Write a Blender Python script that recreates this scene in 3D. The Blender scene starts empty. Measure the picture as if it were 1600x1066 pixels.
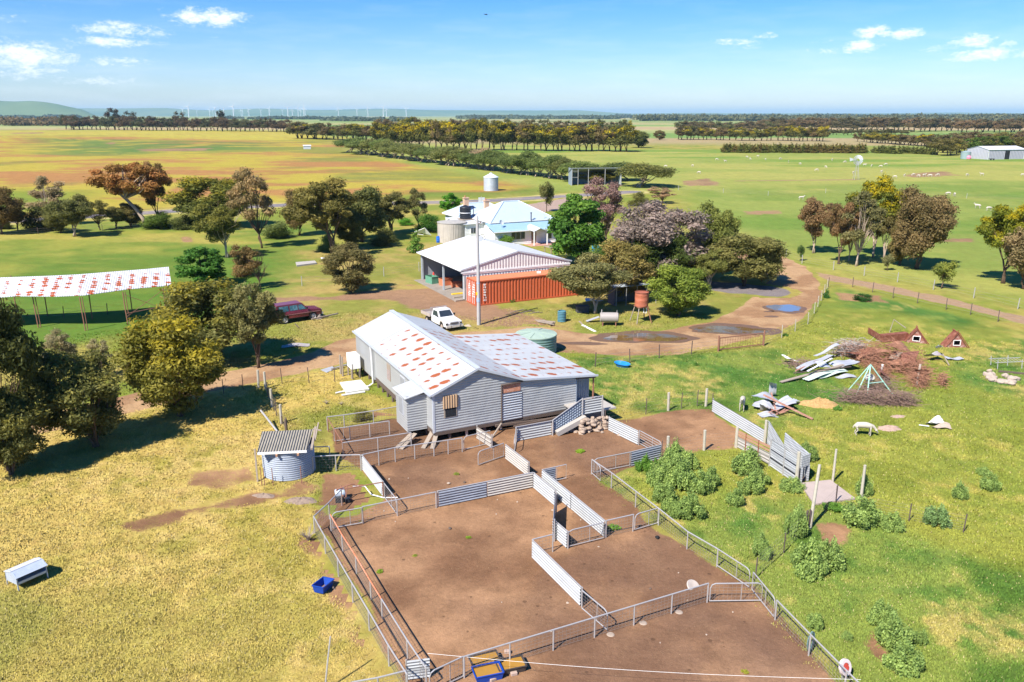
SKY_AIR, SKY_DUST, SKY_OZ = 1.0, .1, 4.5
CLOUD_COL = (8.6, 8.9, 9.3)
HAZE = 5e-5
EXPO = 0.9
import bpy, bmesh, math, random
import numpy as np
from mathutils import Vector, Matrix
random.seed(7); rng = np.random.default_rng(11)
SC = bpy.context.scene; COL = SC.collection
R_ = math.radians
# ---- camera model: used to turn places seen in the photograph into points on the ground ----
F = 1270.; CAMH = 18.8; PITCH = math.atan(353/F)
sP, cP = math.sin(PITCH), math.cos(PITCH)
def ray(px, py):
    x = (px-800)/F; y = -(py-533)/F
    return (x, cP+y*sP, -sP+y*cP)
def G(px, py, z=0.0):
    r = ray(px, py); t = (z-CAMH)/r[2]
    return Vector((r[0]*t, r[1]*t, z))
def ht(bx, by, ty):
    p = G(bx, by); r = ray(bx, ty); return CAMH + r[2]*p.y/r[1]
def wid(px0, px1, by):
    return abs(G(px1, by).x-G(px0, by).x)
DV = Vector((-650/1469.6, 1318/1469.6, 0)); NV = Vector((DV.y, -DV.x, 0))
RZ = math.atan2(NV.y, NV.x)          # the farm buildings all stand square to each other

# ---- object bookkeeping ----
def tag(o, label=None, cat=None, group=None, kind=None):
    if label: o['label'] = label
    if cat: o['category'] = cat
    if group: o['group'] = group
    if kind: o['kind'] = kind
    return o
def thing(name, label, cat, loc=(0,0,0), rz=0.0, group=None):
    o = bpy.data.objects.new(name, None); COL.objects.link(o); o.empty_display_size = .3
    o.location = loc; o.rotation_euler = (0, 0, rz); return tag(o, label, cat, group)
class MB:
    def __init__(s): s.v = []; s.f = []; s.m = []; s.mi = 0; s.sm = False
    def add(s, vs, fs):
        b = len(s.v); s.v += [tuple(v) for v in vs]
        for f in fs: s.f.append(tuple(b+i for i in f)); s.m.append(s.mi)
        return s
    def box(s, c, d, rot=None):
        x, y, z = d[0]/2, d[1]/2, d[2]/2
        vs = [Vector(p) for p in ((-x,-y,-z),(x,-y,-z),(x,y,-z),(-x,y,-z),(-x,-y,z),(x,-y,z),(x,y,z),(-x,y,z))]
        if rot is not None: vs = [rot @ v for v in vs]
        c = Vector(c); vs = [v+c for v in vs]
        return s.add(vs, [(0,3,2,1),(4,5,6,7),(0,1,5,4),(1,2,6,5),(2,3,7,6),(3,0,4,7)])
    def bx(s, x0, x1, y0, y1, z0, z1):
        return s.box(((x0+x1)/2, (y0+y1)/2, (z0+z1)/2), (abs(x1-x0), abs(y1-y0), abs(z1-z0)))
    def beam(s, a, b, w, h=None, up=(0,0,1)):
        a = Vector(a); b = Vector(b); h = w if h is None else h
        d = (b-a); L = d.length
        if L < 1e-6: return s
        d /= L; u = Vector(up)
        if abs(d.dot(u)) > .98: u = Vector((1,0,0))
        r = d.cross(u).normalized(); u = r.cross(d)
        vs = []
        for p in (a, b):
            for (i, j) in ((-1,-1),(1,-1),(1,1),(-1,1)): vs.append(p + r*(i*w/2) + u*(j*h/2))
        return s.add(vs, [(0,1,2,3),(7,6,5,4),(0,4,5,1),(1,5,6,2),(2,6,7,3),(3,7,4,0)])
    def tube(s, pts, r, n=8, cap=True):
        pts = [Vector(p) for p in pts]; rs = r if isinstance(r, (list, tuple)) else [r]*len(pts)
        vs = []; ref = Vector((0,0,1))
        d0 = (pts[-1]-pts[0]).normalized()
        if abs(d0.z) > .8: ref = Vector((1,.13,0)).normalized()
        for i, p in enumerate(pts):
            d = (pts[min(i+1, len(pts)-1)] - pts[max(i-1, 0)]).normalized()
            a = d.cross(ref)
            if a.length < 1e-3: a = d.cross(Vector((0,1,.1)))
            a.normalize(); b = d.cross(a)
            for k in range(n):
                t = 2*math.pi*k/n; vs.append(p + a*(math.cos(t)*rs[i]) + b*(math.sin(t)*rs[i]))
        fs = []
        for i in range(len(pts)-1):
            for k in range(n):
                k2 = (k+1) % n; fs.append((i*n+k, i*n+k2, (i+1)*n+k2, (i+1)*n+k))
        if cap: fs += [tuple(range(n))[::-1], tuple((len(pts)-1)*n+k for k in range(n))]
        return s.add(vs, fs)
    def lathe(s, prof, n=32, c=(0,0,0)):
        vs = []; fs = []
        for (r, z) in prof:
            for k in range(n):
                t = 2*math.pi*k/n; vs.append((c[0]+r*math.cos(t), c[1]+r*math.sin(t), c[2]+z))
        for i in range(len(prof)-1):
            for k in range(n):
                k2 = (k+1) % n; fs.append((i*n+k, i*n+k2, (i+1)*n+k2, (i+1)*n+k))
        return s.add(vs, fs)
    def prism(s, poly, axis, a0, a1):
        """extrude polygon (2-D points) along axis 'x','y' or 'z'"""
        n = len(poly); vs = []
        for a in (a0, a1):
            for (p, q) in poly:
                vs.append({'x': (a, p, q), 'y': (p, a, q), 'z': (p, q, a)}[axis])
        fs = [tuple(range(n)), tuple(range(2*n-1, n-1, -1))]
        for i in range(n):
            j = (i+1) % n; fs.append((j, i, n+i, n+j))
        return s.add(vs, fs)
    def slab(s, quad, t):
        """a thick sheet from four corners, thickness t downwards along the normal"""
        q = [Vector(p) for p in quad]; nrm = (q[1]-q[0]).cross(q[3]-q[0]).normalized()
        if nrm.z < 0: nrm = -nrm
        vs = q + [p - nrm*t for p in q]
        return s.add(vs, [(0,1,2,3),(7,6,5,4),(0,4,5,1),(1,5,6,2),(2,6,7,3),(3,7,4,0)])
    def corr(s, a, b, z0, z1, pitch=.09, amp=.012, t=0.004):
        """upright corrugated sheet with its corrugations running from a to b; z0/z1 may be pairs"""
        a = Vector(a); b = Vector(b); d = (b-a); d.z = 0; d.normalize(); nn = Vector((d.y, -d.x, 0))
        za0, zb0 = z0 if isinstance(z0, (tuple, list)) else (z0, z0); za1, zb1 = z1 if isinstance(z1, (tuple, list)) else (z1, z1)
        H = (za1-za0); k = max(4, int(H/pitch*4)); vs = []
        for i in range(k+1):
            u = i/k; off = amp*math.sin(u*H/pitch*2*math.pi)
            for p, zl, zh in ((a, za0, za1), (b, zb0, zb1)):
                q = Vector((p.x, p.y, zl+(zh-zl)*u)) + nn*off; vs.append(q)
        base = len(vs)
        vs += [v - nn*t for v in vs]
        fs = []
        for i in range(k):
            fs.append((2*i, 2*i+1, 2*i+3, 2*i+2)); fs.append((base+2*i+2, base+2*i+3, base+2*i+1, base+2*i))
        return s.add(vs, fs)
    def build(s, name, mat, parent=None, smooth=None, loc=None):
        me = bpy.data.meshes.new(name); me.from_pydata(s.v, [], s.f)
        for m in (mat if isinstance(mat, (list, tuple)) else [mat]): me.materials.append(m)
        if isinstance(mat, (list, tuple)): me.polygons.foreach_set('material_index', s.m)
        bm = bmesh.new(); bm.from_mesh(me); bmesh.ops.recalc_face_normals(bm, faces=bm.faces); bm.to_mesh(me); bm.free()
        me.update()
        if smooth: me.shade_smooth() if smooth is True else me.set_sharp_from_angle(angle=R_(smooth))
        if smooth and smooth is not True:
            me.polygons.foreach_set('use_smooth', [True]*len(me.polygons))
        o = bpy.data.objects.new(name, me); COL.objects.link(o)
        if parent: o.parent = parent
        if loc is not None: o.location = loc
        return o
def copy_tree(o, parent=None):
    c = o.copy(); COL.objects.link(c)
    if parent: c.parent = parent
    for ch in [x for x in bpy.data.objects if x.parent == o]: copy_tree(ch, c)
    return c
def fastmesh(name, V, Fc, attrs=None, mats=(), smooth=False):
    """numpy mesh: V (n,3), Fc (m,k) with k = 3 or 4"""
    me = bpy.data.meshes.new(name); n = len(V); m, k = Fc.shape
    me.vertices.add(n); me.vertices.foreach_set('co', V.astype(np.float32).ravel())
    me.loops.add(m*k); me.loops.foreach_set('vertex_index', Fc.astype(np.int32).ravel())
    me.polygons.add(m); me.polygons.foreach_set('loop_start', (np.arange(m)*k).astype(np.int32))
    for a, (ty, arr) in (attrs or {}).items():
        at = me.attributes.new(a, ty, 'POINT')
        if ty == 'FLOAT_COLOR':
            if arr.shape[1] == 3: arr = np.concatenate([arr, np.ones((len(arr), 1))], 1)
            at.data.foreach_set('color', arr.astype(np.float32).ravel())
        else: at.data.foreach_set('value', arr.astype(np.float32).ravel())
    for mt in mats: me.materials.append(mt)
    if smooth: me.polygons.foreach_set('use_smooth', np.ones(m, dtype=bool))
    me.update(calc_edges=True); me.validate()
    return me
def link(name, me, parent=None):
    o = bpy.data.objects.new(name, me); COL.objects.link(o)
    if parent: o.parent = parent
    return o

# ---- materials ----
def lin(r, g, b):
    f = lambda c: (c/255/12.92) if c/255 <= .04045 else ((c/255+.055)/1.055)**2.4
    return (f(r), f(g), f(b))
class NT:
    def __init__(s, name):
        s.m = bpy.data.materials.new(name); s.m.use_nodes = True; s.t = s.m.node_tree; s.t.nodes.clear()
        s.out = s.n('ShaderNodeOutputMaterial')
    def n(s, ty, **kw):
        x = s.t.nodes.new(ty)
        for k, v in kw.items(): setattr(x, k, v)
        return x
    def l(s, a, b): s.t.links.new(a, b)
    def put(s, sock, v):
        if isinstance(v, bpy.types.NodeSocket): s.l(v, sock)
        elif v is not None:
            if hasattr(sock, 'default_value') and sock.type == 'RGBA' and len(v) == 3: v = (*v, 1)
            sock.default_value = v
    def math(s, op, a, b=None, c=None, clamp=False):
        x = s.n('ShaderNodeMath', operation=op); x.use_clamp = clamp
        s.put(x.inputs[0], a)
        if b is not None: s.put(x.inputs[1], b)
        if c is not None: s.put(x.inputs[2], c)
        return x.outputs[0]
    def vmul(s, v, k):
        x = s.n('ShaderNodeVectorMath', operation='MULTIPLY'); s.put(x.inputs[0], v); x.inputs[1].default_value = k; return x.outputs[0]
    def noise(s, vec, scale, detail=3, rough=.55, dist=0.0):
        x = s.n('ShaderNodeTexNoise'); s.put(x.inputs['Vector'], vec); x.inputs['Scale'].default_value = scale
        x.inputs['Detail'].default_value = detail; x.inputs['Roughness'].default_value = rough; x.inputs['Distortion'].default_value = dist
        return x.outputs['Fac']
    def mr(s, v, a, b, c=0., d=1., smooth=False):
        x = s.n('ShaderNodeMapRange'); x.interpolation_type = 'SMOOTHSTEP' if smooth else 'LINEAR'
        s.put(x.inputs[0], v); x.inputs[1].default_value = a; x.inputs[2].default_value = b; x.inputs[3].default_value = c; x.inputs[4].default_value = d
        return x.outputs[0]
    def mix(s, f, a, b, mode='MIX'):
        x = s.n('ShaderNodeMix', data_type='RGBA', blend_type=mode); x.clamp_factor = True
        s.put(x.inputs['Factor'], f); s.put(x.inputs[6], a); s.put(x.inputs[7], b); return x.outputs[2]
    def coord(s, which='Object'): return s.n('ShaderNodeTexCoord').outputs[which]
    def pos(s): return s.n('ShaderNodeNewGeometry').outputs['Position']
    def xyz(s, v):
        x = s.n('ShaderNodeSeparateXYZ'); s.put(x.inputs[0], v); return x.outputs
    def attr(s, nm, fac=False):
        x = s.n('ShaderNodeAttribute'); x.attribute_name = nm; return x.outputs['Fac' if fac else 'Color']
    def bump(s, h, strength=.5, dist=.02, normal=None):
        x = s.n('ShaderNodeBump'); x.inputs['Strength'].default_value = strength; x.inputs['Distance'].default_value = dist
        s.put(x.inputs['Height'], h)
        if normal is not None: s.l(normal, x.inputs['Normal'])
        return x.outputs[0]
    def bsdf(s, col, rough=.7, metal=0., normal=None, spec=.3, **kw):
        x = s.n('ShaderNodeBsdfPrincipled'); s.put(x.inputs['Base Color'], col); s.put(x.inputs['Roughness'], rough)
        s.put(x.inputs['Metallic'], metal); x.inputs['Specular IOR Level'].default_value = spec
        if normal is not None: s.l(normal, x.inputs['Normal'])
        for k, v in kw.items(): s.put(x.inputs[k], v)
        s.l(x.outputs[0], s.out.inputs[0]); return x
MAT = {}
def plain(name, col, rough=.6, metal=0., var=.15, scale=4., dirt=None, dirtamt=.4, spec=.3, bumps=0.0):
    """painted / worn surface: colour with uneven wear and grime"""
    if name in MAT: return MAT[name]
    t = NT(name); c = t.coord(); a = t.noise(c, scale, 5, .65); b = t.noise(c, scale*6, 3, .6)
    f = t.math('ADD', t.math('MULTIPLY', a, .65), t.math('MULTIPLY', b, .35))
    k = t.mr(f, .3, .7, 1-var, 1+var)
    v = t.n('ShaderNodeHueSaturation'); t.put(v.inputs['Color'], col); t.put(v.inputs['Value'], k); base = v.outputs[0]
    if dirt: base = t.mix(t.mr(f, .5, .72, 0, dirtamt), base, dirt)
    nm = t.bump(f, bumps, .02) if bumps else None
    t.bsdf(base, t.mr(b, .3, .7, max(.05, rough-.1), min(1, rough+.12)), metal, nm, spec)
    MAT[name] = t.m; return t.m
def corrmat(name, col, axis='x', pitch=.1, strength=.5, rust=None, rustmode=None, metal=.0, rough=.45, dark=.0, var=.12, ribshade=0.0, panel=None):
    """galvanised or painted corrugated sheet; corrugation profile varies along `axis` in object space"""
    if name in MAT: return MAT[name]
    t = NT(name); c = t.coord(); X = t.xyz(c); u = X['XYZ'.index(axis.upper())]
    w = t.math('SINE', t.math('MULTIPLY', u, 2*math.pi/pitch))
    streak = t.noise(t.vmul(c, (3, 3, .35) if axis != 'z' else (.5, .5, 3)), 1.2, 5, .65)
    blot = t.noise(c, .9, 4, .6); fine = t.noise(c, 14, 3, .6)
    f = t.math('ADD', t.math('MULTIPLY', streak, .5), t.math('ADD', t.math('MULTIPLY', blot, .35), t.math('MULTIPLY', fine, .15)))
    v = t.n('ShaderNodeHueSaturation'); t.put(v.inputs['Color'], col); t.put(v.inputs['Value'], t.mr(f, .32, .68, 1-var, 1+var)); base = v.outputs[0]
    if ribshade: base = t.mix(t.math('MULTIPLY', t.mr(w, -.2, .6), ribshade), base, tuple(x*.45 for x in col))  # dark stripes along the ribs: corrugation shading painted into the colour
    if panel:   # overlapping sheets: each one weathered slightly differently
        vor = t.n('ShaderNodeTexWhiteNoise'); cell = t.n('ShaderNodeVectorMath', operation='FLOOR'); t.put(cell.inputs[0], t.vmul(c, panel)); t.l(cell.outputs[0], vor.inputs['Vector'])
        base = t.mix(t.mr(vor.outputs['Value'], 0, 1, .0, .3), base, tuple(x*.72 for x in col))
    if rust:
        # rows of rust marks at the fixing lines: chevron-like tongues, each of its own size
        fx_, fy_, ymax = rustmode; cell = t.vmul(c, (fx_, fy_, 0)); fl = t.n('ShaderNodeVectorMath', operation='FLOOR'); t.put(fl.inputs[0], cell); fr = t.n('ShaderNodeVectorMath', operation='FRACTION'); t.put(fr.inputs[0], cell)
        wn = t.n('ShaderNodeTexWhiteNoise'); t.l(fl.outputs[0], wn.inputs['Vector']); wc = t.xyz(wn.outputs['Color']); q = t.xyz(fr.outputs[0])
        u_ = t.math('DIVIDE', t.math('ADD', t.math('SUBTRACT', q[0], .5), t.mr(wc[0], 0, 1, -.1, .1)), fx_); v_ = t.math('DIVIDE', t.math('ADD', t.math('SUBTRACT', q[1], .5), t.mr(wc[1], 0, 1, -.08, .08)), fy_)
        if ymax < 0: u_, v_ = v_, u_
        au = t.math('ABSOLUTE', u_); vv = t.math('DIVIDE', t.math('ADD', v_, t.math('MULTIPLY', u_, .45)), .16); uu = t.math('DIVIDE', u_, .18)
        dd_ = t.math('ADD', t.math('SQRT', t.math('ADD', t.math('MULTIPLY', vv, vv), t.math('MULTIPLY', uu, uu))), t.mr(t.noise(t.vmul(c, (1, 2.2, 1)), 6, 3, .7), .2, .8, -.6, .6))
        big = t.mr(t.noise(c, .28, 3, .6), .34, .52, .55, 1.3); sz = t.math('MULTIPLY', t.mr(wc[2], .05, .8, .1, 1.2), big)
        m = t.math('LESS_THAN', dd_, sz)
        if ymax: m = t.math('MULTIPLY', m, t.math('LESS_THAN', X[1], abs(ymax)))
        halo = t.math('MULTIPLY', t.math('LESS_THAN', dd_, t.math('ADD', t.math('MULTIPLY', sz, 1.35), .12)), .22)
        if ymax: halo = t.math('MULTIPLY', halo, t.math('LESS_THAN', X[1], abs(ymax)))
        base = t.mix(halo, base, (.30,.16,.09)); base = t.mix(m, base, t.mix(fine, tuple(x*.6 for x in rust), rust))
    grime = t.math('MULTIPLY', t.mr(streak, .54, .74), t.mr(blot, .4, .7, .1, .55)); base = t.mix(grime, base, (.20, .16, .13))
    dent = t.bump(t.noise(c, 1.1, 3, .5), .35, .12)
    nm = t.bump(w, strength, pitch*.35, dent)
    t.bsdf(base, t.mr(f, .3, .7, rough-.08, rough+.15), metal, nm, .35)
    MAT[name] = t.m; return t.m
# ---- ground ----
def vnoise(x, y, seed=0):
    xi = np.floor(x).astype(np.int64); yi = np.floor(y).astype(np.int64); fx = x-xi; fy = y-yi
    fx = fx*fx*(3-2*fx); fy = fy*fy*(3-2*fy)
    def h(a, b):
        n = (a*374761393 + b*668265263 + seed*1274126177) & 0xffffffff
        n = ((n ^ (n >> 13))*1274126177) & 0xffffffff
        return ((n ^ (n >> 16)) & 0xffff)/65535.
    return (h(xi, yi)*(1-fx)+h(xi+1, yi)*fx)*(1-fy) + (h(xi, yi+1)*(1-fx)+h(xi+1, yi+1)*fx)*fy
def fbm(x, y, s, seed=0, oct=4, ax=1., ay=1.):
    r = 0; a = .5; t = 0
    for i in range(oct):
        r = r + a*vnoise(x/s*ax*2**i+17*i, y/s*ay*2**i+31*i, seed+i); t += a; a *= .55
    return r/t
def sdist(x, y, poly):
    """signed distance to a closed polygon, positive inside"""
    d = np.full(x.shape, 1e9); ins = np.zeros(x.shape, bool); n = len(poly)
    for i in range(n):
        ax_, ay_ = poly[i][0], poly[i][1]; bx_, by_ = poly[(i+1) % n][0], poly[(i+1) % n][1]
        ex, ey = bx_-ax_, by_-ay_; L = ex*ex+ey*ey+1e-12
        t = np.clip(((x-ax_)*ex+(y-ay_)*ey)/L, 0, 1)
        d = np.minimum(d, np.hypot(x-ax_-t*ex, y-ay_-t*ey))
        c = ((ay_ > y) != (by_ > y)); xx = ax_ + (y-ay_)*ex/(ey if abs(ey) > 1e-12 else 1e-12)
        ins ^= c & (x < xx)
    return np.where(ins, d, -d)
def pdist(x, y, line):
    """distance to a polyline with a width per point"""
    d = np.full(x.shape, 1e9)
    for i in range(len(line)-1):
        (ax_, ay_, wa), (bx_, by_, wb) = line[i], line[i+1]
        ex, ey = bx_-ax_, by_-ay_; t = np.clip(((x-ax_)*ex+(y-ay_)*ey)/(ex*ex+ey*ey+1e-12), 0, 1)
        d = np.minimum(d, np.hypot(x-ax_-t*ex, y-ay_-t*ey) - (wa+(wb-wa)*t))
    return -d
def gp(*pts): return [tuple(G(a, b).xy) for a, b in pts]
def sst(v, a, b):
    t = np.clip((v-a)/(b-a), 0, 1); return t*t*(3-2*t)
ALB = .60
def C(r, g, b): return np.array(lin(r, g, b))*ALB
def mixc(a, b, f): return a*(1-f[:, None]) + b*f[:, None]
Z_left = gp((-900,700),(195,632),(345,605),(540,575),(560,600),(640,655),(520,660),(500,700),(488,760),(495,830),(560,950),(640,1066),(700,1300),(-900,1300))
Z_right = gp((880,560),(1190,545),(1290,470),(1300,445),(1600,520),(2600,640),(2600,1300),(1500,1300),(1345,1110),(1173,915),(1030,815),(925,745),(1040,716),(1010,640),(945,640))
Z_mid = gp((-700,345),(0,345),(200,338),(450,350),(640,400),(655,450),(560,458),(430,465),(300,520),(-900,640))
Z_field = gp((-1200,202),(-100,203),(440,204),(560,216),(545,238),(880,300),(640,312),(330,320),(0,345),(-900,400))
Z_hills = 0
Z_farR = gp((560,219),(985,233),(1600,238),(2600,250),(2600,600),(1600,470),(1300,428),(1230,400),(1120,360),(1060,300),(880,300),(545,238))
dirtpatches = [gp((300,735),(390,728),(405,750),(345,765),(290,760)), gp((185,820),(240,803),(300,790),(390,768),(440,765),(470,752),(495,760),(480,778),(420,785),(300,806),(215,838)),
    gp((1060,690),(1062,692),(1061,693)), gp((500,740),(560,735),(600,790),(545,830),(500,820),(497,790)), gp((1270,815),(1330,820),(1330,850),(1290,860)),
    gp((1365,985),(1350,1010),(1400,1060),(1420,1050),(1375,1010)), gp((575,640),(625,650),(640,665),(600,668)), gp((1300,455),(1380,462),(1390,475),(1310,470)),
    gp((1415,272),(1480,266),(1505,274),(1420,279)), gp((1060,283),(1110,278),(1130,290),(1070,292)), gp((1160,330),(1220,328),(1225,335),(1165,336)), gp((1455,373),(1520,372),(1525,380),(1455,377)),
    gp((540,455),(640,445),(740,470),(800,490),(760,500),(660,480),(560,470)), gp((212,233),(330,231),(330,236),(215,237)), gp((15,207),(75,206),(75,209),(15,210)), gp((165,223),(182,222),(182,226),(165,226)),
    gp((280,370),(300,368),(305,378),(285,380)), gp((494,815),(478,850),(520,930),(600,1050),(690,1200),(760,1200),(560,930))]
def tint(x, y):
    """albedo of the sward at world points"""
    n1 = fbm(x, y, 9, 1); n2 = fbm(x, y, 2.2, 5, 4); n3 = fbm(x, y, 45, 9, 4); n4 = fbm(x, y, .7, 13, 3)
    base = mixc(C(150,165,66), C(190,178,92), sst(n1*.6+n2*.4, .40, .62))
    def zone(poly, soft, col):
        nonlocal base
        f = sst(sdist(x, y, poly) + (n2-.5)*soft*1.5, -soft, soft); base = base*(1-f[:, None]) + col*f[:, None]
    # dry paddock, lower left
    m = n1*.5+n2*.3+n4*.2
    col = mixc(C(186,176,82), C(222,197,110), sst(m, .37, .56)); col = mixc(col, C(228,202,124), sst(fbm(x, y, 5, 21)*.6+n4*.4, .53, .66)*.8)
    col = mixc(col, C(118,142,48), sst(fbm(x, y, 11, 25, 5), .47, .62)*.75)
    gl = sst(sdist(x, y, gp((-200,870),(60,850),(330,880),(480,900),(560,1100),(-200,1200))), -4, 4)
    col = mixc(col, C(222,200,118), gl*.35); zone(Z_left, .8, col)
    col = mixc(C(98,144,62), C(146,166,76), sst(m, .42, .60)); col = mixc(col, C(206,188,108), sst(fbm(x, y, 4.5, 33)*.55+n4*.45, .55, .70)*.75)
    col = mixc(col, C(80,126,48), sst(fbm(x, y, 3.4, 37), .58, .70)*.7); col = mixc(col, C(186,182,72), sst(fbm(x, y, 14, 39), .5, .66)*.45)
    zone(Z_right, 1., col)
    col = mixc(C(118,150,58), C(172,176,78), sst(n3*.5+n1*.5, .40, .60)); col = mixc(col, C(200,186,96), sst(fbm(x, y, 14, 43, 4, .5, 1.3), .54, .68)*.7)
    dark = sst(sdist(x, y, gp((-200,440),(330,430),(440,380),(520,440),(420,520),(-200,540))), -8, 8); col = mixc(col, C(92,142,46), dark*.6*sst(n1, .3, .6))
    zone(Z_mid, 3., col)
    col = mixc(C(160,164,76), C(196,176,104), sst(n1*.5+n2*.5, .38, .6)); zone(gp((440,450),(455,395),(640,380),(780,385),(900,420),(1100,455),(1215,470),(1180,520),(880,520),(560,545),(430,560),(300,600),(340,520),(440,500)), 4., col)
    # far left field: bands of dry red-brown, straw and green
    b1 = fbm(x, y, 40, 51, 5, .7, 1.1); b2 = fbm(x, y, 80, 57, 4, .6, 1.2); b3 = fbm(x, y, 11, 61, 5, .7, 1.0)
    col = mixc(C(202,186,74), C(196,146,88), sst(b1*.5+b3*.5, .45, .58)); col = mixc(col, C(150,160,74), sst(b2*.7+b3*.3, .52, .64)*.85)
    strip = sst(sdist(x, y, gp((60,216),(300,220),(440,224),(380,236),(200,243),(60,240))), -25, 25); col = mixc(col, C(110,146,72), strip*sst(b3, .3, .55)*.9)
    top = sst(sdist(x, y, gp((-1200,203),(440,204),(520,212),(430,220),(150,212),(-1200,214))), -30, 30); col = mixc(col, C(206,196,84), top*.8)
    near = sst(sdist(x, y, gp((-300,290),(150,300),(60,332),(-300,340))), -10, 10); col = mixc(col, C(120,158,58), near*.7)
    edge = sst(sdist(x, y, gp((560,330),(650,300),(780,300),(950,275),(1010,300),(900,308),(660,322))), -4, 4); col = mixc(col, C(120,152,62), edge*.85)
    zone(Z_field, 8., col)
    col = mixc(C(162,178,86), C(186,188,98), sst(n3, .38, .60)); col = mixc(col, C(128,166,66), sst(fbm(x, y, 30, 71, 4, .4, 1.5), .56, .68)*.8)
    gr = sst(sdist(x, y, gp((1060,296),(1300,288),(1600,284),(2600,290),(2600,500),(1600,430),(1240,400),(1120,350))), -8, 8); col = mixc(col, C(120,156,62), gr*.6*sst(n3*.5+n1*.5, .32, .55))
    zone(Z_farR, 6., col)
    # country beyond the home farm
    dist = np.hypot(x, y); f = sst(dist, 520, 620)
    fl = fbm(x, y, 700, 81, 4, .35, 2.2); col = mixc(C(140,176,92), C(196,196,130), sst(fl, .42, .58)); col = mixc(col, C(206,176,140), sst(fbm(x, y, 500, 85, 3, .3, 2.5), .58, .68)*.8)
    keep = sst(sdist(x, y, Z_field), -30, 30); f = f*(1-keep); base = base*(1-f[:, None])+col*f[:, None]
    g = base @ np.array([.3,.6,.1]); base = base*.97+.03*g[:, None]; base = base*np.array([1.02,.97,.90])
    return np.clip(base*(.86+.28*n4[:, None]), .004, .9)
soilA, soilB = C(202,156,116), C(154,114,84)
def soil(x, y):
    n = fbm(x, y, 2.4, 91)*.5 + fbm(x, y, 9, 95)*.5
    return mixc(soilA, soilB, sst(n, .40, .66))*(.85+.3*fbm(x, y, .6, 99)[:, None])
def groundmat():
    t = NT('meadow_and_soil'); p = t.pos(); g = t.attr('tint'); d = t.attr('dirt'); mk = t.attr('mask', True)
    a = t.noise(p, 1.3, 5, .65, .4); b = t.noise(p, 6.5, 5, .7, .6); c = t.noise(t.vmul(p, (1, 1.6, 1)), 22, 3, .7); e = t.noise(p, .12, 4, .6)
    mm = t.math('ADD', t.math('MULTIPLY', a, .35), t.math('ADD', t.math('MULTIPLY', b, .4), t.math('MULTIPLY', c, .25)))
    e2 = t.noise(t.vmul(p, (1, .7, 1)), .42, 5, .7, .5); e3 = t.noise(t.vmul(p, (.6, 1, 1)), .035, 6, .68); g = t.mix(t.mr(e2, .52, .68, 0, .30), g, t.mix(1., g, (.62,.78,.55), 'MULTIPLY')); g = t.mix(t.mr(e2, .46, .32, 0, .30), g, t.mix(1., g, (1.28,1.16,1.12), 'MULTIPLY')); g = t.mix(t.mr(e3, .5, .66, 0, .35), g, t.mix(1., g, (.74,.86,.66), 'MULTIPLY')); g = t.mix(t.mr(e3, .44, .32, 0, .3), g, t.mix(1., g, (1.2,1.08,1.05), 'MULTIPLY'))
    hs = t.n('ShaderNodeHueSaturation'); t.put(hs.inputs['Color'], g); t.put(hs.inputs['Value'], t.mr(mm, .30, .70, .72, 1.28)); t.put(hs.inputs['Hue'], t.mr(a, .3, .7, .488, .512)); grass = hs.outputs[0]
    hd = t.n('ShaderNodeHueSaturation'); t.put(hd.inputs['Color'], d); t.put(hd.inputs['Value'], t.mr(mm, .3, .7, .60, 1.34)); earth = hd.outputs[0]
    straw = t.math('MULTIPLY', t.math('GREATER_THAN', t.noise(p, 9, 5, .85, 1.5), .61), .4); earth = t.mix(straw, earth, tuple(C(206,176,130)))
    vo = t.n('ShaderNodeTexVoronoi'); t.l(p, vo.inputs['Vector']); vo.inputs['Scale'].default_value = 1.9; hoof = t.mr(vo.outputs['Distance'], 0, .35); dung = t.math('MULTIPLY', t.math('LESS_THAN', t.math('ADD', vo.outputs['Distance'], t.mr(c, 0, 1, -.08, .08)), t.mr(t.xyz(vo.outputs['Color'])[0], .55, 1, 0, .17)), .55); earth = t.mix(dung, earth, tuple(C(96,72,54)))
    vo2 = t.n('ShaderNodeTexVoronoi'); t.l(p, vo2.inputs['Vector']); vo2.inputs['Scale'].default_value = 5.3; chip = t.math('MULTIPLY', t.math('LESS_THAN', vo2.outputs['Distance'], t.mr(t.xyz(vo2.outputs['Color'])[1], .6, 1, 0, .13)), .5); earth = t.mix(chip, earth, tuple(C(216,184,142)))
    k = t.math('ADD', mk, t.math('ADD', t.mr(b, 0, 1, -.28, .28), t.mr(c, 0, 1, -.15, .15)))
    col = t.mix(t.mr(k, .38, .62, 0, 1, True), grass, earth)
    nm = t.bump(t.math('ADD', t.math('ADD', b, t.math('MULTIPLY', c, .6)), t.math('MULTIPLY', hoof, .5)), .5, .10)
    t.bsdf(col, .95, 0, nm, .1); return t.m
GM = groundmat(); MAT['ground'] = GM
def set_up(name, V, Fc, mask, dirtcol, kind, label=None):
    tv = tint(V[:, 0], V[:, 1])
    me = fastmesh(name, V, Fc, dict(tint=('FLOAT_COLOR', tv), dirt=('FLOAT_COLOR', dirtcol), mask=('FLOAT', mask)), [GM], True)
    o = link(name, me); o['kind'] = kind; return o
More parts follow.
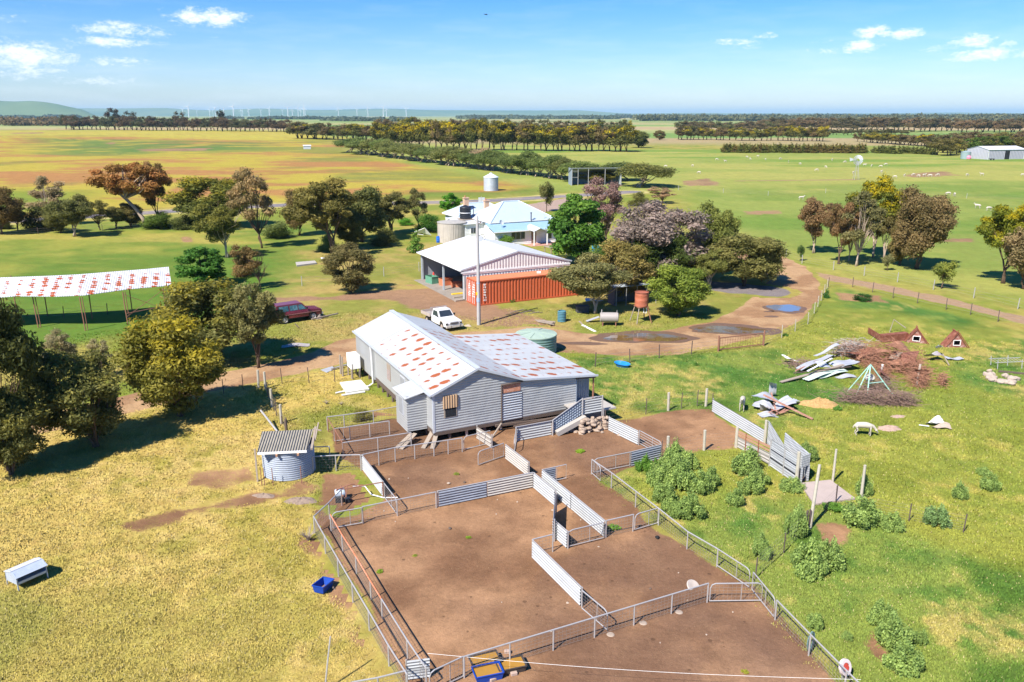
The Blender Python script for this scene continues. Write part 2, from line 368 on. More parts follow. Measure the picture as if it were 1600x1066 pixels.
# the ground: one sheet to the horizon, rings growing with distance
rad = np.concatenate([[.0, 4.], np.geomspace(9, 700, 470), np.geomspace(710, 42000, 90)])
ang = np.concatenate([np.arange(-180, -48, 6.), np.arange(-48, 48.01, .24), np.arange(54, 180, 6.)])
AA, RR = np.meshgrid(np.radians(ang), rad); X = (RR*np.sin(AA)).ravel(); Y = (RR*np.cos(AA)).ravel()
nA, nR = len(ang), len(rad); i, j = np.meshgrid(np.arange(nA), np.arange(nR-1)); i2 = (i+1) % nA
Fc = np.stack([(j*nA+i).ravel(), ((j+1)*nA+i).ravel(), ((j+1)*nA+i2).ravel(), (j*nA+i2).ravel()], 1)[:, ::-1]
bare = np.zeros(X.shape)
for qi, q in enumerate(dirtpatches):
    pc = np.array(q); s = max(.35, .06*math.sqrt(np.ptp(pc[:, 0])*np.ptp(pc[:, 1])))
    bare = np.maximum(bare, sst(sdist(X, Y, q)+(fbm(X, Y, 2.0*s+1, 111)-.5)*3*s, -1.8*s, 1.4*s)*(.6 if qi < 2 or pc[:, 1].max() > 70 else .8)*(.75+.5*fbm(X, Y, .9, 117)))
dcol = mixc(soil(X, Y), np.tile(C(176,146,112), (len(X), 1)), sst(np.hypot(X, Y), 60, 200)*.5)
ground = set_up('ground', np.stack([X, Y, np.zeros(len(X))], 1), Fc, bare, dcol, 'structure')

def sheet(name, sd, bbox, z, res, dirtcol, soft, kind='structure', noise=1.0, mk=None):
    """flat sheet following a shape; its fringe breaks up into the sward"""
    x0, x1, y0, y1 = bbox; nx = int((x1-x0)/res)+2; ny = int((y1-y0)/res)+2
    gx, gy = np.meshgrid(np.linspace(x0, x1, nx), np.linspace(y0, y1, ny)); x = gx.ravel(); y = gy.ravel()
    s = sd(x, y) + (fbm(x, y, 2.2, 121)-.5)*2*noise*soft
    mask = sst(s, -soft, soft)
    i, j = np.meshgrid(np.arange(nx-1), np.arange(ny-1)); a = (j*nx+i).ravel()
    Fq = np.stack([a, a+1, a+nx+1, a+nx], 1); keep = (mask[Fq].max(1) > .02); Fq = Fq[keep]
    used = np.unique(Fq); rm = np.full(len(x), -1); rm[used] = np.arange(len(used)); Fq = rm[Fq]; x = x[used]; y = y[used]; mask = mask[used]
    dc = dirtcol(x, y) if callable(dirtcol) else np.tile(dirtcol, (len(x), 1))
    return set_up(name, np.stack([x, y, np.full(len(x), z)], 1), Fq, mask if mk is None else mk(x, y, mask), dc, kind)
def bb(pts, m=3): a = np.array([p[:2] for p in pts]); return a[:, 0].min()-m, a[:, 0].max()+m, a[:, 1].min()-m, a[:, 1].max()+m
yard = gp((516,812),(498,800),(500,820),(560,935),(660,1120),(700,1180),(1400,1180),(1335,1100),(1280,1040),(1212,962),(1173,915),(1122,884),(1075,852),(1030,822),(990,788),(940,758),(925,746),(985,735),(1030,726),(1043,712),(1100,704),(1150,698),(1180,690),(1112,641),(1060,640),(1009,649),(965,662),(940,655),(800,640),(700,660),(640,655),(600,655),(512,672),(520,705),(566,735),(600,782),(560,810))
ycen = gp((590,720),(720,705),(640,760))
def yardcol(x, y):
    c = soil(x, y); f = sst(fbm(x, y, 5, 131), .52, .66); c = mixc(c, C(146,112,90), f*.5)
    dk = sst(sdist(x, y, gp((1120,960),(1240,980),(1330,1100),(1150,1100))), -3, 3); c = mixc(c, C(150,118,98), dk*.6)
    dk = sst(sdist(x, y, gp((520,660),(640,655),(700,690),(560,715))), -1.5, 1.5); c = mixc(c, C(128,98,78), dk*.8); return c
sheet('yard_dirt', lambda x, y: sdist(x, y, yard), bb(yard), .012, .3, yardcol, .6)
def road(name, pts, z, res, col, soft, mk=None):
    ln = [(*G(a, b).xy, w) for a, b, w in pts]; sheet(name, lambda x, y: pdist(x, y, ln), bb(ln, 5), z, res, col, soft, mk=mk)
trk = lambda x, y: mixc(np.tile(C(216,176,132), (len(x), 1)), C(188,146,108), sst(fbm(x, y, 3, 141), .42, .62))
road('driveway', [(-200,700,1.8),(100,655,1.8),(195,632,1.7),(300,606,1.8),(345,596,2.0),(440,577,2.0),(520,558,2.2),(560,540,2.4),(700,535,2.4),(830,523,2.8),(880,534,3.2),(960,540,3.1),(1030,538,3.2),(1100,525,3.0),(1160,512,3.2),(1205,488,3.2),(1232,462,3.2),(1240,438,2.9),(1222,416,2.8),(1190,402,3.0),(1120,392,3.0)], .014, .45, trk, .5)
road('track', [(1236,425,1.6),(1290,432,1.6),(1360,446,1.6),(1440,462,1.6),(1520,480,1.5),(1600,500,1.5),(1750,545,1.5)], .010, .6, lambda x, y: np.tile(C(198,164,128), (len(x), 1)), .9, mk=lambda x, y, m: m*.78)
road('gravel_apron', [(1100,446,2.5),(1150,450,3.0),(1200,455,2.6)], .018, .5, lambda x, y: mixc(np.tile(C(168,158,156), (len(x), 1)), C(140,128,124), fbm(x, y, 2, 151)), .8)
road('worn_yard', [(430,468,1.2),(520,466,1.6),(600,462,2.6),(660,462,3.6),(700,478,4.0),(760,492,3.4),(820,505,3.0),(860,522,2.5)], .010, .5, lambda x, y: mixc(np.tile(C(200,158,120), (len(x), 1)), C(168,132,104), fbm(x, y, 3, 161)), 1.4, mk=lambda x, y, m: m*.74)
asph = lambda x, y: mixc(np.tile(C(156,148,152), (len(x), 1)), C(182,168,158), sst(fbm(x, y, 4, 171), .4, .6))
verge = lambda x, y: np.tile(C(222,206,132), (len(x), 1))
RD = [(-500,372),(-200,360),(0,347),(100,341),(210,334),(330,326),(480,319),(660,317),(760,314),(880,307),(960,302),(985,300)]
road('road_verge', [(a, b, 5.2) for a, b in RD], .010, .8, verge, 2.0)
road('road', [(a, b, 3.0) for a, b in RD], .018, .5, asph, .35)
road('turnout', [(740,330,4),(800,330,6),(860,322,6),(900,312,3)], .022, .7, lambda x, y: np.tile(C(204,176,158), (len(x), 1)), 1.2)
road('field_track', [(1150,283,.9),(1240,282,1.1),(1335,281,1.3)], .012, .8, lambda x, y: np.tile(C(186,146,118), (len(x), 1)), .8)
SC.world = bpy.data.worlds.new('World')
# puddles
def puddle(name, cx, cy, rx, ry, seed, mat, zz=.03, rot=0):
    c = G(cx, cy); n = 44; r = random.Random(seed); ph = [r.uniform(0, 6.3) for _ in range(4)]
    vs = [(c.x, c.y, zz)]
    for k in range(n):
        t = 2*math.pi*k/n; f = 1+.13*math.sin(2*t+ph[0])+.09*math.sin(3*t+ph[1])+.05*math.sin(7*t+ph[2])+.03*math.sin(11*t+ph[3])
        vs.append((c.x+rx*f*math.cos(t+rot), c.y+ry*f*math.sin(t+rot)*1.0, zz))
    m = MB(); m.add(vs, [(0, k+1, (k+1) % n+1) for k in range(n)]); o = m.build(name, mat); o['kind'] = 'structure'; return o
t = NT('muddy_water_sky_tint'); p_ = t.pos(); t.bsdf(t.mix(t.mr(t.noise(p_, .45, 2), .42, .58), lin(112,86,54), lin(112,112,114)), .04, 0, t.bump(t.noise(p_, 6, 3), .03, .01), 1.0); MUDW = t.m  # brown water, with reflected sky mixed into its colour as grey patches
t = NT('clear_water'); t.bsdf(lin(112,122,140), .04, 0, t.bump(t.noise(t.pos(), 6, 3), .03, .01), 1.0); CLRW = t.m
t = NT('wet_mud'); p_ = t.pos(); t.bsdf(t.mix(t.noise(p_, 2.2, 4), tuple(C(120,92,74)), tuple(C(156,124,100))), .55, 0, t.bump(t.noise(p_, 9, 4), .4, .04), .4); WETM = t.m
puddle('mud', 1006, 527, 4.1, 2.3, 3, WETM, .024); puddle('water', 1008, 528, 3.1, 1.5, 3, MUDW)
puddle('mud', 1146, 515, 3.9, 2.1, 5, WETM, .024, .5); puddle('water', 1140, 516, 3.1, 1.35, 5, MUDW, .03, .6)
puddle('mud', 1228, 483, 1.9, 2.1, 8, WETM, .024); puddle('water', 1226, 481.5, 1.5, 1.7, 8, CLRW)
puddle('mud', 908, 537, 2.1, .5, 12, WETM, .024); puddle('mud', 1206, 495, .6, .4, 13, WETM, .024); puddle('mud', 1202, 487, .5, .35, 14, WETM, .024)
# low hills at the skyline
t = NT('hill_pasture'); p_ = t.pos(); t.bsdf(t.mix(t.mr(t.noise(p_, .0006, 4), .4, .6), tuple(C(140,160,100)), tuple(C(110,140,90))), 1., 0, None, .05); HM = t.m
def hill(px0, px1, dist, prof, seed):
    n = 90; V = []; nd = 7
    for k in range(n+1):
        u = k/n; px = px0+(px1-px0)*u; ax_ = (px-800)/math.hypot(F, 353)
        hh = np.interp(px, [p[0] for p in prof], [p[1] for p in prof])
        for q in range(nd):
            f = q/(nd-1); D = dist*(1+.35*(f-.5)); s = math.sin(math.pi*min(1, max(0, f)))
            V.append((ax_*D*1.0, D, -3+(hh*dist/1318+3)*s*(1+.05*math.sin(k*.4+seed))))
    Fh = [(k*nd+q, (k+1)*nd+q, (k+1)*nd+q+1, k*nd+q+1) for k in range(n) for q in range(nd-1)]
    o = link('hills', fastmesh('hills', np.array(V), np.array(Fh), {}, [HM], True)); o['kind'] = 'structure'
hill(-500, 150, 9000, [(-500,14),(-200,22),(0,25),(50,24),(90,19),(130,12),(150,2)], 1)
hill(60, 1060, 17000, [(60,7),(130,12.5),(200,11),(260,12),(330,9),(420,11),(520,9.5),(620,11),(700,9),(760,8),(820,9),(900,8.5),(960,5),(1060,1)], 2)
hill(900, 2100, 19000, [(900,3),(1100,4.5),(1300,3.8),(1500,5),(1700,4),(2100,3)], 3)
# ---- foliage ----
def leafmat(name, transl=.42):
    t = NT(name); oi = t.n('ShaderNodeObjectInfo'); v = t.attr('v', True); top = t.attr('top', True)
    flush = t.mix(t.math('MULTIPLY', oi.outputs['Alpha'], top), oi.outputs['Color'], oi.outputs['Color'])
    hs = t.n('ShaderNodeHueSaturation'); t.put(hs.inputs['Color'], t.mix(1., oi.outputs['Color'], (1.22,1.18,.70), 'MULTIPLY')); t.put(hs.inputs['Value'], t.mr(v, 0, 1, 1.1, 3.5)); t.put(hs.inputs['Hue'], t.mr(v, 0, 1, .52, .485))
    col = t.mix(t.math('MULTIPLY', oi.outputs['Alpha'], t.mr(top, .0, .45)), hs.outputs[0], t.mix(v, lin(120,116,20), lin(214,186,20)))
    x = t.n('ShaderNodeBsdfPrincipled'); t.put(x.inputs['Base Color'], col); x.inputs['Roughness'].default_value = .55; x.inputs['Specular IOR Level'].default_value = .15
    tr = t.n('ShaderNodeBsdfTranslucent'); t.put(tr.inputs['Color'], col); mx = t.n('ShaderNodeMixShader'); mx.inputs[0].default_value = transl
    t.l(x.outputs[0], mx.inputs[1]); t.l(tr.outputs[0], mx.inputs[2]); t.l(mx.outputs[0], t.out.inputs[0]); return t.m
LEAF = leafmat('eucalypt_leaves')
BARKP = plain('pale_bark', lin(176,158,140), .9, 0, .35, 3., lin(96,78,62), .8, .1, .4)
BARKD = plain('dark_bark', lin(104,86,72), .95, 0, .3, 4., lin(50,40,34), .7, .1, .5)
def leaves(rg, clumps, n, size, flat=.0, hmax=10., aspect=.42, shell=.55, seedv=0):
    """clumps: (x,y,z,r,rz). leaf-sized quads spread through the clumps"""
    c = np.array(clumps, float); w = c[:, 3]**1.7; w /= w.sum(); k = rg.choice(len(c), n, p=w)
    d = rg.normal(size=(n, 3)); d /= np.linalg.norm(d, axis=1)[:, None]
    rr = (shell + (1-shell)*rg.random(n)**.6)*(1+.16*rg.normal(size=n)); rr = np.clip(rr, .1, 1.35)
    P = c[k, :3] + d*rr[:, None]*np.stack([c[k, 3], c[k, 3], c[k, 4]], 1)
    nr = d + rg.normal(size=(n, 3))*.75; nr[:, 2] += .25; nr /= np.linalg.norm(nr, axis=1)[:, None]
    a = np.cross(nr, rg.normal(size=(n, 3))); a /= np.linalg.norm(a, axis=1)[:, None]; b = np.cross(nr, a)
    s = size*(.55+.9*rg.random(n))[:, None]; a = a*s; b = b*s*aspect
    V = np.stack([P-a, P-b*.9+a*.1, P+a, P+b], 1).reshape(-1, 3); Fq = np.arange(4*n).reshape(n, 4)
    cv = rg.random(len(c)); v = np.clip(cv[k]*.45 + rg.random(n)*.55, 0, 1)
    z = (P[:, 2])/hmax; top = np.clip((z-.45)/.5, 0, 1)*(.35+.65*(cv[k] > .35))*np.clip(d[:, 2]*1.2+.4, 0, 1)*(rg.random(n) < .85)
    return V, Fq, np.repeat(v, 4), np.repeat(top, 4)
def crown_mesh(name, rg, clumps, n, size, **kw):
    V, Fq, v, top = leaves(rg, clumps, n, size, **kw)
    return fastmesh(name, V, Fq, dict(v=('FLOAT', v), top=('FLOAT', top)), [LEAF])
def clumps_in(rg, n, cx, cy, cz, rx, ry, rz, r0, r1, surf=.6, sq=.8, zmin=None):
    out = []
    while len(out) < n:
        d = rg.normal(size=3); d /= np.linalg.norm(d); q = surf+(1-surf)*rg.random()
        x, y, z = cx+d[0]*rx*q, cy+d[1]*ry*q, cz+d[2]*rz*q
        if zmin is not None and z < zmin: continue
        if out and min(math.dist((x, y, z), o[:3]) for o in out) < r0*.55 and rg.random() < .8: continue
        r = r0+(r1-r0)*rg.random(); out.append((x, y, z, r, r*sq))
    return out
def trunk_mesh(name, rg, clumps, stems, bark, fork=.35, r0=.22, limit=14, lean=(0,0), spread=.25):
    m = MB(); sel = list(range(len(clumps))); rg.shuffle(sel); sel = sel[:limit]
    for s in range(stems):
        a0 = rg.random()*6.28; bx_, by_ = (math.cos(a0)*spread*.5*(stems > 1), math.sin(a0)*spread*.5*(stems > 1))
        mine = [clumps[i] for q, i in enumerate(sel) if q % stems == s]
        if not mine: continue
        mx_ = sum(c[0] for c in mine)/len(mine); my_ = sum(c[1] for c in mine)/len(mine); mz = min(c[2] for c in mine)
        zf = max(.5, mz*(fork*2)); fx, fy = lean[0]*.55+mx_*.35, lean[1]*.55+my_*.35
        pts = [(bx_, by_, -.1), (bx_+(fx-bx_)*.12, by_+(fy-by_)*.15, zf*.3), (bx_+(fx-bx_)*.55+rg.normal()*.1, by_+(fy-by_)*.5+rg.normal()*.1, zf*.68), (fx, fy, zf)]
        rr = r0*(1 if stems == 1 else .68)
        m.tube(pts, [rr*1.35, rr, rr*.85, rr*.72], 8)
        for c in mine:
            e = (c[0], c[1], c[2]+c[3]*.2); mid = ((fx+c[0])*.5+rg.normal()*.25, (fy+c[1])*.5+rg.normal()*.25, zf+(c[2]-zf)*(.35+.3*rg.random()))
            m.tube([(fx, fy, zf-.15), mid, e], [rr*.5, rr*.3, rr*.09], 5, False)
            for _ in range(2):
                u = rg.normal(size=3)*c[3]*.7; m.tube([mid, ((mid[0]+c[0]+u[0])/2, (mid[1]+c[1]+u[1])/2, (mid[2]+c[2])/2+.2), (c[0]+u[0], c[1]+u[1], c[2]+abs(u[2])*.6)], [rr*.2, rr*.13, rr*.05], 4, False)
    o = m.build(name, bark, smooth=True); me = o.data; bpy.data.objects.remove(o); return me
# prototypes stand 10 m tall and about 8 m across; copies are scaled to the tree they stand for
PROTO = {}
def proto(kind, var, cl, n, size, stems, bark, near=True, **kw):
    rg = np.random.default_rng(abs(hash((len(PROTO)*7+3))) % 9999); tk = {k: kw.pop(k) for k in list(kw) if k in ('fork', 'r0', 'limit', 'lean', 'spread')}
    PROTO.setdefault(kind, []).append((crown_mesh('crown', rg, cl, n, size, **kw), trunk_mesh('trunk', rg, cl, stems, bark, **tk)))
for q in range(3):
    rg = np.random.default_rng(100+q)
    proto('gum', q, clumps_in(rg, 38, 0, 0, 6.5, 3.4, 3.4, 3.0, .5, 1.25, .5, .75, 2.8), 19000, .17, 2+q, BARKP if q != 1 else BARKD, r0=.2, fork=.3, shell=.35)
    proto('bushy', q, clumps_in(rg, 60, 0, 0, 5.3, 3.3, 3.3, 4.1, .55, 1.3, .6, .85, 1.3), 24000, .17, 1+q, BARKD, r0=.2, fork=.2, shell=.35)
for q in range(2):
    rg = np.random.default_rng(120+q)
    proto('open', q, clumps_in(rg, 24, 0, 0, 6.2, 3.3, 3.0, 3.2, .55, 1.1, .5, .7, 2.6), 9000, .16, 2, BARKP if q else BARKD, r0=.17, fork=.22, shell=.1, limit=22)
    proto('small', q, clumps_in(rg, 12, 0, 0, 5.8, 2.6, 2.6, 3.4, .9, 1.7, .4, 1., 2.), 5000, .26, 1, BARKD, r0=.16, fork=.4, shell=.1)
    proto('leafy', q, clumps_in(rg, 52, 0, 0, 5.4, 3.3, 3.3, 4.3, .5, 1.25, .55, .8, 1.3), 15000, .21, 1, BARKD, r0=.22, fork=.2, aspect=.7, shell=.3)
    proto('ground_shrub', q, clumps_in(rg, 16, 0, 0, 3.6, 3.2, 3.2, 5.0, 1.3, 2.2, .5, 1.1, 1.), 7000, .24, 2, BARKD, r0=.1, fork=.1, shell=.3)
rg = np.random.default_rng(131)
cl = clumps_in(rg, 44, -1.2, 0, 6.9, 4.0, 3., 2.5, .45, 1.05, .6, .7, 3.9)
proto('leaning', 0, cl, 15000, .17, 1, BARKP, r0=.24, fork=.42, lean=(-3.4, 0), limit=20, shell=.2)
for q in range(3):      # wind-shaped shelter belt trees: flat domes over a thicket of bare pale stems
    rg = np.random.default_rng(140+q); cl = [(math.cos(a)*r_*3.5, math.sin(a)*r_*3.5, 8.0-2.3*r_*r_+rg.normal()*.3-(q == 2)*.3-rg.random()*1.6, 1.3, 1.15) for a, r_ in [(rg.random()*6.28, math.sqrt(rg.random())) for _ in range(34)]]
    cl += [(math.cos(a)*2.9, math.sin(a)*2.9, 5.0+rg.random(), 1.1, 1.2) for a in np.linspace(0, 6, 9)]
    proto('shelter', q, cl, 11000, .2, 5, BARKP, r0=.2, fork=.22, limit=18, spread=3.5, shell=.4)
    cl2 = [c for c in clumps_in(rg, 18, 0, 0, 6.0, 3.4, 3.4, 3.2, .9, 1.7, .45, .85, 2.3)]
    proto('far', q, cl2, 2200, .36, 3, BARKD, r0=.2, fork=.3, limit=6, shell=.2)
    rg2 = np.random.default_rng(150+q); cone = [(rg2.normal()*.4, rg2.normal()*.4, z, max(.6, 3.0*(1-z/11.5)), 1.2) for z in np.linspace(1.2, 9.2, 9)]
    proto('conifer', q, cone, 700, .5, 1, BARKD, r0=.2, fork=.2, limit=3, shell=.2)
PN = {'gum': 'gum_tree', 'bushy': 'bushy_gum_tree', 'open': 'thin_crowned_tree', 'small': 'young_tree', 'leafy': 'leafy_tree', 'ground_shrub': 'shrub', 'leaning': 'leaning_gum_tree', 'shelter': 'shelter_tree', 'far': 'paddock_tree', 'conifer': 'young_conifer'}
OL = (.060, .062, .030); DK = (.040, .046, .022); BR = (.100, .070, .042); MV = (.150, .110, .108); GR = (.045, .095, .020); LG = (.090, .130, .032); GY = (.135, .120, .100); RD_ = (.125, .066, .034); SH = (.060, .078, .034)
tr_rng = random.Random(5)
def tree(kind, label, bx_, by_, ty, x0, x1, col, top=0., group=None, rot=None, var=None, cat='tree', hs=1., mesh_only=False, wz=None):
    base = G(bx_, by_); H_ = max(.3, ht(bx_, by_, ty))*hs; W = wid(x0, x1, by_) * (1-.12*H_/CAMH)
    v = PROTO[kind]; cm, tm = v[(tr_rng.randrange(len(v)) if var is None else var) % len(v)]
    root = thing(PN[kind], label, cat, base, rot if rot is not None else (0 if kind == 'leaning' else tr_rng.random()*6.28), group)
    s = max(.1, W/(6.5 if kind != 'far' else 7.4)); sz = H_/10. if kind != 'ground_shrub' else H_/9.; root.scale = (s, s if wz is None else s*wz, sz)
    off = (x0+x1)/2-bx_
    c = link('crown', cm, root); t_ = link('trunk', tm, root); j = 1+.14*(tr_rng.random()*2-1)
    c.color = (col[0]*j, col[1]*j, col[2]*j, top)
    if abs(off) > 6 and kind != 'leaning':
        inv = Matrix.Rotation(-root.rotation_euler.z, 3, 'Z') @ Vector((off/(x1-x0)*W, 0, 0)); c.location = (inv.x/s*.8, inv.y/s*.8, 0)
    return root
T = [
 ('bushy','tall dark gum tree at the left edge beside the rusty-roofed hay shed',14,735,448,-45,76,DK,.12),
 ('bushy','round olive tree with a short red-brown trunk in the left paddock, casting a long shadow',150,698,538,57,192,OL,.15),
 ('bushy','low bushy tree in the shadow at the left edge below the tall dark gum',18,742,598,-40,66,OL,.2),
 ('bushy','broad gum flecked with yellow growth beside the dirt track',282,650,482,202,348,(.078,.074,.022),.5),
 ('bushy','wide olive tree directly behind the yellow-flecked gum',322,565,430,262,404,OL,.45),
 ('gum','grey-green tree between the yellow-flecked gum and the dark red four-wheel drive',404,575,440,362,440,(.085,.082,.05),.05),
 ('open','grey bare-looking shrub tree between the tall dark gum and the round olive tree',95,600,512,62,122,GY,0.),
 ('open','small grey dead shrub right of the round olive tree',164,590,526,143,184,GY,0.),
 ('leafy','bright green leafy bush at the right end of the hay shed roof',318,447,386,282,352,(.035,.085,.022),0.),
 ('bushy','compact round brown-green tree standing alone above the woolshed',549,457,377,509,580,(.085,.074,.044),0.),
 ('open','nearly bare leaning tree with a tuft of rusty leaves above the red vehicle',407,452,377,358,414,BR,0.),
 ('gum','gum with a white forked trunk in front of the big yellow-topped bush',355,403,316,303,374,(.064,.068,.026),.15),
 ('bushy','big dense yellow-topped bush beside the highway behind the white-trunked gum',330,356,272,280,396,(.055,.062,.024),.5),
 ('open','tall brown-leaved gum with a slim dark trunk right of the yellow-topped bush',408,388,251,358,442,(.115,.084,.062),0.),
 ('leaning','tall rusty-topped gum with a pale trunk leaning left beside the highway',229,356,247,142,242,RD_,0.),
 ('gum','rusty-crowned upright gum touching the leaning gum on its right',247,352,251,222,267,(.11,.07,.042),0.),
 ('ground_shrub','low green thicket at the foot of the leaning gum',247,357,330,222,268,(.045,.07,.022),0.),
 ('open','mauve-grey tree in the roadside row at the far left',78,353,274,44,108,(.145,.115,.1),0.),
 ('gum','olive gum with a dark trunk at the front of the roadside row',117,370,304,84,152,OL,0.),
 ('open','small thin gum between the roadside row and the leaning gum',156,360,308,138,182,(.08,.076,.04),0.),
 ('ground_shrub','dark roadside bush under the mauve-grey tree',57,361,322,40,90,DK,0.),
 ('bushy','dark rusty tree cut by the left edge beside the highway',3,366,290,-34,32,(.075,.052,.03),0.),
 ('ground_shrub','small round dark bush by the road at the left edge',8,358,344,-2,18,DK,0.),
 ('gum','large olive-brown gum with a pale forked trunk left of the farmhouse',520,396,278,452,560,(.078,.068,.032),.1),
 ('bushy','dense dark tree right behind the large olive-brown gum',566,378,284,528,612,(.062,.066,.032),0.),
 ('gum','brown-green tree at the right end of the clump left of the farmhouse',612,366,300,578,642,(.075,.07,.036),0.),
 ('open','slender sparse tree beside the highway left of the farmhouse',655,360,288,640,680,(.075,.072,.04),0.),
 ('ground_shrub','low bright green bush on the lawn under the clump left of the farmhouse',634,352,341,624,646,(.05,.13,.02),0.),
 ('leafy','bright green bush on the lawn just left of the black water tank',703,333,302,688,718,(.05,.13,.02),0.),
 ('ground_shrub','dark green rounded shrub on the lawn left of the farmhouse',669,363,334,654,690,(.035,.085,.02),0.),
 ('conifer','small green conical tree in front of the concrete water tank',650,395,360,634,668,(.055,.1,.028),0.),
 ('small','thin tree by the highway turnout right of the farmhouse chimneys',854,331,275,837,866,(.07,.072,.036),0.),
 ('leafy','vivid green leafy tree at the right end of the farmhouse',901,412,306,852,944,(.040,.088,.022),.06),
 ('open','pinkish-brown dead-topped tree behind the green leafy tree',946,388,270,906,990,(.118,.076,.105),0.),
 ('bushy','big mauve-grey tree in the middle of the farmyard trees',1032,442,310,962,1108,(.100,.080,.108),0.),
 ('bushy','dark green understorey tree below the mauve-grey tree',1015,448,362,975,1080,(.035,.05,.018),0.),
 ('ground_shrub','dark green shrub between the leafy tree and the mauve-grey tree',948,428,378,918,975,(.035,.06,.02),0.),
 ('bushy','tall olive tree right behind the mauve-grey tree',1112,430,309,1083,1150,(.08,.09,.034),0.),
 ('bushy','wide olive tree beside the bend of the driveway',1163,447,358,1104,1212,(.075,.072,.036),.0),
 ('gum','slim tree with pale twin stems beside the wide driveway tree',1108,452,385,1085,1132,(.08,.085,.036),0.),
 ('bushy','rusty olive tree with thick foliage above the old tin shelter',965,470,372,930,1016,(.098,.080,.042),.1),
 ('gum','spreading olive gum in front of the orange container end',930,490,398,862,968,(.085,.082,.05),0.),
 ('bushy','bright olive-green round tree right of the rusty tank on its stand',1060,494,411,1016,1100,(.088,.115,.03),.05),
 ('open','faint mauve shrub in the field behind the farmyard trees',1035,318,291,1010,1062,(.17,.12,.11),0.),
 ('ground_shrub','small olive bush between the pinkish tree and the field',998,322,300,985,1015,(.07,.07,.03),0.),
 ('gum','dark gum with a rusty top at the left of the right-hand paddock clump',1271,396,306,1243,1302,(.1,.066,.05),0.),
 ('gum','second gum from the left in the right-hand paddock clump, rusty on top',1310,413,314,1283,1332,(.1,.064,.046),0.),
 ('open','wide-spreading grey-green gum in the middle of the right-hand paddock clump',1338,416,297,1298,1378,(.085,.08,.052),0.),
 ('gum','yellow-topped gum at the back of the right-hand paddock clump',1364,402,270,1328,1408,(.07,.078,.02),.85),
 ('gum','slim dark gum right of the yellow-topped gum in the paddock clump',1381,405,300,1360,1402,(.07,.062,.036),.1),
 ('bushy','tall brown-topped gum with pale stems at the right of the paddock clump',1432,420,284,1390,1478,(.1,.075,.052),0.),
 ('small','thin young gum with a bare stem below the paddock clump',1386,423,393,1377,1396,(.09,.09,.06),0.),
 ('small','small loose tree with a wooden stem on the grass right of the paddock clump',1471,451,399,1449,1491,(.09,.105,.035),.1),
 ('gum','yellow-flowering tree at the right edge of the paddock',1567,443,316,1521,1606,(.085,.098,.02),.8),
 ('bushy','dark mauve-brown tree cut by the right edge of the paddock',1600,452,338,1568,1650,(.11,.086,.066),0.),
 ('small','tiny dark sapling beside the paddock fence near the driveway',1250,408,378,1245,1258,(.04,.07,.03),0.),
 ('conifer','small dark green pine seedling by the wire fence at the driveway bend',1291,466,451,1284,1298,(.02,.06,.02),0.),
 ('gum','slender olive roadside gum second from the left edge',28,360,318,14,44,(.07,.066,.034),0.),
 ('bushy','bushy olive roadside tree under the mauve-grey tree',95,364,318,72,112,OL,0.),
 ('gum','thin grey-green gum just left of the leaning gum base',182,357,322,164,200,(.075,.075,.04),0.),
 ('ground_shrub','dark thicket between the leaning gum and the yellow-topped bush',290,358,336,268,306,(.05,.06,.028),0.),
 ('bushy','low olive tree filling the gap left of the leaning gum',205,354,315,186,226,(.08,.07,.038),0.),
 ('ground_shrub','grey-green shrub at the foot of the brown-leaved gum',432,372,345,412,452,(.06,.075,.035),0.),
 ('bushy','brown-olive tree at the left of the clump beside the farmhouse',468,368,292,448,492,(.088,.066,.04),0.),
 ('bushy','low dark tree in the gap right of the large olive-brown gum',548,388,320,524,572,(.058,.062,.03),0.),
 ('ground_shrub','dark bush at the right end of the clump beside the farmhouse',602,384,356,584,622,(.055,.06,.028),0.),
 ('bushy','rounded brown-green tree at the rear of the wide driveway tree',1190,440,366,1166,1212,(.078,.072,.038),0.),
 ('bushy','low olive tree joining the mauve-grey tree and the wide driveway tree',1080,446,388,1056,1106,(.06,.068,.03),0.),
 ('open','grey-green see-through gum left of the wide-spreading gum in the paddock clump',1326,408,322,1308,1350,(.08,.072,.05),0.),
 ('bushy','low rust-brown foliage between the stems of the right paddock clump',1405,414,340,1384,1428,(.08,.066,.04),0.),
 ('ground_shrub','low dark pine bush on the green paddock above the scrap heap',1347,470,459,1335,1357,(.02,.055,.02),0.),
 ('ground_shrub','small green shrub in front of the orange container',799,472,466,795,806,(.04,.085,.03),0.),
 ('ground_shrub','rounded green shrub against the farmhouse wall under the lower roof',789,386,367,778,800,(.05,.09,.02),0.),
 ('ground_shrub','rust-tinted bare bush beside the red vehicle paddock fence',392,432,402,362,398,(.12,.075,.05),0.),
 ('ground_shrub','low green shrub under the large olive-brown gum left of the farmhouse',512,392,366,498,524,(.06,.10,.05),0.),
 ('ground_shrub','faded bush in the grass behind the woolshed yards',566,656,641,556,584,(.09,.085,.03),0.),
]
for a in T: tree(*a)
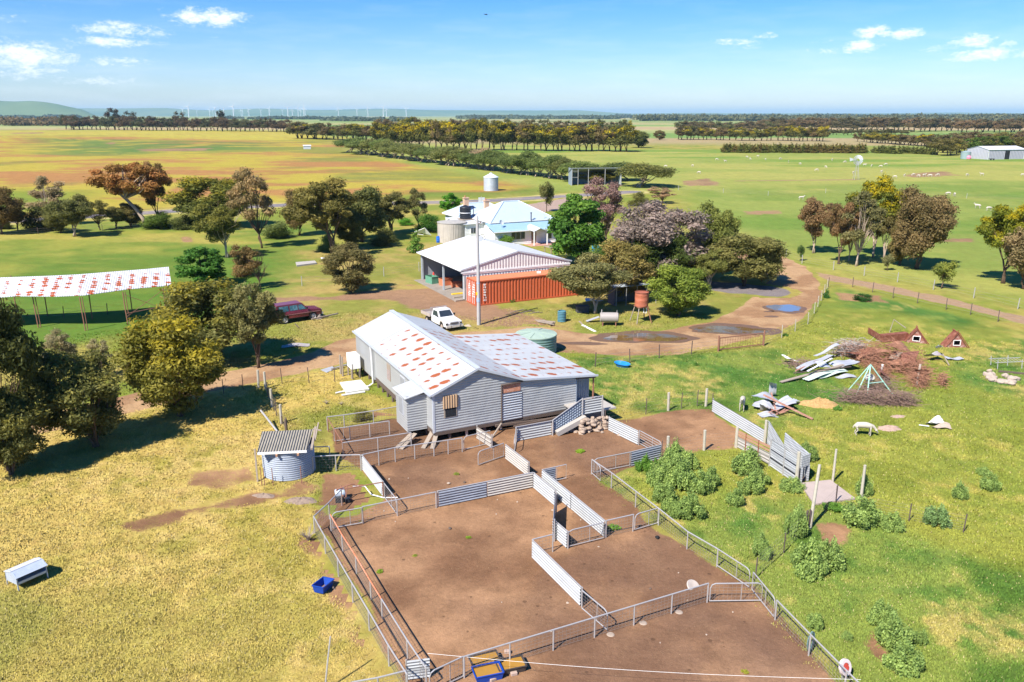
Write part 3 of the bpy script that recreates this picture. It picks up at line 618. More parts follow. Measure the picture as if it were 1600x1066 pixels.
# the shelter belt, row behind and far rows: every tree its own object
def row(kind, label, group, p0, p1, n, tops, wpx, cols, top=0., jx=.3, jy=0.5, name=None, names=None):
    for k in range(n):
        u = (k+.5)/n + tr_rng.uniform(-.3, .3)/n; bx_ = p0[0]+(p1[0]-p0[0])*u; by_ = p0[1]+(p1[1]-p0[1])*u + tr_rng.uniform(-jy, jy)
        ty = tops[0]+(tops[1]-tops[0])*u + tr_rng.uniform(-1, 1)*.12*(by_-tops[0]); w = wpx*(1.45 if kind == 'far' else 1.15)*tr_rng.uniform(.75, 1.35)
        c = cols[tr_rng.randrange(len(cols))]
        r = tree(kind, label, bx_, by_, min(ty, by_-2), bx_-w/2, bx_+w/2, c[:3], c[3] if len(c) > 3 else top, group)
row('shelter', 'wind-shaped dark green tree with bare pale stems in the long shelter belt', 'trees of the long shelter belt', (545,238), (885,281), 30, (212,241), 34, [SH, SH, (.052,.07,.03), (.07,.078,.036)])
for a in [('shelter','mauve-tinted shelter belt tree with leaning bare stems left of the silo',716,259,226,698,738,(.15,.11,.1),0.),
          ('shelter','second mauve shelter belt tree with a raised pale crown',752,262,226,735,768,(.16,.125,.115),0.),
          ('shelter','domed green shelter tree behind the open-fronted farm shed',905,284,246,880,935,SH,0.),
          ('shelter','flat-topped dark shelter tree right behind the open-fronted farm shed',970,282,247,938,1000,(.05,.066,.03),0.),
          ('shelter','large round olive shelter tree at the right end of the belt',1010,292,250,976,1052,(.072,.076,.036),.1),
          ('bushy','small bronze-green tree in front of the open-fronted farm shed',932,287,262,905,962,(.09,.082,.03),.2)]: tree(*a)
BRN = [(.068,.052,.036,0), (.07,.056,.04,0), (.056,.056,.032,0), (.055,.06,.026,.6)]
YEL = [(.06,.062,.028,1.), (.062,.058,.03,.85), (.07,.054,.038,.1), (.056,.06,.028,1.)]
row('far', 'yellow-flowering or rusty gum in the tree row behind the shelter belt', 'gums behind the shelter belt', (585,233), (985,237), 44, (189,195), 27, YEL, names=None)
row('far', 'brown gum at the back of the plantation behind the shelter belt', 'brown gums at the back of the plantation', (590,213), (985,214), 40, (184,188), 18, BRN)
row('far', 'rusty gum in the row joining the field edge to the plantation', 'gums at the field edge', (462,216), (585,221), 16, (190,196), 26, BRN)
row('far', 'dark gum in the distant row across the far side of the dry field', 'gums across the far side of the dry field', (100,202.5), (455,206), 52, (181,186), 17, [(.05,.036,.03,0), (.06,.042,.034,0), (.04,.042,.026,0)])
for a in [('far','tall emergent gum above the distant row at left',180,202,168,166,196,(.045,.032,.03),0.), ('far','second tall emergent gum in the distant row, right of the first',205,202,172,190,220,(.04,.032,.028),0.),
          ('far','broad dark clump at the left end of the distant row',115,202,180,94,130,(.025,.032,.022),0.), ('far','tall bushy gum in the middle of the distant row',282,203,172,270,295,(.05,.038,.03),0.),
          ('far','odd open-topped gum silhouetted above the distant row under the wind turbines',348,203,170,338,358,(.03,.03,.028),0.),
          ('bushy','dense round dark tree in the green field right of the plantation',998,231,202,984,1017,(.05,.058,.026),0.), ('bushy','small round tree alone in the green field',1031,219,203,1022,1040,(.07,.058,.032),0.)]: tree(*a)
row('far', 'small tree in the line along the horizon at far left', 'trees along the far left boundary', (0,191.5), (100,192.5), 16, (185,186), 12, [(.06,.07,.04,0)])
row('far', 'dark gum in the first grove of the right-hand fields', 'gums of the first grove', (1056,218.5), (1134,219), 12, (196,200), 14, YEL[:3]+BRN)
row('far', 'gum in the second grove of the right-hand fields', 'gums of the second grove', (1136,219.5), (1212,220), 8, (199,199), 15, YEL)
row('far', 'gum in the third grove of the right-hand fields', 'gums of the third grove', (1214,220), (1290,221), 12, (197,198), 14, YEL)
row('far', 'gum in the long hedge-like row below the brown woods', 'gums in the long row below the woods', (1336,221), (1352,221.5), 2, (207,207), 12, YEL)
row('far', 'gum in the long hedge-like row leading to the far shed', 'gums leading to the far shed', (1352,222), (1480,231), 26, (207,211), 15, YEL[:2]+BRN)
row('far', 'bushy tree in the thicket behind the far shed', 'thicket behind the far shed', (1462,241), (1640,238), 26, (216,212), 22, [(.06,.066,.026,.1), (.07,.062,.03,0), (.045,.07,.02,0), (.08,.075,.025,.6)], jy=3)
row('far', 'bushy tree at the back of the thicket behind the far shed', 'back of the thicket behind the far shed', (1480,226), (1640,224), 18, (207,205), 22, [(.085,.062,.048,0), (.07,.062,.03,.2)], jy=2)
row('conifer', 'young planted conifer in the long line across the right-hand field', 'planted line of young conifers', (1128,238.5), (1352,239.5), 60, (224.5,225), 13, [(.055,.062,.022,.1), (.07,.055,.026,.1)])
row('conifer', 'young planted conifer in the broken end of the planted line', 'broken end of the conifer line', (1362,239.5), (1462,241), 18, (227,228), 12, [(.055,.062,.022,0)])
row('far', 'brown gum in the wood across the right-hand skyline', 'brown gums across the right skyline', (1195,203), (1640,207), 54, (184,185), 22, [(.085,.058,.046,0), (.075,.054,.042,0), (.06,.05,.035,0)], jy=1.5)
row('far', 'tree in the belt behind the first and second groves', 'belt behind the groves', (1060,205), (1240,207), 26, (189,190), 16, [(.075,.056,.042,0), (.06,.06,.035,0)], jy=1.5)
row('far', 'low tree in the hedge line beyond the third grove', 'hedge line beyond the third grove', (1236,211), (1420,211), 24, (201,201.5), 10, [(.06,.055,.03,0)])
# far woods reading as dark bands: one object each
def wood(p0, p1, dy, top, n, cols, seed, w=14):
    rg = np.random.default_rng(seed); VV = []; TT = []; vv = []
    for k in range(n):
        u = rg.random(); b = G(p0[0]+(p1[0]-p0[0])*u, p0[1]+(p1[1]-p0[1])*u+rg.uniform(-dy, dy)); D = math.hypot(b.x, b.y); h = D*top/1330*(.6+.6*rg.random()); wd = D*w/1330*(.6+.8*rg.random())
        V, Fq, v, tp = leaves(rg, [(b.x+rg.normal()*wd*.3, b.y+rg.normal()*wd*.3, h*(.45+.15*q), wd*.45, h*.45) for q in range(3)], 90, D*.0016, hmax=h*10, aspect=.7, shell=.2)
        VV.append(V); vv.append(v)
    V = np.concatenate(VV); v = np.concatenate(vv); V[:, 2] = np.maximum(V[:, 2], .1)
    o = link('far_wood', fastmesh('far_wood', V, np.arange(len(V)).reshape(-1, 4), dict(v=('FLOAT', v), top=('FLOAT', v*0)), [LEAF])); o.color = (*cols, 0); o['kind'] = 'stuff'; o['label'] = 'distant dark woodland reading as one band'
wood((1000,188.5), (1660,190), .8, 7, 420, (.055,.058,.042), 201)
wood((960,184.5), (1660,185), .5, 4, 300, (.045,.055,.05), 202)
wood((0,185.2), (60,185.4), .2, 3, 20, (.04,.05,.045), 203, 10)
wood((70,184.6), (120,184.8), .2, 3.5, 14, (.04,.05,.045), 204, 8)
wood((350,186), (640,187), .4, 3, 70, (.04,.05,.045), 205)
wood((510,189), (640,190), .4, 3.2, 50, (.045,.055,.05), 207)
wood((720,185.5), (960,186), .4, 4, 160, (.045,.055,.048), 206)
wood((0,196), (100,196), 1.0, 9, 40, (.075,.055,.042), 208)
# big-leaved weeds in clumps
def weedmesh(seed, n=6000):
    rg = np.random.default_rng(seed); cl = [(math.cos(a)*r_*.42, math.sin(a)*r_*.5, .10+(.62-.45*r_)*rg.random(), .08+.09*rg.random(), .12+.12*rg.random()) for a, r_ in [(rg.random()*6.28, math.sqrt(rg.random())) for _ in range(44)]]
    V, Fq, v, tp = leaves(rg, cl, n, .027, hmax=1., aspect=.85, shell=.3); V[:, 2] = np.abs(V[:, 2])
    return fastmesh('weed', V, Fq, dict(v=('FLOAT', v), top=('FLOAT', tp*0)), [LEAF])
WM = [weedmesh(300+k) for k in range(4)]
WG = (.115,.160,.072)
def weed(label, px, by, w, h, k=0, col=WG, group=None, name='weed_clump'):
    b = G(px, by); s = w/31.*b.y/40.*1.06
    o = link(name, WM[k % 4]); o.location = (b.x, b.y + s*.25, 0); s2 = s*.9; o.scale = (s2, s2, h/31.*b.y/40.*1.45); o.rotation_euler = (0, 0, tr_rng.random()*6); o.color = (*col, 0); tag(o, label, 'weed', group); return o
WD = [('tall weed clump at the left of the yard-side patch beside the pipe fence',1042,745,46,38),('weed clump right of the tallest one in the yard-side patch',1068,768,52,52),('weed clump at the rear of the yard-side patch',1072,735,44,32),
 ('weed clump behind the pipe rail in the yard-side patch',1040,790,42,40),('bushy weed at the front of the yard-side patch',1082,812,46,42),('weed clump at the right of the yard-side patch',1098,775,42,42),('small weed clump against the fence bottom in the yard-side patch',1050,805,34,30),
 ('broad weed clump below the white loading race panel',1168,742,56,42),('weed clump in front of the broad one by the loading race',1176,774,44,36),('low weed clump left in front of the loading race',1152,792,36,30),
 ('pale weed clump at the foot of the race gateway',1240,770,40,24),('tall dark weed clump behind the race panels',1263,724,34,34),('weed clump growing on the wire fence corner',1247,842,40,54),('weed clump under the corner of the wire fence',1192,875,36,44),
 ('big double weed clump below the fence corner, left half',1268,905,60,70),('big double weed clump below the fence corner, right half',1300,892,50,58),('weed clump by the tall grey post beyond the slab',1352,776,32,36),('large weed clump right of the slab on the wire fence',1352,828,66,54),
 ('smaller weed clump attached to the large one right of the slab',1398,832,38,34),('blue-green weed clump on the wire fence end',1468,826,44,40,(.1,.15,.085)),('round dark weed in the open paddock',1503,781,30,28),('round weed right of the dark one in the open paddock',1550,769,32,32),('tiny weed beyond the round one in the open paddock',1538,744,20,16),
 ('weed at the back of the lower right row',1382,985,48,50),('weed in the middle of the lower right row',1404,1020,62,60),('dense weed at the front of the lower right row',1418,1056,66,56),('pale weed beside the hanging rope on the fence',1275,985,30,34),('tiny weed right of the hanging rope',1325,1002,20,16),
 ('weed tuft against the dark corrugated panel',1008,738,30,26,(.06,.12,.03)),('weed tuft right of the dark corrugated panel',1026,742,24,26,(.06,.12,.03)),('weed strip at the foot of the slab',1305,800,34,14,(.06,.12,.03)),('thin weed on the right edge of the lower row',1440,1010,26,30),
 ('low weed on the small bare mound',1310,642,14,8,(.07,.14,.04)),('grass tuft in the middle of the green paddock',1088,572,9,5,(.05,.1,.03)),('dark tuft beside the wire fence posts',1228,526,9,5,(.05,.1,.03)),('weed clump filling the middle of the yard-side patch',1060,752,50,46),('tall weed clump behind the middle of the yard-side patch',1055,728,40,38),('weed clump touching the right of the yard-side patch',1112,762,36,34),('leafy weed clump between the fence and the tallest one',1030,762,38,40),('low weed clump at the near edge of the yard-side patch',1066,812,44,36),('ragged weed clump at the front right of the loading race patch',1188,760,34,28),('weed tuft left below the fence corner clumps',1252,888,34,36),('low weed between the lower right clumps',1393,1004,44,40),('lime sprout left of the dark clod in the big yard',732,842,10,4,(.12,.17,.03)),('lime sprout near the race fence in the big yard',593,896,13,5,(.12,.17,.03)),('faint sprout in the upper part of the big yard',648,870,9,3,(.13,.15,.04)),('lime tuft on the dirt behind the elbow fence',907,708,16,5,(.12,.18,.03)),('pale sprout at the middle of the middle yard',713,743,10,4,(.13,.15,.05)),('dry yellow tuft at the lower right of the front yard',1165,1053,14,5,(.16,.16,.04)),('weed strip beside the end of the long sheet fence',960,829,22,8,(.07,.14,.03))]
for k, a in enumerate(WD): weed(a[0], a[1], a[2], a[3], a[4], k, a[5] if len(a) > 5 else WG)
# ---- materials for buildings ----
ZINC = (.40, .41, .405); ZINCL = (.53, .54, .535)
M_wall = corrmat('zinc_wall', ZINC, 'z', .16, .25, panel=(.45, .45, .8), var=.16)
M_roof = corrmat('zinc_roof', ZINCL, 'y', .16, .5, panel=(.3, 1.25, .02), var=.10, rough=.38)
M_roofr = corrmat('zinc_roof_rusty', ZINCL, 'y', .16, .5, rust=(.46, .115, .025), rustmode=(1.5, .78, .0), panel=(.3, 1.25, .02), var=.10, rough=.38)
M_roofh = corrmat('hay_roof_rusty', (.60,.60,.62), 'x', .2, .4, rust=(.46, .105, .025), rustmode=(.95, 2.3, -2.9), panel=(1.1, .3, .02), var=.08)
M_zincx = corrmat('zinc_vertical', (.26,.31,.38), 'x', .16, .8, var=.15)
M_colorb = corrmat('shed_cladding', (.66,.65,.62), 'x', .34, .3, var=.06, ribshade=.1)
M_colory = corrmat('shed_cladding_side', (.42,.44,.48), 'y', .34, 1., var=.06, ribshade=.6)
M_shedroof = corrmat('shed_roof_sheet', (.58,.59,.60), 'y', .25, .25, var=.04, rough=.5)
M_house = corrmat('house_roof_sheet', (.47,.54,.60), 'y', .15, .35, var=.07, rough=.45, panel=(.3, .9, .02))
M_housex = corrmat('house_roof_sheet_hip', (.42,.51,.58), 'x', .15, .35, var=.07, rough=.45)
M_veranda = corrmat('veranda_roof_sheet', (.28,.44,.56), 'x', .15, .35, var=.1, rough=.45)
M_white = plain('white_paint', (.82,.82,.80), .55, 0, .06, 3., (.55,.52,.46), .25)
M_board = corrmat('white_weatherboard', (.80,.81,.82), 'z', .2, .35, var=.05)
M_trim = plain('grey_flashing', (.55,.58,.62), .45, .2, .1)
M_dark = plain('dark_opening', (.02,.022,.026), .9)
M_glass = plain('window_glass', (.03,.04,.05), .08, 0, .2, 2, spec=.8)
M_timber = plain('weathered_timber', (.34,.28,.22), .9, 0, .3, 6, (.12,.09,.07), .6, bumps=.3)
M_timberd = plain('dark_stained_timber', (.13,.095,.075), .9, 0, .35, 6, (.05,.04,.035), .6, bumps=.3)
M_conc = plain('concrete', (.40,.37,.33), .9, 0, .15, 3, (.30,.26,.22), .5, bumps=.15)
M_white_slab = plain('white_slab_paint', (.62,.61,.56), .8, 0, .05, 3, (.55,.5,.4), .3)
M_brick = plain('tan_brick', (.58,.38,.25), .85, 0, .2, 8)
M_galv = plain('galvanised_pipe', (.48,.465,.455), .4, .35, .2, 8, (.35,.22,.16), .3)
M_rustpipe = plain('rusty_pipe', (.30,.14,.09), .8, .1, .3, 8, (.12,.06,.045), .6)
M_rust = plain('rusty_steel', (.26,.085,.05), .85, .1, .4, 5, (.42,.20,.12), .5, bumps=.2)
M_gutter = plain('white_gutter', (.78,.78,.78), .5)
M_black = plain('black_poly', (.022,.026,.032), .45, 0, .15)
M_rubber = plain('tyre_rubber', (.02,.02,.02), .85)
M_stone = plain('field_stone', (.36,.27,.20), .95, 0, .3, 3, (.46,.41,.35), .6, bumps=.4)

# ================= woolshed =================
SH0 = G(678, 692)
shed = thing('woolshed', 'long corrugated iron shearing shed with rust-flecked roof beside the sheep yards', 'shed', SH0, RZ)
def gz(x):  # roof line across the front
    return np.interp(x, [0, 2.85, 5.9, 11.1], [3.06, 4.25, 3.12, 2.66])
m = MB(); prof = [(0, .62), (11.1, .62), (11.1, 2.66), (5.9, 3.12), (2.85, 4.25), (0, 3.06)]
m.prism([(0, .62), (9.75, .62), (9.75, gz(9.75)), (5.9, 3.12), (2.85, 4.25), (0, 3.06)], 'y', 0, .08); w = m.build('wall', M_wall, shed); w['label'] = 'front wall of horizontal corrugated sheets'
m = MB(); m.bx(0, .08, .08, 11.6, .75, 3.04); m.build('wall', M_wall, shed)
m = MB(); m.bx(-.05, .06, 11.6, 16.2, .5, 3.04); m.build('wall', corrmat('zinc_wall_smooth', (.40,.415,.42), 'y', .16, .5, panel=(.4,.8,.02)), shed)
m = MB(); m.prism([(0, .6), (5.9, .6), (5.9, 3.1), (2.85, 4.2), (0, 3.04)], 'y', 16.1, 16.2); m.build('wall', M_wall, shed)
m = MB(); m.bx(5.82, 5.9, 11.5, 16.1, .6, 3.1); m.build('wall', M_wall, shed)
m = MB(); m.bx(11.02, 11.1, .6, 11.4, .5, 2.64); m.build('wall', M_wall, shed)
m = MB(); m.bx(5.9, 11.02, 11.3, 11.4, .5, 2.66); m.build('wall', M_wall, shed)
# roof
def roofpan(name, q, mat, t=.05, lab=None):
    o = MB().slab(q, t).build(name, mat, shed)
    if lab: o['label'] = lab
    return o
roofpan('roof', [(-.12,-.15,3.04),(2.85,-.15,4.28),(2.85,11.6,4.28),(-.12,11.6,3.04)], M_roofr, lab='rust-spotted left roof slope')
roofpan('roof', [(-.16,11.55,3.07),(2.85,11.55,4.32),(2.85,16.3,4.32),(-.16,16.3,3.07)], M_roof, lab='plain grey rear part of the left roof slope')
roofpan('roof', [(2.85,-.15,4.28),(5.95,-.15,3.15),(5.95,11.5,3.15),(2.85,11.5,4.28)], M_roofr)
roofpan('roof', [(2.85,11.45,4.31),(6.0,11.45,3.17),(6.0,16.3,3.17),(2.85,16.3,4.31)], M_roof)
roofpan('lean_to_roof', [(5.9,-.15,3.13),(11.25,-.15,2.66),(11.25,11.55,2.66),(5.9,11.55,3.13)], M_roofr)
m = MB(); m.beam((2.85,-.18,4.32),(2.85,16.3,4.35),.34,.025); m.build('ridge_cap', M_trim, shed)
m = MB(); m.beam((-.14,-.19,3.03),(2.85,-.19,4.27),.05,.14); m.beam((2.85,-.19,4.27),(5.95,-.19,3.14),.05,.14); m.beam((5.95,-.19,3.14),(11.27,-.19,2.66),.05,.12); m.build('barge_flashing', M_trim, shed)
m = MB(); m.beam((-.19,-.15,2.99),(-.19,11.6,2.99),.12,.1); m.beam((-.23,11.6,3.02),(-.23,16.3,3.02),.12,.1); m.build('gutter', M_trim, shed)
m = MB(); m.tube([(-.24,11.75,2.95),(-.2,11.75,2.5),(-.16,11.75,.25),(-.5,11.75,.06)], .055, 8); m.tube([(-.5,11.75,.07),(-3.0,11.3,.07)], .055, 8); m.build('downpipe', M_gutter, shed)
m = MB(); m.bx(-.02,.1,-.02,.1,.6,3.05); m.build('corner_flashing', M_trim, shed)
# front features
f = MB(); f.bx(.68,1.52,-.03,.0,1.45,2.85); fw = f.build('window', M_timber, shed)
m = MB(); m.bx(.76,1.44,-.045,-.03,1.5,2.05); m.build('pane', M_dark, fw)
m = MB(); m.bx(.62,1.56,-.09,-.035,2.05,2.82); m.build('shutter', corrmat('orange_board', (.52,.34,.20), 'x', .16, .7), fw)
d_ = MB(); d_.corr((4.5,-.04,0),(5.85,-.04,0),.6,2.42,.16,.02,.01); dd = d_.build('door', corrmat('patched_zinc', (.46,.48,.50), 'z', .16, .6), shed); dd['label'] = 'loose corrugated sheets patching the doorway'
m = MB(); m.bx(4.55,5.75,-.03,-.004,2.42,2.92); m.build('vent_board', plain('orange_rust_sheet', (.52,.22,.12), .8, 0, .35, 10, (.66,.6,.55), .8), shed)
m = MB(); m.beam((4.42,-.07,2.97),(5.9,-.07,3.02),.14,.05); m.beam((4.46,-.05,.6),(4.46,-.05,2.95),.06,.06); m.build('door_hood', M_timberd, shed)
m = MB(); m.bx(9.75,9.83,.0,.6,.6,2.72); m.build('wall', M_zincx, shed)
m = MB(); m.bx(9.8,11.02,.5,.56,.62,2.66); o = m.build('sliding_door', M_zincx, shed); o['label'] = 'dark vertical corrugated door at the right corner'
m = MB(); m.beam((9.7,-.06,2.62),(11.15,-.06,2.52),.1,.08); m.build('door_rail', M_timberd, shed)
m = MB(); m.bx(11.02,11.1,-.02,.06,.5,2.6); m.build('post', M_rustpipe, shed)
# left wall openings
f = MB(); f.bx(-.03,.0,7.95,8.7,1.45,2.6); fw = f.build('window', M_timber, shed); m = MB(); m.bx(-.05,-.03,8.02,8.62,1.5,2.2); m.build('pane', plain('rust_louvre', (.36,.30,.28), .8, 0, .5, 9, (.42,.14,.07), .7), fw)
f = MB(); f.bx(-.03,.0,5.0,5.9,1.5,2.55); fw = f.build('window', M_trim, shed); m = MB(); m.bx(-.05,-.03,5.08,5.82,1.56,2.48); m.build('pane', plain('grey_louvre', (.30,.31,.32), .7), fw)
# porch box
m = MB(); m.bx(-1.25,0,1.05,1.13,.55,2.75); m.build('porch_wall', M_wall, shed)
m = MB(); m.bx(-1.25,-1.17,1.13,3.1,.5,2.72); m.build('porch_wall', M_wall, shed)
m = MB(); m.bx(-1.17,0,3.02,3.1,.55,2.75); m.build('porch_wall', M_wall, shed)
roofpan('porch_roof', [(-1.42,.9,2.68),(0.0,.9,3.0),(0.0,3.3,3.0),(-1.42,3.3,2.68)], M_roof)
f = MB(); f.bx(-1.28,-1.25,1.7,2.5,1.35,2.5); fw = f.build('window', M_trim, shed); m = MB(); m.bx(-1.30,-1.28,1.78,2.42,1.42,2.42); m.build('pane', plain('grey_louvre', (.3,.3,.3)), fw)
# under-floor: bearers, stumps, dark void
m = MB(); m.bx(.3,10.6,.4,11.2,.30,.56); m.bx(.3,5.7,11.2,16,.30,.56); m.build('floor', M_timberd, shed)
for k, x in enumerate([.12,1.1,2.2,3.4,4.5,5.6,6.7,7.8,8.9]):
    m = MB(); m.tube([(x,.2,-.1),(x,.2,.6)], .1, 7); m.build('stump', M_timberd if k % 2 else M_galv, shed)
for k in range(14):
    m = MB(); m.tube([(.1,1.4+k*1.1,-.1),(.1,1.4+k*1.1,.75)], .09, 7); m.build('stump', M_timberd, shed)
m = MB(); m.beam((.1,.03,.52),(9.6,.03,.5),.06,.22); m.beam((.06,.1,.55),(.06,16.1,.5),.06,.3); m.beam((4.0,-.1,.42),(9.2,-.25,.2),.12,.14); m.beam((5.2,-.2,.2),(9.4,-.35,.38),.16,.12); m.build('bearer', M_timberd, shed)
m = MB()
for k, (a, b) in enumerate([((-1.1,.8,.5),(-2.3,.1,.04)),((-.9,.7,.5),(-2.1,-.15,.04)),((.1,.5,.5),(-.9,-.6,.04)),((.35,.4,.5),(-.45,-.9,.04))]): m.beam(a, b, .26, .05)
m.build('counting_ramp', M_timber, shed)
m = MB(); m.tube([(4.4,-.1,.5),(3.4,-.9,.05)], .06, 6); m.build('prop', M_timber, shed)
# white box and stand at the rear left corner
wb = thing('pump_box', 'white metal box on timber posts at the rear left corner of the woolshed', 'box', SH0 + NV*-.75 + DV*14.6, RZ)
m = MB(); m.bx(-.35,.35,-.6,.6,.75,1.75); m.build('box', M_white, wb)
for x, y in ((-.3,-.5),(.3,-.5),(-.3,.5),(.3,.5),(-.75,1.0),(-.75,.4)):
    m = MB(); m.tube([(x,y,-.05),(x,y,.75 if abs(x) < .5 else 1.5)], .07, 6); m.build('leg', M_timber, wb)
# ramp and landing screens on the right end
rp = thing('loading_ramp', 'earth loading ramp with corrugated side screens and a stone retaining wall at the woolshed door', 'ramp', SH0, RZ)
m = MB(); m.corr((4.45,-2.03,0),(6.85,-2.05,0),.03,.92,.16,.02); m.build('screen', M_wall, rp)
m = MB(); m.corr((6.9,-2.05,0),(8.95,-2.08,0),(.05,1.0),(.92,2.0),.16,.02); m.build('screen', M_zincx, rp)
m = MB(); m.corr((8.98,-2.1,0),(10.35,-2.12,0),.98,1.95,.16,.02); m.build('screen', M_wall, rp)
for x, z0, z1 in ((4.4,0,1.0),(6.88,0,1.0),(8.96,.3,2.1),(10.4,0,2.05),(10.5,0,1.2)):
    m = MB(); m.tube([(x,-2.15,z0-.1),(x,-2.15,z1)], .045, 7); m.build('post', M_galv, rp)
m = MB(); m.tube([(4.4,-2.05,.95),(6.88,-2.07,.95),(8.96,-2.1,2.03),(10.4,-2.12,2.0)], .03, 6); m.build('rail', M_galv, rp)
m = MB(); m.prism([(7.4,0),(8.4,.62),(9.0,.95),(10.6,.95),(10.6,0)], 'y', -1.95, -.9); m.build('ramp_fill', plain('rammed_earth', (.28,.21,.16), .95, 0, .2, 3, bumps=.4), rp)
m = MB(); m.bx(8.9,11.6,-1.9,.45,.90,1.0); m.build('landing', M_conc, rp)
m = MB(); m.beam((7.1,-2.25,.14),(9.1,-2.3,.85),.34,.3); m.build('kerb', M_conc, rp)
def rock(mb, c, r, rg):
    bm = bmesh.new(); bmesh.ops.create_icosphere(bm, subdivisions=2, radius=1); ph = rg.random(3)*6
    s = (r*(.7+.6*rg.random()), r*(.7+.6*rg.random()), r*(.5+.4*rg.random()))
    vs = [(c[0]+v.co.x*s[0]*(1+.18*math.sin(3*v.co.y+ph[0])), c[1]+v.co.y*s[1]*(1+.18*math.sin(4*v.co.z+ph[1])), c[2]+v.co.z*s[2]*(1+.2*math.sin(3*v.co.x+ph[2]))) for v in bm.verts]
    mb.add(vs, [tuple(v.index for v in f.verts) for f in bm.faces]); bm.free()
rg = np.random.default_rng(5)
m = MB()
for k in range(60):
    x = 8.6+rg.random()*2.0; z = rg.random()*.85; rock(m, (x, -2.35-.25*rg.random()-.2*(1-z), min(z, (x-7.9)*.8)), .13+.07*rg.random(), rg)
m.build('stone_wall', M_stone, rp)
for k, (px, py) in enumerate([(893,674),(899,676),(906,671),(912,675),(935,675),(938,672),(941,677),(886,676),(960,676),(968,681),(950,668),(884,669),(902,667)]):
    b = G(px, py); m = MB(); rock(m, (0,0,.05), .12+.07*rg.random(), rg); o = m.build('loose_stone', M_stone, loc=b); tag(o, 'pale stone fallen in the dirt below the loading ramp', 'stone', 'stones fallen below the loading ramp')

# ================= machinery shed =================
c0 = G(725, 470); ms = thing('machinery_shed', 'open-fronted white steel machinery shed with low gable roof behind the orange container', 'shed', c0, RZ)
Wd, Dp, e, r = 12.7, 13.0, 3.3, 4.75
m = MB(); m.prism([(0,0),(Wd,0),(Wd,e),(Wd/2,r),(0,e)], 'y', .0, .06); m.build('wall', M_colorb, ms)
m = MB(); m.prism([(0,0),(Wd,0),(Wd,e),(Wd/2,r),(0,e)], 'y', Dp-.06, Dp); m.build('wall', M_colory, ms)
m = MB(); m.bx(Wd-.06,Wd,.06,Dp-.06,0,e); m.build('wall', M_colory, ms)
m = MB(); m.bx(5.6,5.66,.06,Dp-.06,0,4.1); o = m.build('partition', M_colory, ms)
for a, b in (((-.3,-.05,e-.05),(Wd/2,-.05,r+.05)),((Wd/2,-.05,r+.05),(Wd+.3,-.05,e-.05))):
    MB().slab([a, b, (b[0],Dp+.2,b[2]), (a[0],Dp+.2,a[2])], .05).build('roof', M_shedroof, ms)
m = MB(); m.beam((-.3,-.07,e-.06),(Wd/2,-.07,r+.03),.04,.16); m.beam((Wd/2,-.07,r+.03),(Wd+.3,-.07,e-.06),.04,.16); m.build('barge_board', M_trim, ms)
m = MB(); m.beam((-.36,-.1,e-.1),(-.36,Dp+.2,e-.1),.13,.12); m.build('gutter', M_gutter, ms)
m = MB(); m.beam((-.3,-.03,2.98),(Wd+.1,-.03,2.98),.05,.17); m.build('white_band', M_white, ms)
m = MB(); m.beam((-.1,-.02,2.80),(Wd+.05,-.02,2.80),.03,.14); m.build('band_shadow', plain('pinkish_band_shade', (.68,.52,.48), .7), ms)  # pinkish strip standing in for the shadow under the white band
for y in (5.9, 12.7, .12):
    m = MB(); m.bx(-.02,.16,y-.09,y+.09,0,e-.1); m.build('post', plain('steel_post', (.45,.50,.54), .5, .2), ms)
m = MB(); m.bx(-1.0,5.6,.2,12.8,.0,.035); m.build('floor', plain('old_floor_concrete', (.27,.235,.20), .9, 0, .25, 1.2), ms)
m = MB(); m.beam((2.5,Dp-.12,2.3),(4.6,Dp-.12,2.3),.1,.1); m.build('rail', M_timber, ms)
M_orange_bin = plain('faded_orange_bin', (.55,.20,.10), .6); M_green_bin = plain('green_garden_mesh', (.12,.30,.20), .7)
def crate(name, lab, x, y, z, w, d, h, mat, cat='bin', rot=0.2):
    t = thing(name, lab, cat, c0+NV*x+DV*y+Vector((0,0,z)), RZ+rot)
    m = MB(); m.bx(-w/2,w/2,-d/2,-d/2+.04,0,h); m.bx(-w/2,w/2,d/2-.04,d/2,0,h); m.bx(-w/2,-w/2+.04,-d/2+.04,d/2-.04,0,h); m.bx(w/2-.04,w/2,-d/2+.04,d/2-.04,0,h); m.bx(-w/2+.04,w/2-.04,-d/2+.04,d/2-.04,0.02,.05); m.build('side_walls', mat, t)
    m = MB(); m.beam((-w/2-.03,-d/2,h),(w/2+.03,-d/2,h),.07,.05); m.beam((-w/2-.03,d/2,h),(w/2+.03,d/2,h),.07,.05); m.build('rim', mat, t); return t
crate('storage_crate', 'orange crate on the machinery shed floor beside the middle post', 1.3, 8.4, .04, 1.3, .9, .75, M_orange_bin)
crate('storage_crate', 'long flat orange tray behind the crate in the machinery shed', 2.7, 7.0, .04, 2.4, 1.4, .4, M_orange_bin, rot=-.3)
crate('storage_crate', 'green mesh bin at the back opening of the machinery shed', .3, 10.2, .04, .9, 1.4, .8, M_green_bin)
b = MB(); b.lathe([(.001,0),(.2,0),(.18,.5),(.08,1.0),(.001,1.05)], 12); o = b.build('red_cone', plain('red_plastic', (.6,.06,.04), .5), loc=c0+NV*.9+DV*11.2+Vector((0,0,.04))); tag(o, 'red cone-shaped marker at the rear of the open shed', 'cone')
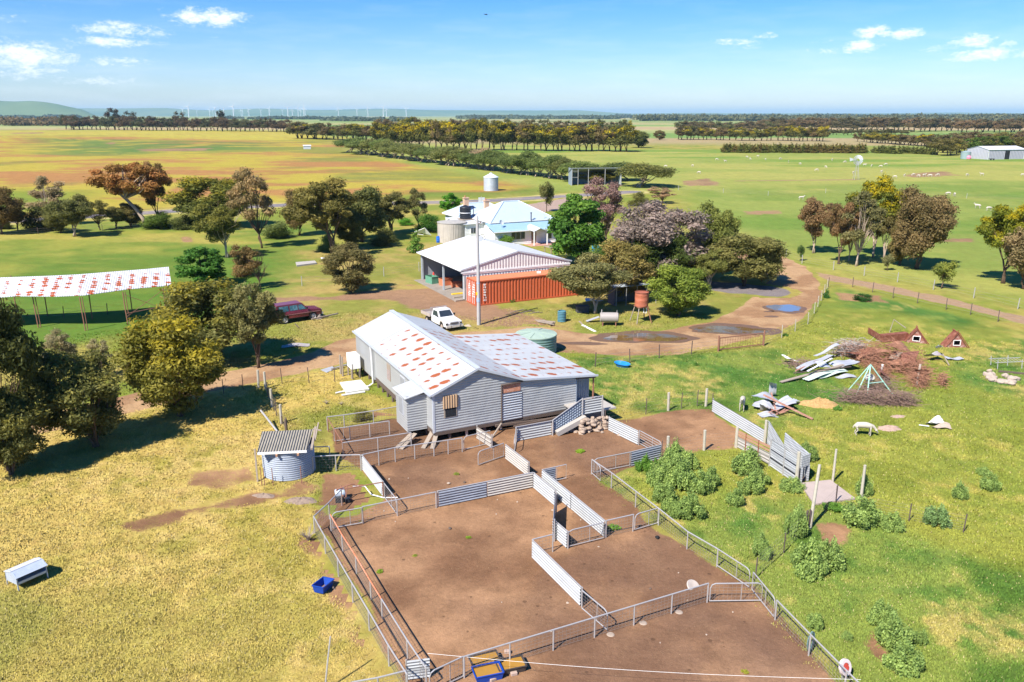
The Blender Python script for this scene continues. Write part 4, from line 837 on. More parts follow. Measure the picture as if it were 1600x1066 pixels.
for k in range(3):
    m = MB(); m.bx(-.9,.9,-.15,.15,0,.16); o = m.build('timber_sleeper', M_timber if k else plain('yellow_paint', (.75,.52,.05), .6), loc=G(718+k*2, 460+k*5)); o.rotation_euler = (0,0,RZ+.1*k); tag(o, ['yellow-topped beam by the container doors', 'grey sleeper by the container doors', 'second grey sleeper nearest the container corner'][k], 'beam')
# ================= shipping container =================
cc = G(744, 479); ct = thing('shipping_container', 'long orange shipping container with corrugated sides in front of the machinery shed', 'container', cc, RZ)
LN, WDc, HT = 12.19, 2.44, 2.6
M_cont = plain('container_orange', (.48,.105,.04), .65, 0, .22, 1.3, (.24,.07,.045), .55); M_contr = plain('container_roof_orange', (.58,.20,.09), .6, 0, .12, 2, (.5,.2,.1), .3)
def corrplan(mb, x0, x1, y, z0, z1, sgn, pitch=.36, dep=.05):
    pts = []; x = x0
    while x < x1-1e-3:
        for dx, dy in ((0,0),(.35,0),(.5,dep),(.85,dep),(1,0)):
            if x+dx*pitch <= x1+1e-6: pts.append((x+dx*pitch, y+sgn*dy))
        x += pitch
    vs = [(p[0], p[1], z0) for p in pts]+[(p[0], p[1], z1) for p in pts]; n = len(pts); mb.add(vs, [(i, i+1, n+i+1, n+i) for i in range(n-1)])
m = MB(); corrplan(m, .12, LN-.12, .05, .16, HT-.1, 1); m.build('side_panel', M_cont, ct)
m = MB(); corrplan(m, .12, LN-.12, WDc-.05, .16, HT-.1, -1); m.build('side_panel', M_cont, ct)
m = MB(); m.bx(LN-.1,LN-.05,.1,WDc-.1,.1,HT-.1); m.build('end_panel', M_cont, ct)
m = MB(); m.bx(.02,LN-.02,.02,WDc-.02,HT-.07,HT-.01); m.build('roof', M_contr, ct)
m = MB()
for x in (0, LN-.14):
    for y in (0, WDc-.14): m.bx(x,x+.14,y,y+.14,0,HT+.01)
for y in (0, WDc-.08): m.bx(.14,LN-.14,y,y+.08,0.02,.16); m.bx(.14,LN-.14,y,y+.08,HT-.12,HT)
m.bx(0,.08,.14,WDc-.14,.02,.14); m.bx(0,.08,.14,WDc-.14,HT-.12,HT)
m.build('frame', M_cont, ct)
for y0, y1 in ((.14,1.21),(1.23,WDc-.14)):
    m = MB(); m.bx(.03,.08,y0,y1,.14,HT-.12); dr = m.build('door', M_cont, ct)
    for q in (.3,.75):
        m = MB(); yy = y0+(y1-y0)*q; m.tube([(.0,yy,.15),(.0,yy,HT-.13)], .022, 6); m.build('lock_rod', M_white, dr)
M_wt = plain('white_lettering', (.85,.82,.78), .6)
# worn, unreadable white stencilling: a column of marks on the long side and short lines on the doors
def marks(rows, name='stencil_marks'):
    m = MB(); rr = random.Random(4)
    for (ax, a0, z, w, h) in rows:
        k = 0.
        while k < w:
            q = rr.uniform(.05, .11)
            if rr.random() < .8:
                zz = z+rr.uniform(0, h*.25)
                if ax == 'x': m.bx(a0+k, a0+k+q*.7, -.006, .012, zz, z+h)
                else: m.bx(-.012, .012, a0+k, a0+k+q*.7, zz, z+h)
            k += q
    return m.build(name, M_wt, ct)
marks([('x', .84, .45+k*.27, .26, .19) for k in range(7)])
marks([('y', .32, 2.05-k*.24, .55, .13) for k in range(6)]+[('y', 1.4, 2.0-k*.2, .5, .10) for k in range(7)])
m = MB(); m.bx(-.2,.2,-.25,.25,0,.12); o = m.build('roof_vent', M_white, loc=cc+NV*7.9+DV*1.3+Vector((0,0,HT))); tag(o, 'small white object lying on the container roof', 'vent')

# ================= farmhouse =================
h0 = G(777, 385); fh = thing('farmhouse', 'white weatherboard farmhouse with pale blue hipped roofs among garden trees', 'house', h0, RZ)
def hipped(x0, x1, y0, y1, ze, zr, ridge='x', inset=None, over=.4):
    x0 -= over; x1 += over; y0 -= over; y1 += over; w = (x1-x0); d = (y1-y0)
    i_ = inset if inset else min(w, d)/2
    if ridge == 'x': a, b = (x0+i_, (y0+y1)/2, zr), (x1-i_, (y0+y1)/2, zr)
    else: a, b = ((x0+x1)/2, y0+i_, zr), ((x0+x1)/2, y1-i_, zr)
    P = [(x0,y0,ze),(x1,y0,ze),(x1,y1,ze),(x0,y1,ze)]
    if ridge == 'x': F_ = [([P[0],P[1],b,a],1),([P[1],P[2],b],0),([P[2],P[3],a,b],1),([P[3],P[0],a],0)]
    else: F_ = [([P[0],P[1],a],1),([P[1],P[2],b,a],0),([P[2],P[3],b],1),([P[3],P[0],a,b],0)]
    for vs, mm in F_:
        mb = MB(); q = [Vector(v) for v in vs]; nrm = (q[1]-q[0]).cross(q[2]-q[0]).normalized(); nrm = nrm if nrm.z > 0 else -nrm; n = len(q)
        mb.add(q+[v-nrm*.05 for v in q], [tuple(range(n)), tuple(range(2*n-1, n-1, -1))]+[((i+1) % n, i, n+i, n+(i+1) % n) for i in range(n)]); mb.build('roof', M_housex if mm else M_house, fh)
    mb = MB()
    for p in P: mb.tube([Vector(p)+Vector((0,0,.03)), Vector(a if (Vector(p)-Vector(a)).length < (Vector(p)-Vector(b)).length else b)+Vector((0,0,.03))], .09, 6)
    mb.tube([Vector(a)+Vector((0,0,.03)), Vector(b)+Vector((0,0,.03))], .09, 6); mb.build('ridge_cap', plain('blue_grey_ridge', (.5,.6,.68), .5), fh)
    mb = MB(); mb.beam(P[0], P[1], .1, .14); mb.beam(P[1], P[2], .1, .14); mb.beam(P[2], P[3], .1, .14); mb.beam(P[3], P[0], .1, .14); mb.build('gutter', M_gutter, fh)
m = MB(); m.bx(.4,11.0,2.8,11.2,0,3.15); m.build('wall', M_board, fh)
hipped(.4, 11.0, 2.8, 11.2, 3.15, 5.75, 'x', inset=4.4)
m = MB(); m.bx(-.4,10.4,.0,2.8,0,2.3); m.build('wall', M_board, fh)
MB().slab([(-.7,-.5,2.15),(10.8,-.5,2.15),(10.8,2.9,3.1),(-.7,2.9,3.1)], .05).build('veranda_roof', M_veranda, fh)
m = MB(); m.beam((-.7,-.55,2.12),(10.8,-.55,2.12),.1,.14); m.build('gutter', M_gutter, fh)
MB().slab([(5.0,-2.2,2.15),(6.1,-2.2,2.6),(6.1,1.2,2.85),(5.0,1.2,2.3)], .05).build('porch_roof', M_shedroof, fh)
MB().slab([(6.1,-2.2,2.6),(7.4,-2.2,2.1),(7.4,1.2,2.3),(6.1,1.2,2.85)], .05).build('porch_roof', M_veranda, fh)
for x, y in ((5.1,-2.1),(7.3,-2.1),(10.6,-.45)):
    m = MB(); m.bx(x-.07,x+.07,y-.07,y+.07,0,2.2); m.build('veranda_post', M_white, fh)
def hwin(x0, x1, z0, z1, y=-.02, ax='x'):
    f = MB(); (f.bx(x0-.08,x1+.08,y-.04,y+.02,z0-.08,z1+.08)); fr = f.build('window', M_white, fh)
    m = MB(); n = max(1, int((x1-x0)/.75)); w = (x1-x0)/n
    for k in range(n): m.bx(x0+k*w+.03,x0+(k+1)*w-.03,y-.06,y-.04,z0,z1)
    m.build('pane', M_glass, fr)
hwin(2.3,4.6,.85,1.9); hwin(8.3,9.2,.6,1.7)
m = MB(); m.bx(5.7,6.5,-.04,.0,0,2.0); m.build('door', plain('brown_door', (.22,.15,.11), .6), fh)
m = MB(); m.bx(4.4,9.5,-2.6,-.05,0,.06); m.build('paving', plain('terracotta_paving', (.50,.27,.2), .85), fh)
# left wing
m = MB(); m.bx(-.8,8.4,12.6,18.6,0,3.0); m.build('wall', M_board, fh)
hipped(-.8, 8.4, 12.6, 18.6, 3.0, 4.8, 'x', inset=3.2)
# flat link block in front of the wing
m = MB(); m.bx(-2.8,2.4,5.6,12.6,0,2.75); m.build('wall', M_board, fh)
MB().slab([(-3.1,5.3,2.78),(2.8,5.3,2.9),(2.8,13.0,3.12),(-3.1,13.0,3.0)], .06).build('roof', plain('flat_roof_grey', (.55,.58,.62), .6, 0, .15, 1.5), fh)
for y0 in (6.9, 9.7):
    pass
for x0 in (-1.9,):
    f = MB(); f.bx(x0,x0+.9,5.54,5.6,1.3,2.2); fr = f.build('window', M_white, fh); m = MB(); m.bx(x0+.06,x0+.42,5.52,5.54,1.36,2.14); m.bx(x0+.48,x0+.84,5.52,5.54,1.36,2.14); m.build('pane', M_glass, fr)
f = MB(); f.bx(.9,1.8,5.54,5.6,1.3,2.2); fr = f.build('window', M_white, fh); m = MB(); m.bx(.96,1.32,5.52,5.54,1.36,2.14); m.bx(1.38,1.74,5.52,5.54,1.36,2.14); m.build('pane', M_glass, fr)
for x, y, z0, h in ((1.0,14.0,3.6,2.2),(4.2,13.0,3.4,1.9)):
    m = MB(); m.bx(x-.38,x+.38,y-.3,y+.3,z0-.6,z0+h); m.bx(x-.46,x+.46,y-.38,y+.38,z0+h,z0+h+.14); ch = m.build('chimney', M_brick, fh)
    m = MB(); m.tube([(x-.15,y,z0+h+.14),(x-.15,y,z0+h+.45)], .11, 8); m.build('chimney_pot', plain('clay_pot', (.45,.2,.12), .8), ch)
m = MB(); m.tube([(6.9,2.4,2.9),(6.9,2.4,4.3)], .09, 8); m.tube([(6.9,2.4,4.3),(6.9,2.4,4.42)], .15, 8); m.build('flue', plain('dark_flue', (.12,.12,.13), .5, .4), fh)
m = MB(); m.tube([(9.3,2.7,3.1),(9.3,2.7,4.2)], .03, 5); m.beam((9.1,2.7,4.1),(9.5,2.7,3.7),.03); m.build('aerial', M_trim, fh)
m = MB(); m.tube([(1.2,1.2,2.4),(1.2,1.2,3.2)], .03, 6); dsh = m.build('dish_mast', M_trim, fh)
m = MB(); m.lathe([(.02,0),(.22,.03),(.40,.12)], 20); o = m.build('satellite_dish', M_trim, fh); o.location = (1.2,1.15,3.3); o.rotation_euler = (R_(62), 0, R_(20))
# ================= tanks =================
def ribbed_tank(name, lab, loc, r, h, mat, nrib=9, cone=.35, hoop=.02, seg=48, roofmat=None, group=None, spokes=0, parent_name='wall'):
    t = thing(name, lab, 'tank', loc, RZ, group); pr = [(r, 0)]
    for k in range(nrib):
        z0 = h*k/nrib; z1 = h*(k+1)/nrib; pr += [(r, z0+.1*(z1-z0)), (r+hoop, z0+.3*(z1-z0)), (r+hoop, z0+.7*(z1-z0)), (r, z0+.9*(z1-z0))]
    pr += [(r, h)]; MB().lathe(pr, seg).build(parent_name, mat, t, smooth=40)
    MB().lathe([(r+.06, h-.05), (r+.05, h+.02), (r*.3, h+cone*.8), (.02, h+cone)], seg).build('roof', roofmat or mat, t, smooth=40)
    for k in range(spokes):
        a = 2*math.pi*k/spokes; MB().beam((r*.3*math.cos(a), r*.3*math.sin(a), h+cone*.83), (r*math.cos(a), r*math.sin(a), h+.05), .07, .05).build('roof_rib', roofmat or mat, t)
    return t
M_gtank = plain('green_poly', (.15,.25,.22), .5, 0, .08, 2, (.45,.5,.45), .3); M_gtankr = plain('green_poly_lid', (.33,.42,.34), .55, 0, .1, 2)
ribbed_tank('water_tank', 'large pale green ribbed water tank behind the woolshed lean-to', (1.98, 64.5, 0), 1.66, 1.5, M_gtank, 7, .22, .035, 56, M_gtankr, spokes=8)
t = ribbed_tank('water_tank', 'wide grey concrete water tank beside the farmhouse', G(705,381)+Vector((0,2.4,0)), 2.25, 3.0, corrmat('board_marked_concrete', (.46,.42,.37), 'x', .25, .4, var=.25), 1, .25, .0, 48, plain('concrete_lid', (.36,.34,.31), .9, 0, .3, 2, bumps=.1))
tk = thing('water_tank', 'black plastic water tank raised high beside the farmhouse chimney', 'tank', h0+NV*-1.0+DV*9.6, RZ)
mB_ = MB(); pr = [(.001,3.1),(.85,3.1)]
for k in range(6): pr += [(.85,3.15+k*.3),(.9,3.2+k*.3),(.9,3.33+k*.3),(.85,3.38+k*.3)]
pr += [(.82,4.95),(.4,5.1),(.25,5.12),(.25,5.2),(.001,5.2)]; mB_.lathe(pr, 32); mB_.build('tank_shell', M_black, tk, smooth=40)
m = MB(); m.tube([(.7,-.2,5.0),(1.25,-.2,5.0),(1.3,-.2,4.8),(1.3,-.2,3.1)], .06, 8); m.build('overflow_pipe', M_black, tk)
m = MB(); m.lathe([(.905,4.0),(.91,4.05),(.905,4.1)], 32); m.build('tank_band', M_white, tk)
m = MB(); m.bx(-1,1,-1,1,2.98,3.1); m.build('stand_deck', M_timber, tk)
for x in (-.85,.85):
    for y in (-.85,.85): m = MB(); m.bx(x-.06,x+.06,y-.06,y+.06,0,2.98); m.build('leg', M_timber, tk)
sl = thing('grain_silo', 'tall grey corrugated grain silo with a white conical top beside the highway', 'silo', G(767,299)+Vector((0,1.8,0)), 0)
pr = [(1.85,0)]
for k in range(12): pr += [(1.85,.02+k*.29),(1.9,.1+k*.29),(1.9,.2+k*.29),(1.85,.28+k*.29)]
MB().lathe(pr, 40).build('wall', plain('silo_zinc', (.46,.50,.54), .45, .2, .15, 2), sl, smooth=40)
MB().lathe([(2.0,3.42),(1.95,3.5),(.3,4.35),(.02,4.42)], 40).build('roof', plain('silo_roof', (.72,.76,.78), .45, .1, .08, 2), sl, smooth=40)
m = MB(); m.lathe([(.3,4.3),(.3,4.55),(.02,4.62)], 16); m.build('hatch', M_trim, sl)
# rusty tank on a stand
rt = thing('tank_on_stand', 'rusty red drum tank on four splayed pipe legs beside the driveway', 'tank', G(1001,503), .3)
MB().lathe([(.001,1.55),(.62,1.55),(.64,1.75),(.62,2.1),(.64,2.45),(.62,2.85),(.001,2.88)], 32).build('tank_shell', corrmat('rust_streaked_drum', (.42,.13,.07), 'z', .5, .1, var=.5), rt, smooth=40)
MB().lathe([(.60,2.89),(.66,2.9),(.66,2.84)], 32).build('rim', M_rust, rt)
for x, y in ((-.5,-.5),(.5,-.5),(.5,.5),(-.5,.5)):
    m = MB(); m.tube([(x*.85,y*.85,1.55),(x*1.5,y*1.5,0)], .05, 7); m.build('leg', M_timber if x < 0 else M_rustpipe, rt)
m = MB(); m.beam((-.5,-.5,1.5),(.5,-.5,1.5),.08); m.beam((-.5,.5,1.5),(.5,.5,1.5),.08); m.beam((-.5,-.5,1.5),(-.5,.5,1.5),.08); m.beam((.5,-.5,1.5),(.5,.5,1.5),.08); m.build('frame', M_rustpipe, rt)
m = MB(); m.tube([(.1,-.3,1.55),(.1,-.35,.95),(.35,-.35,.9),(.4,-.35,1.5)], .035, 7); m.build('pipe', M_white, rt)
# cream horizontal tank, drums
hz = thing('fuel_tank', 'cream horizontal fuel tank on short legs beside the driveway', 'tank', G(952,510)+Vector((0,.3,0)), -.05)
v = MB(); v.lathe([(.001,-.85),(.40,-.84),(.46,-.78),(.47,0),(.46,.78),(.40,.84),(.001,.85)], 28); o = v.build('tank_shell', plain('cream_weathered', (.38,.34,.31), .5, .1, .2, 3, (.2,.16,.14), .7), hz, smooth=40); o.rotation_euler = (0, math.pi/2, 0); o.location = (0,0,.78)
for x in (-.6,.6):
    for y in (-.3,.3): m = MB(); m.beam((x,y,0),(x,y*.8,.5),.08); m.build('leg', M_rustpipe, hz)
m = MB(); m.tube([(-.7,0,1.2),(-.7,0,1.5)], .05, 6); m.tube([(.7,0,1.2),(.7,0,1.45)], .03, 6); m.build('filler_pipe', M_galv, hz)
bt = thing('ribbed_drum', 'dark blue-green corrugated drum beside the timber stack near the driveway', 'drum', G(878,504)+Vector((0,.3,0)), 0)
pr = [(.001,0),(.36,0)]
for k in range(7): pr += [(.36,.02+k*.15),(.41,.06+k*.15),(.41,.11+k*.15),(.36,.15+k*.15)]
pr += [(.33,1.08),(.33,.9),(.001,.9)]; MB().lathe(pr, 28).build('drum_shell', plain('blue_green_poly', (.08,.20,.24), .5), bt, smooth=40)
bd = thing('blue_drum', 'bright blue plastic drum against the concrete tank', 'drum', G(685,379), 0); MB().lathe([(.001,0),(.28,0),(.31,.05),(.31,.3),(.33,.33),(.31,.36),(.31,.6),(.33,.63),(.31,.66),(.30,.92),(.001,.95)], 24).build('drum_shell', plain('blue_plastic', (.01,.13,.60), .4), bd, smooth=40)
o = MB().lathe([(.001,.95),(.1,.95),(.1,.98),(.001,.99)], 12).build('cap', M_black, bd)
# ================= tin hut (old tank under a skillion roof) =================
th = thing('tank_hut', 'small round hut made from a corrugated tank under a sloping weathered iron roof', 'hut', G(445,748)+Vector((0,1.0,0)), .12)
pr = [(1.37,0)]
for k in range(14): pr += [(1.35,k*.12),(1.39,k*.12+.03),(1.39,k*.12+.08),(1.35,k*.12+.115)]
MB().lathe(pr, 56).build('wall', plain('hut_zinc', (.34,.38,.44), .5, .05, .15, 2, (.36,.40,.46), .5), th, smooth=30)
M_hutroof = corrmat('weathered_hut_roof', (.40,.36,.29), 'x', .14, 1., var=.3, ribshade=.6)
MB().slab([(-1.35,-1.40,1.72),(1.2,-1.40,1.72),(1.28,1.0,1.98),(-1.5,1.0,1.98)], .03).build('roof', M_hutroof, th)
m = MB(); m.beam((-1.33,-1.45,1.70),(1.2,-1.45,1.70),.06,.11); m.build('fascia', M_white, th)
for x in (-.35,.75):
    m = MB(); m.beam((x,-1.58,1.58),(x+.02,1.0,1.86),.1,.12); m.build('rafter', plain('orange_timber', (.42,.24,.15), .85), th)
for x, y in ((-1.2,-1.7),(-1.05,-1.72),(-.6,-1.8),(.85,-1.7)):
    m = MB(); m.tube([(x,y,0),(x,y,1.0)], .022, 5); m.build('stake', M_rustpipe, th)
m = MB(); m.beam((1.42,-1.2,1.72),(1.40,1.1,2.05),.12,.1); m.build('edge_batten', M_timber, th); m = MB(); m.beam((-1.5,-1.2,0),(-1.56,-.9,1.75),.08); m.build('batten', M_timber, th); m = MB(); m.beam((1.5,-.2,1.8),(1.6,.9,2.4),.06); m.build('batten', M_timber, th); m = MB(); m.beam((1.3,.9,2.05),(1.8,.2,2.2),.06); m.build('batten', M_timber, th)
# ================= hay shed =================
A, B_ = G(25,462,3.2), G(270,446,3.2); Cc = G(263.5,417,4.2)
hr = thing('hay_shed', 'long open hay shed with a rust-streaked sagging iron roof on thin poles', 'shed', (0,0,0), 0)
ptsF = [G(-70,470,3.0), G(25,462.5,3.1), G(89,463,3.1), G(133,461,3.15), G(197.6,452,3.2), G(235,448.5,3.2), G(268,445.5,3.2)]
ptsB = [G(-70,436,4.2), G(0,433.7,4.2), G(66,431.5,4.2), G(120,429,4.2), G(190,423.5,4.2), G(228,420.5,4.2), G(263.5,417,4.2)]
mb = MB(); vs = []
U = 0
hay_o = ptsF[0].copy(); ang_h = math.atan2((ptsF[-1]-ptsF[0]).y, (ptsF[-1]-ptsF[0]).x); hr.location = hay_o*Vector((1,1,0)) if False else (hay_o.x, hay_o.y, 0); hr.rotation_euler = (0,0,ang_h)
inv = Matrix.Rotation(-ang_h, 3, 'Z'); loc_ = lambda p: inv @ (p-Vector((hay_o.x, hay_o.y, 0)))
for a, b in zip(ptsF, ptsB): vs += [loc_(a), loc_(b)]
n = len(ptsF); vs2 = [v-Vector((0,0,.05)) for v in vs]
mb.add(vs+vs2, [(2*i, 2*i+2, 2*i+3, 2*i+1) for i in range(n-1)]+[(2*n+2*i+1, 2*n+2*i+3, 2*n+2*i+2, 2*n+2*i) for i in range(n-1)]+[(2*i, 2*n+2*i, 2*n+2*i+2, 2*i+2) for i in range(n-1)]+[(2*i+1, 2*i+3, 2*n+2*i+3, 2*n+2*i+1) for i in range(n-1)]+[(2*n-2,2*n-1,4*n-1,4*n-2)])
mb.build('roof', M_roofh, hr)
for px, pb in ((133.5,517),(200,508),(60,512),(262,500),(10,512)):
    f_ = G(px, pb); zz = 3.1; q = loc_(f_); m = MB(); m.tube([(q.x, q.y, 0), (q.x-.06, q.y+.05, zz*.5), (q.x-.1, q.y+.15, zz)], .05, 7); m.tube([(q.x+.2, q.y+.05, 0), (q.x+.08, q.y+.2, zz)], .04, 6); m.build('pole', M_rustpipe, hr)
    q2 = q+Vector((0,4.6,0)); m = MB(); m.tube([q2, (q2.x, q2.y, 4.0)], .05, 7); m.build('pole', M_rustpipe, hr)
q = loc_(G(200,508)); q3 = loc_(G(262,500))
m = MB(); m.beam((q.x,q.y,.8),(q3.x,q3.y,3.0),.04); m.beam((q.x,q.y,2.9),(q3.x,q3.y,1.0),.04); m.beam((q.x,q.y,1.1),(q3.x,q3.y,1.4),.05); m.build('brace', M_rustpipe, hr)
# ================= far sheds =================
fs0 = G(1543,249.5); fs = thing('farm_shed', 'large grey steel shed with a white roof at the far right edge', 'shed', fs0, math.atan2(5.5,20))
m = MB(); m.bx(0,20.5,0,.1,0,4.2); m.build('wall', corrmat('grey_clad', (.40,.39,.44), 'x', .8, .3), fs)
m = MB(); m.prism([(0,0),(0,4.2),(6,5.5),(12,4.2),(12,0)], 'x', 0, .1); m.build('wall', corrmat('grey_clad_y', (.44,.44,.48), 'y', .8, .3), fs)
m = MB(); m.bx(20.4,20.5,.1,12,0,4.2); m.build('wall', corrmat('grey_clad_y', (.44,.44,.48), 'y', .8, .3), fs)
MB().slab([(-.2,-.3,4.15),(20.7,-.3,4.15),(20.7,6,5.55),(-.2,6,5.55)], .08).build('roof', M_shedroof, fs); MB().slab([(-.2,12.3,4.15),(20.7,12.3,4.15),(20.7,6,5.55),(-.2,6,5.55)], .08).build('roof', M_house, fs)
m = MB(); m.bx(9.0,11.6,-.06,-.01,0,3.7); m.build('doorway', M_dark, fs)
m = MB(); m.bx(0,.3,-.04,-.01,0,4.2); m.bx(19.6,19.9,-.04,-.01,0,4.2); m.beam((0,-.08,4.1),(20.5,-.08,4.1),.1,.2); m.build('white_trim', M_white, fs)
ribbed_tank('water_tank', 'grey-green water tank at the left end of the far grey shed', G(1508,248.5), 2.0, 3.0, plain('far_tank_green', (.25,.33,.33), .6), 4, .6)
o = MB().lathe([(.001,0),(1.,.1),(1.1,.8),(.8,1.5),(.001,1.6)], 16).build('pink_bale', plain('pink_wrap', (.75,.25,.35), .6), loc=G(1513,248.8)); tag(o, 'pink wrapped bale beside the far grey shed', 'bale')
o = thing('farm_trailer', 'small dark cart standing in front of the far grey shed', 'cart', G(1549,250.5), .2); MB().bx(-1.1,1.1,-.5,.5,.5,.7).build('tray', M_dark, o)
for x in (-.7,.7):
    m = MB(); m.tube([(x,-.55,.35),(x,-.4,.35)], .35, 12); m.build('wheel', M_rubber, o)
b = G(893,290); op = thing('open_shed', 'tall open-fronted iron farm shed half hidden by shelter trees', 'shed', b, RZ-.35)
m = MB()
m.bx(0,.08,0,5,0,4.6); m.build('wall', M_zincx, op); m = MB(); m.bx(0,14,5,5.08,0,3.2); m.build('wall', M_zincx, op); m = MB(); m.prism([(0,0),(5,0),(5,3.2),(0,4.7)], 'x', 14, 14.08); m.build('wall', corrmat('pale_end', (.45,.52,.58), 'y', .3, .3), op)
MB().slab([(-.2,-.2,4.75),(14.2,-.2,4.75),(14.2,5.2,3.3),(-.2,5.2,3.3)], .08).build('roof', plain('dark_grey_roof', (.3,.32,.36), .6, 0, .2), op)
for x in (.1,1.8,4.7,9.4,13.9):
    m = MB(); m.tube([(x,0,0),(x,0,4.7)], .09, 6); m.build('post', M_galv, op)
m = MB(); m.beam((0,0,4.6),(14,0,4.6),.1,.12); m.beam((0,0,3.9),(1.8,0,3.9),.08); m.beam((0,0,2.2),(1.8,0,2.2),.08); m.build('rail', M_galv, op)
ts = thing('pump_shed', 'tiny white shed standing alone in the dry field', 'shed', G(480,233), .3); m = MB(); m.bx(-2,2,-1.2,1.2,0,1.7); m.build('wall', M_trim, ts); MB().slab([(-2.3,-1.4,1.75),(2.3,-1.4,1.75),(2.3,1.4,2.3),(-2.3,1.4,2.3)], .06).build('roof', M_shedroof, ts)
# old tin shelter behind the rusty tank
os_ = thing('tin_shelter', 'dark ramshackle tin shelter with a bent white roof sheet under the trees', 'shelter', G(960,478), RZ-.15)
m = MB(); m.bx(0,3.6,1.6,1.66,0,2.0); m.build('back_wall', plain('dark_tin', (.10,.11,.13), .7, 0, .3), os_); m = MB(); m.bx(0,.06,0,1.6,0,1.9); m.bx(3.55,3.6,0,1.6,0,1.9); m.build('side_wall', plain('dark_tin', (.1,.11,.13)), os_)
MB().slab([(-.3,-.3,2.0),(3.9,-.3,2.05),(3.9,1.9,2.15),(-.3,1.9,2.1)], .04).build('roof', plain('dark_roof_tin', (.34,.38,.42), .6, 0, .4), os_)
m = MB(); prev = None
for k in range(9):
    u = k/8; x = 2.2+1.9*u; z = 3.0-1.3*u*u*1.0; row_ = [(x, 1.9, z+.35), (x+.25, 3.1, z-.1)]
    if prev: m.slab([prev[0], row_[0], row_[1], prev[1]], .02)
    prev = row_
m2 = MB()
for k in range(10):
    u = k/10; a = (2.0+1.9*u, 1.9, 3.35-.8*u*u-.2*abs(.4-u)); b = (2.2+2.1*u, 3.2, 3.6-.2*u); m2.slab([a, (a[0]+.2, a[1], a[2]-.06), (b[0]+.2, b[1], b[2]-.05), b], .02)
m2.build('bent_roof_sheet', corrmat('streaky_white_tin', (.66,.60,.56), 'x', .28, .8, var=.3, ribshade=.4), os_)
for x in (0.1,1.2,2.4,3.5,4.6):
    m = MB(); m.tube([(x,-.2,0),(x,-.2,1.9)], .03, 5); m.build('post', M_galv, os_)
# pergola and white shade frame near the house
pg = thing('pergola', 'grey slatted outdoor table shelter beside the leafy tree at the farmhouse', 'pergola', G(873,402), RZ)
m = MB()
for k in range(9): m.bx(-1.9+k*.42,-1.6+k*.42,-1,1,1.5,1.54)
m.build('slats', M_timber, pg)
for x in (-1.7,1.7):
    for y in (-.9,.9): m = MB(); m.bx(x-.05,x+.05,y-.05,y+.05,0,1.5); m.build('leg', M_timber, pg)
# ================= sheep yards: pipe-rail mesh fences, gates and iron panels =================
FH = .88
M_wire = plain('mesh_wire', (.30,.26,.23), .6, .3, .2)
M_panel = corrmat('yard_panel', (.41,.425,.43), 'z', .1375, .0, var=.2, ribshade=.7)
M_panelw = corrmat('pale_yard_panel', (.44,.41,.37), 'z', .1375, .0, var=.18, ribshade=.6)
M_paneld = corrmat('worn_yard_panel', (.24,.26,.30), 'z', .1375, .0, var=.35, ribshade=.6)
def loc_frame(name, lab, cat, a, b, group=None):
    a = Vector((a.x, a.y, 0)); b = Vector((b.x, b.y, 0)); d = b-a; t = thing(name, lab, cat, a, math.atan2(d.y, d.x), group); return t, d.length
def meshwire(mb, x0, x1, z0, z1, dx=.16, rows=6, r=.006):
    n = max(1, int((x1-x0)/dx))
    for k in range(n+1): x = x0+(x1-x0)*k/n; mb.beam((x,0,z0), (x,0,z1), r)
    for k in range(rows): z = z0+(z1-z0)*k/(rows-1); mb.beam((x0,-.006,z), (x1,-.006,z), r)
def fence(lab, pts, posts=None, h=FH, mesh=True, rail=M_galv, group=None, rz=None, base=False, spacing=2.5, railr=.028, skip_ends=False, name='yard_fence'):
    """pts: photo positions of the top rail, h above the ground"""
    P = [G(a, b, h) for a, b in pts]; t, L0 = loc_frame(name, lab, 'fence', P[0], P[-1], group)
    inv = Matrix.Rotation(-t.rotation_euler.z, 3, 'Z'); Q = [inv @ (Vector((p.x, p.y, 0))-Vector(t.location)) for p in P]
    m = MB(); m.tube([(q.x, q.y, h) for q in Q], railr, 7); m.build('top_rail', rail, t)
    for a, b in zip(Q, Q[1:]):
        L = (b-a).length; n = posts if posts else max(1, round(L/spacing))
        for k in range(0 if a is Q[0] else 1, n+1):
            if skip_ends and k in (0, n): continue
            p = a+(b-a)*k/n; m = MB(); m.tube([(p.x, p.y, -.08), (p.x, p.y, h)], .032, 7); m.build('post', rail if rail != M_or else M_galv, t)
        if mesh:
            m = MB(); ang = math.atan2((b-a).y, (b-a).x); mm = MB(); meshwire(mm, 0, L, .1, h-.06); rot = Matrix.Rotation(ang, 3, 'Z'); mm.v = [tuple(rot @ Vector(v) + Vector((a.x, a.y, 0))) for v in mm.v]; mm.build('wire_mesh', M_wire, t)
        if base: m = MB(); m.tube([(a.x, a.y, .08), (b.x, b.y, .08)], .022, 6); m.build('bottom_rail', rail, t)
    return t
M_or = plain('orange_stained_rail', (.62,.20,.09), .7, 0, .3, 3, (.55,.52,.5), .4)
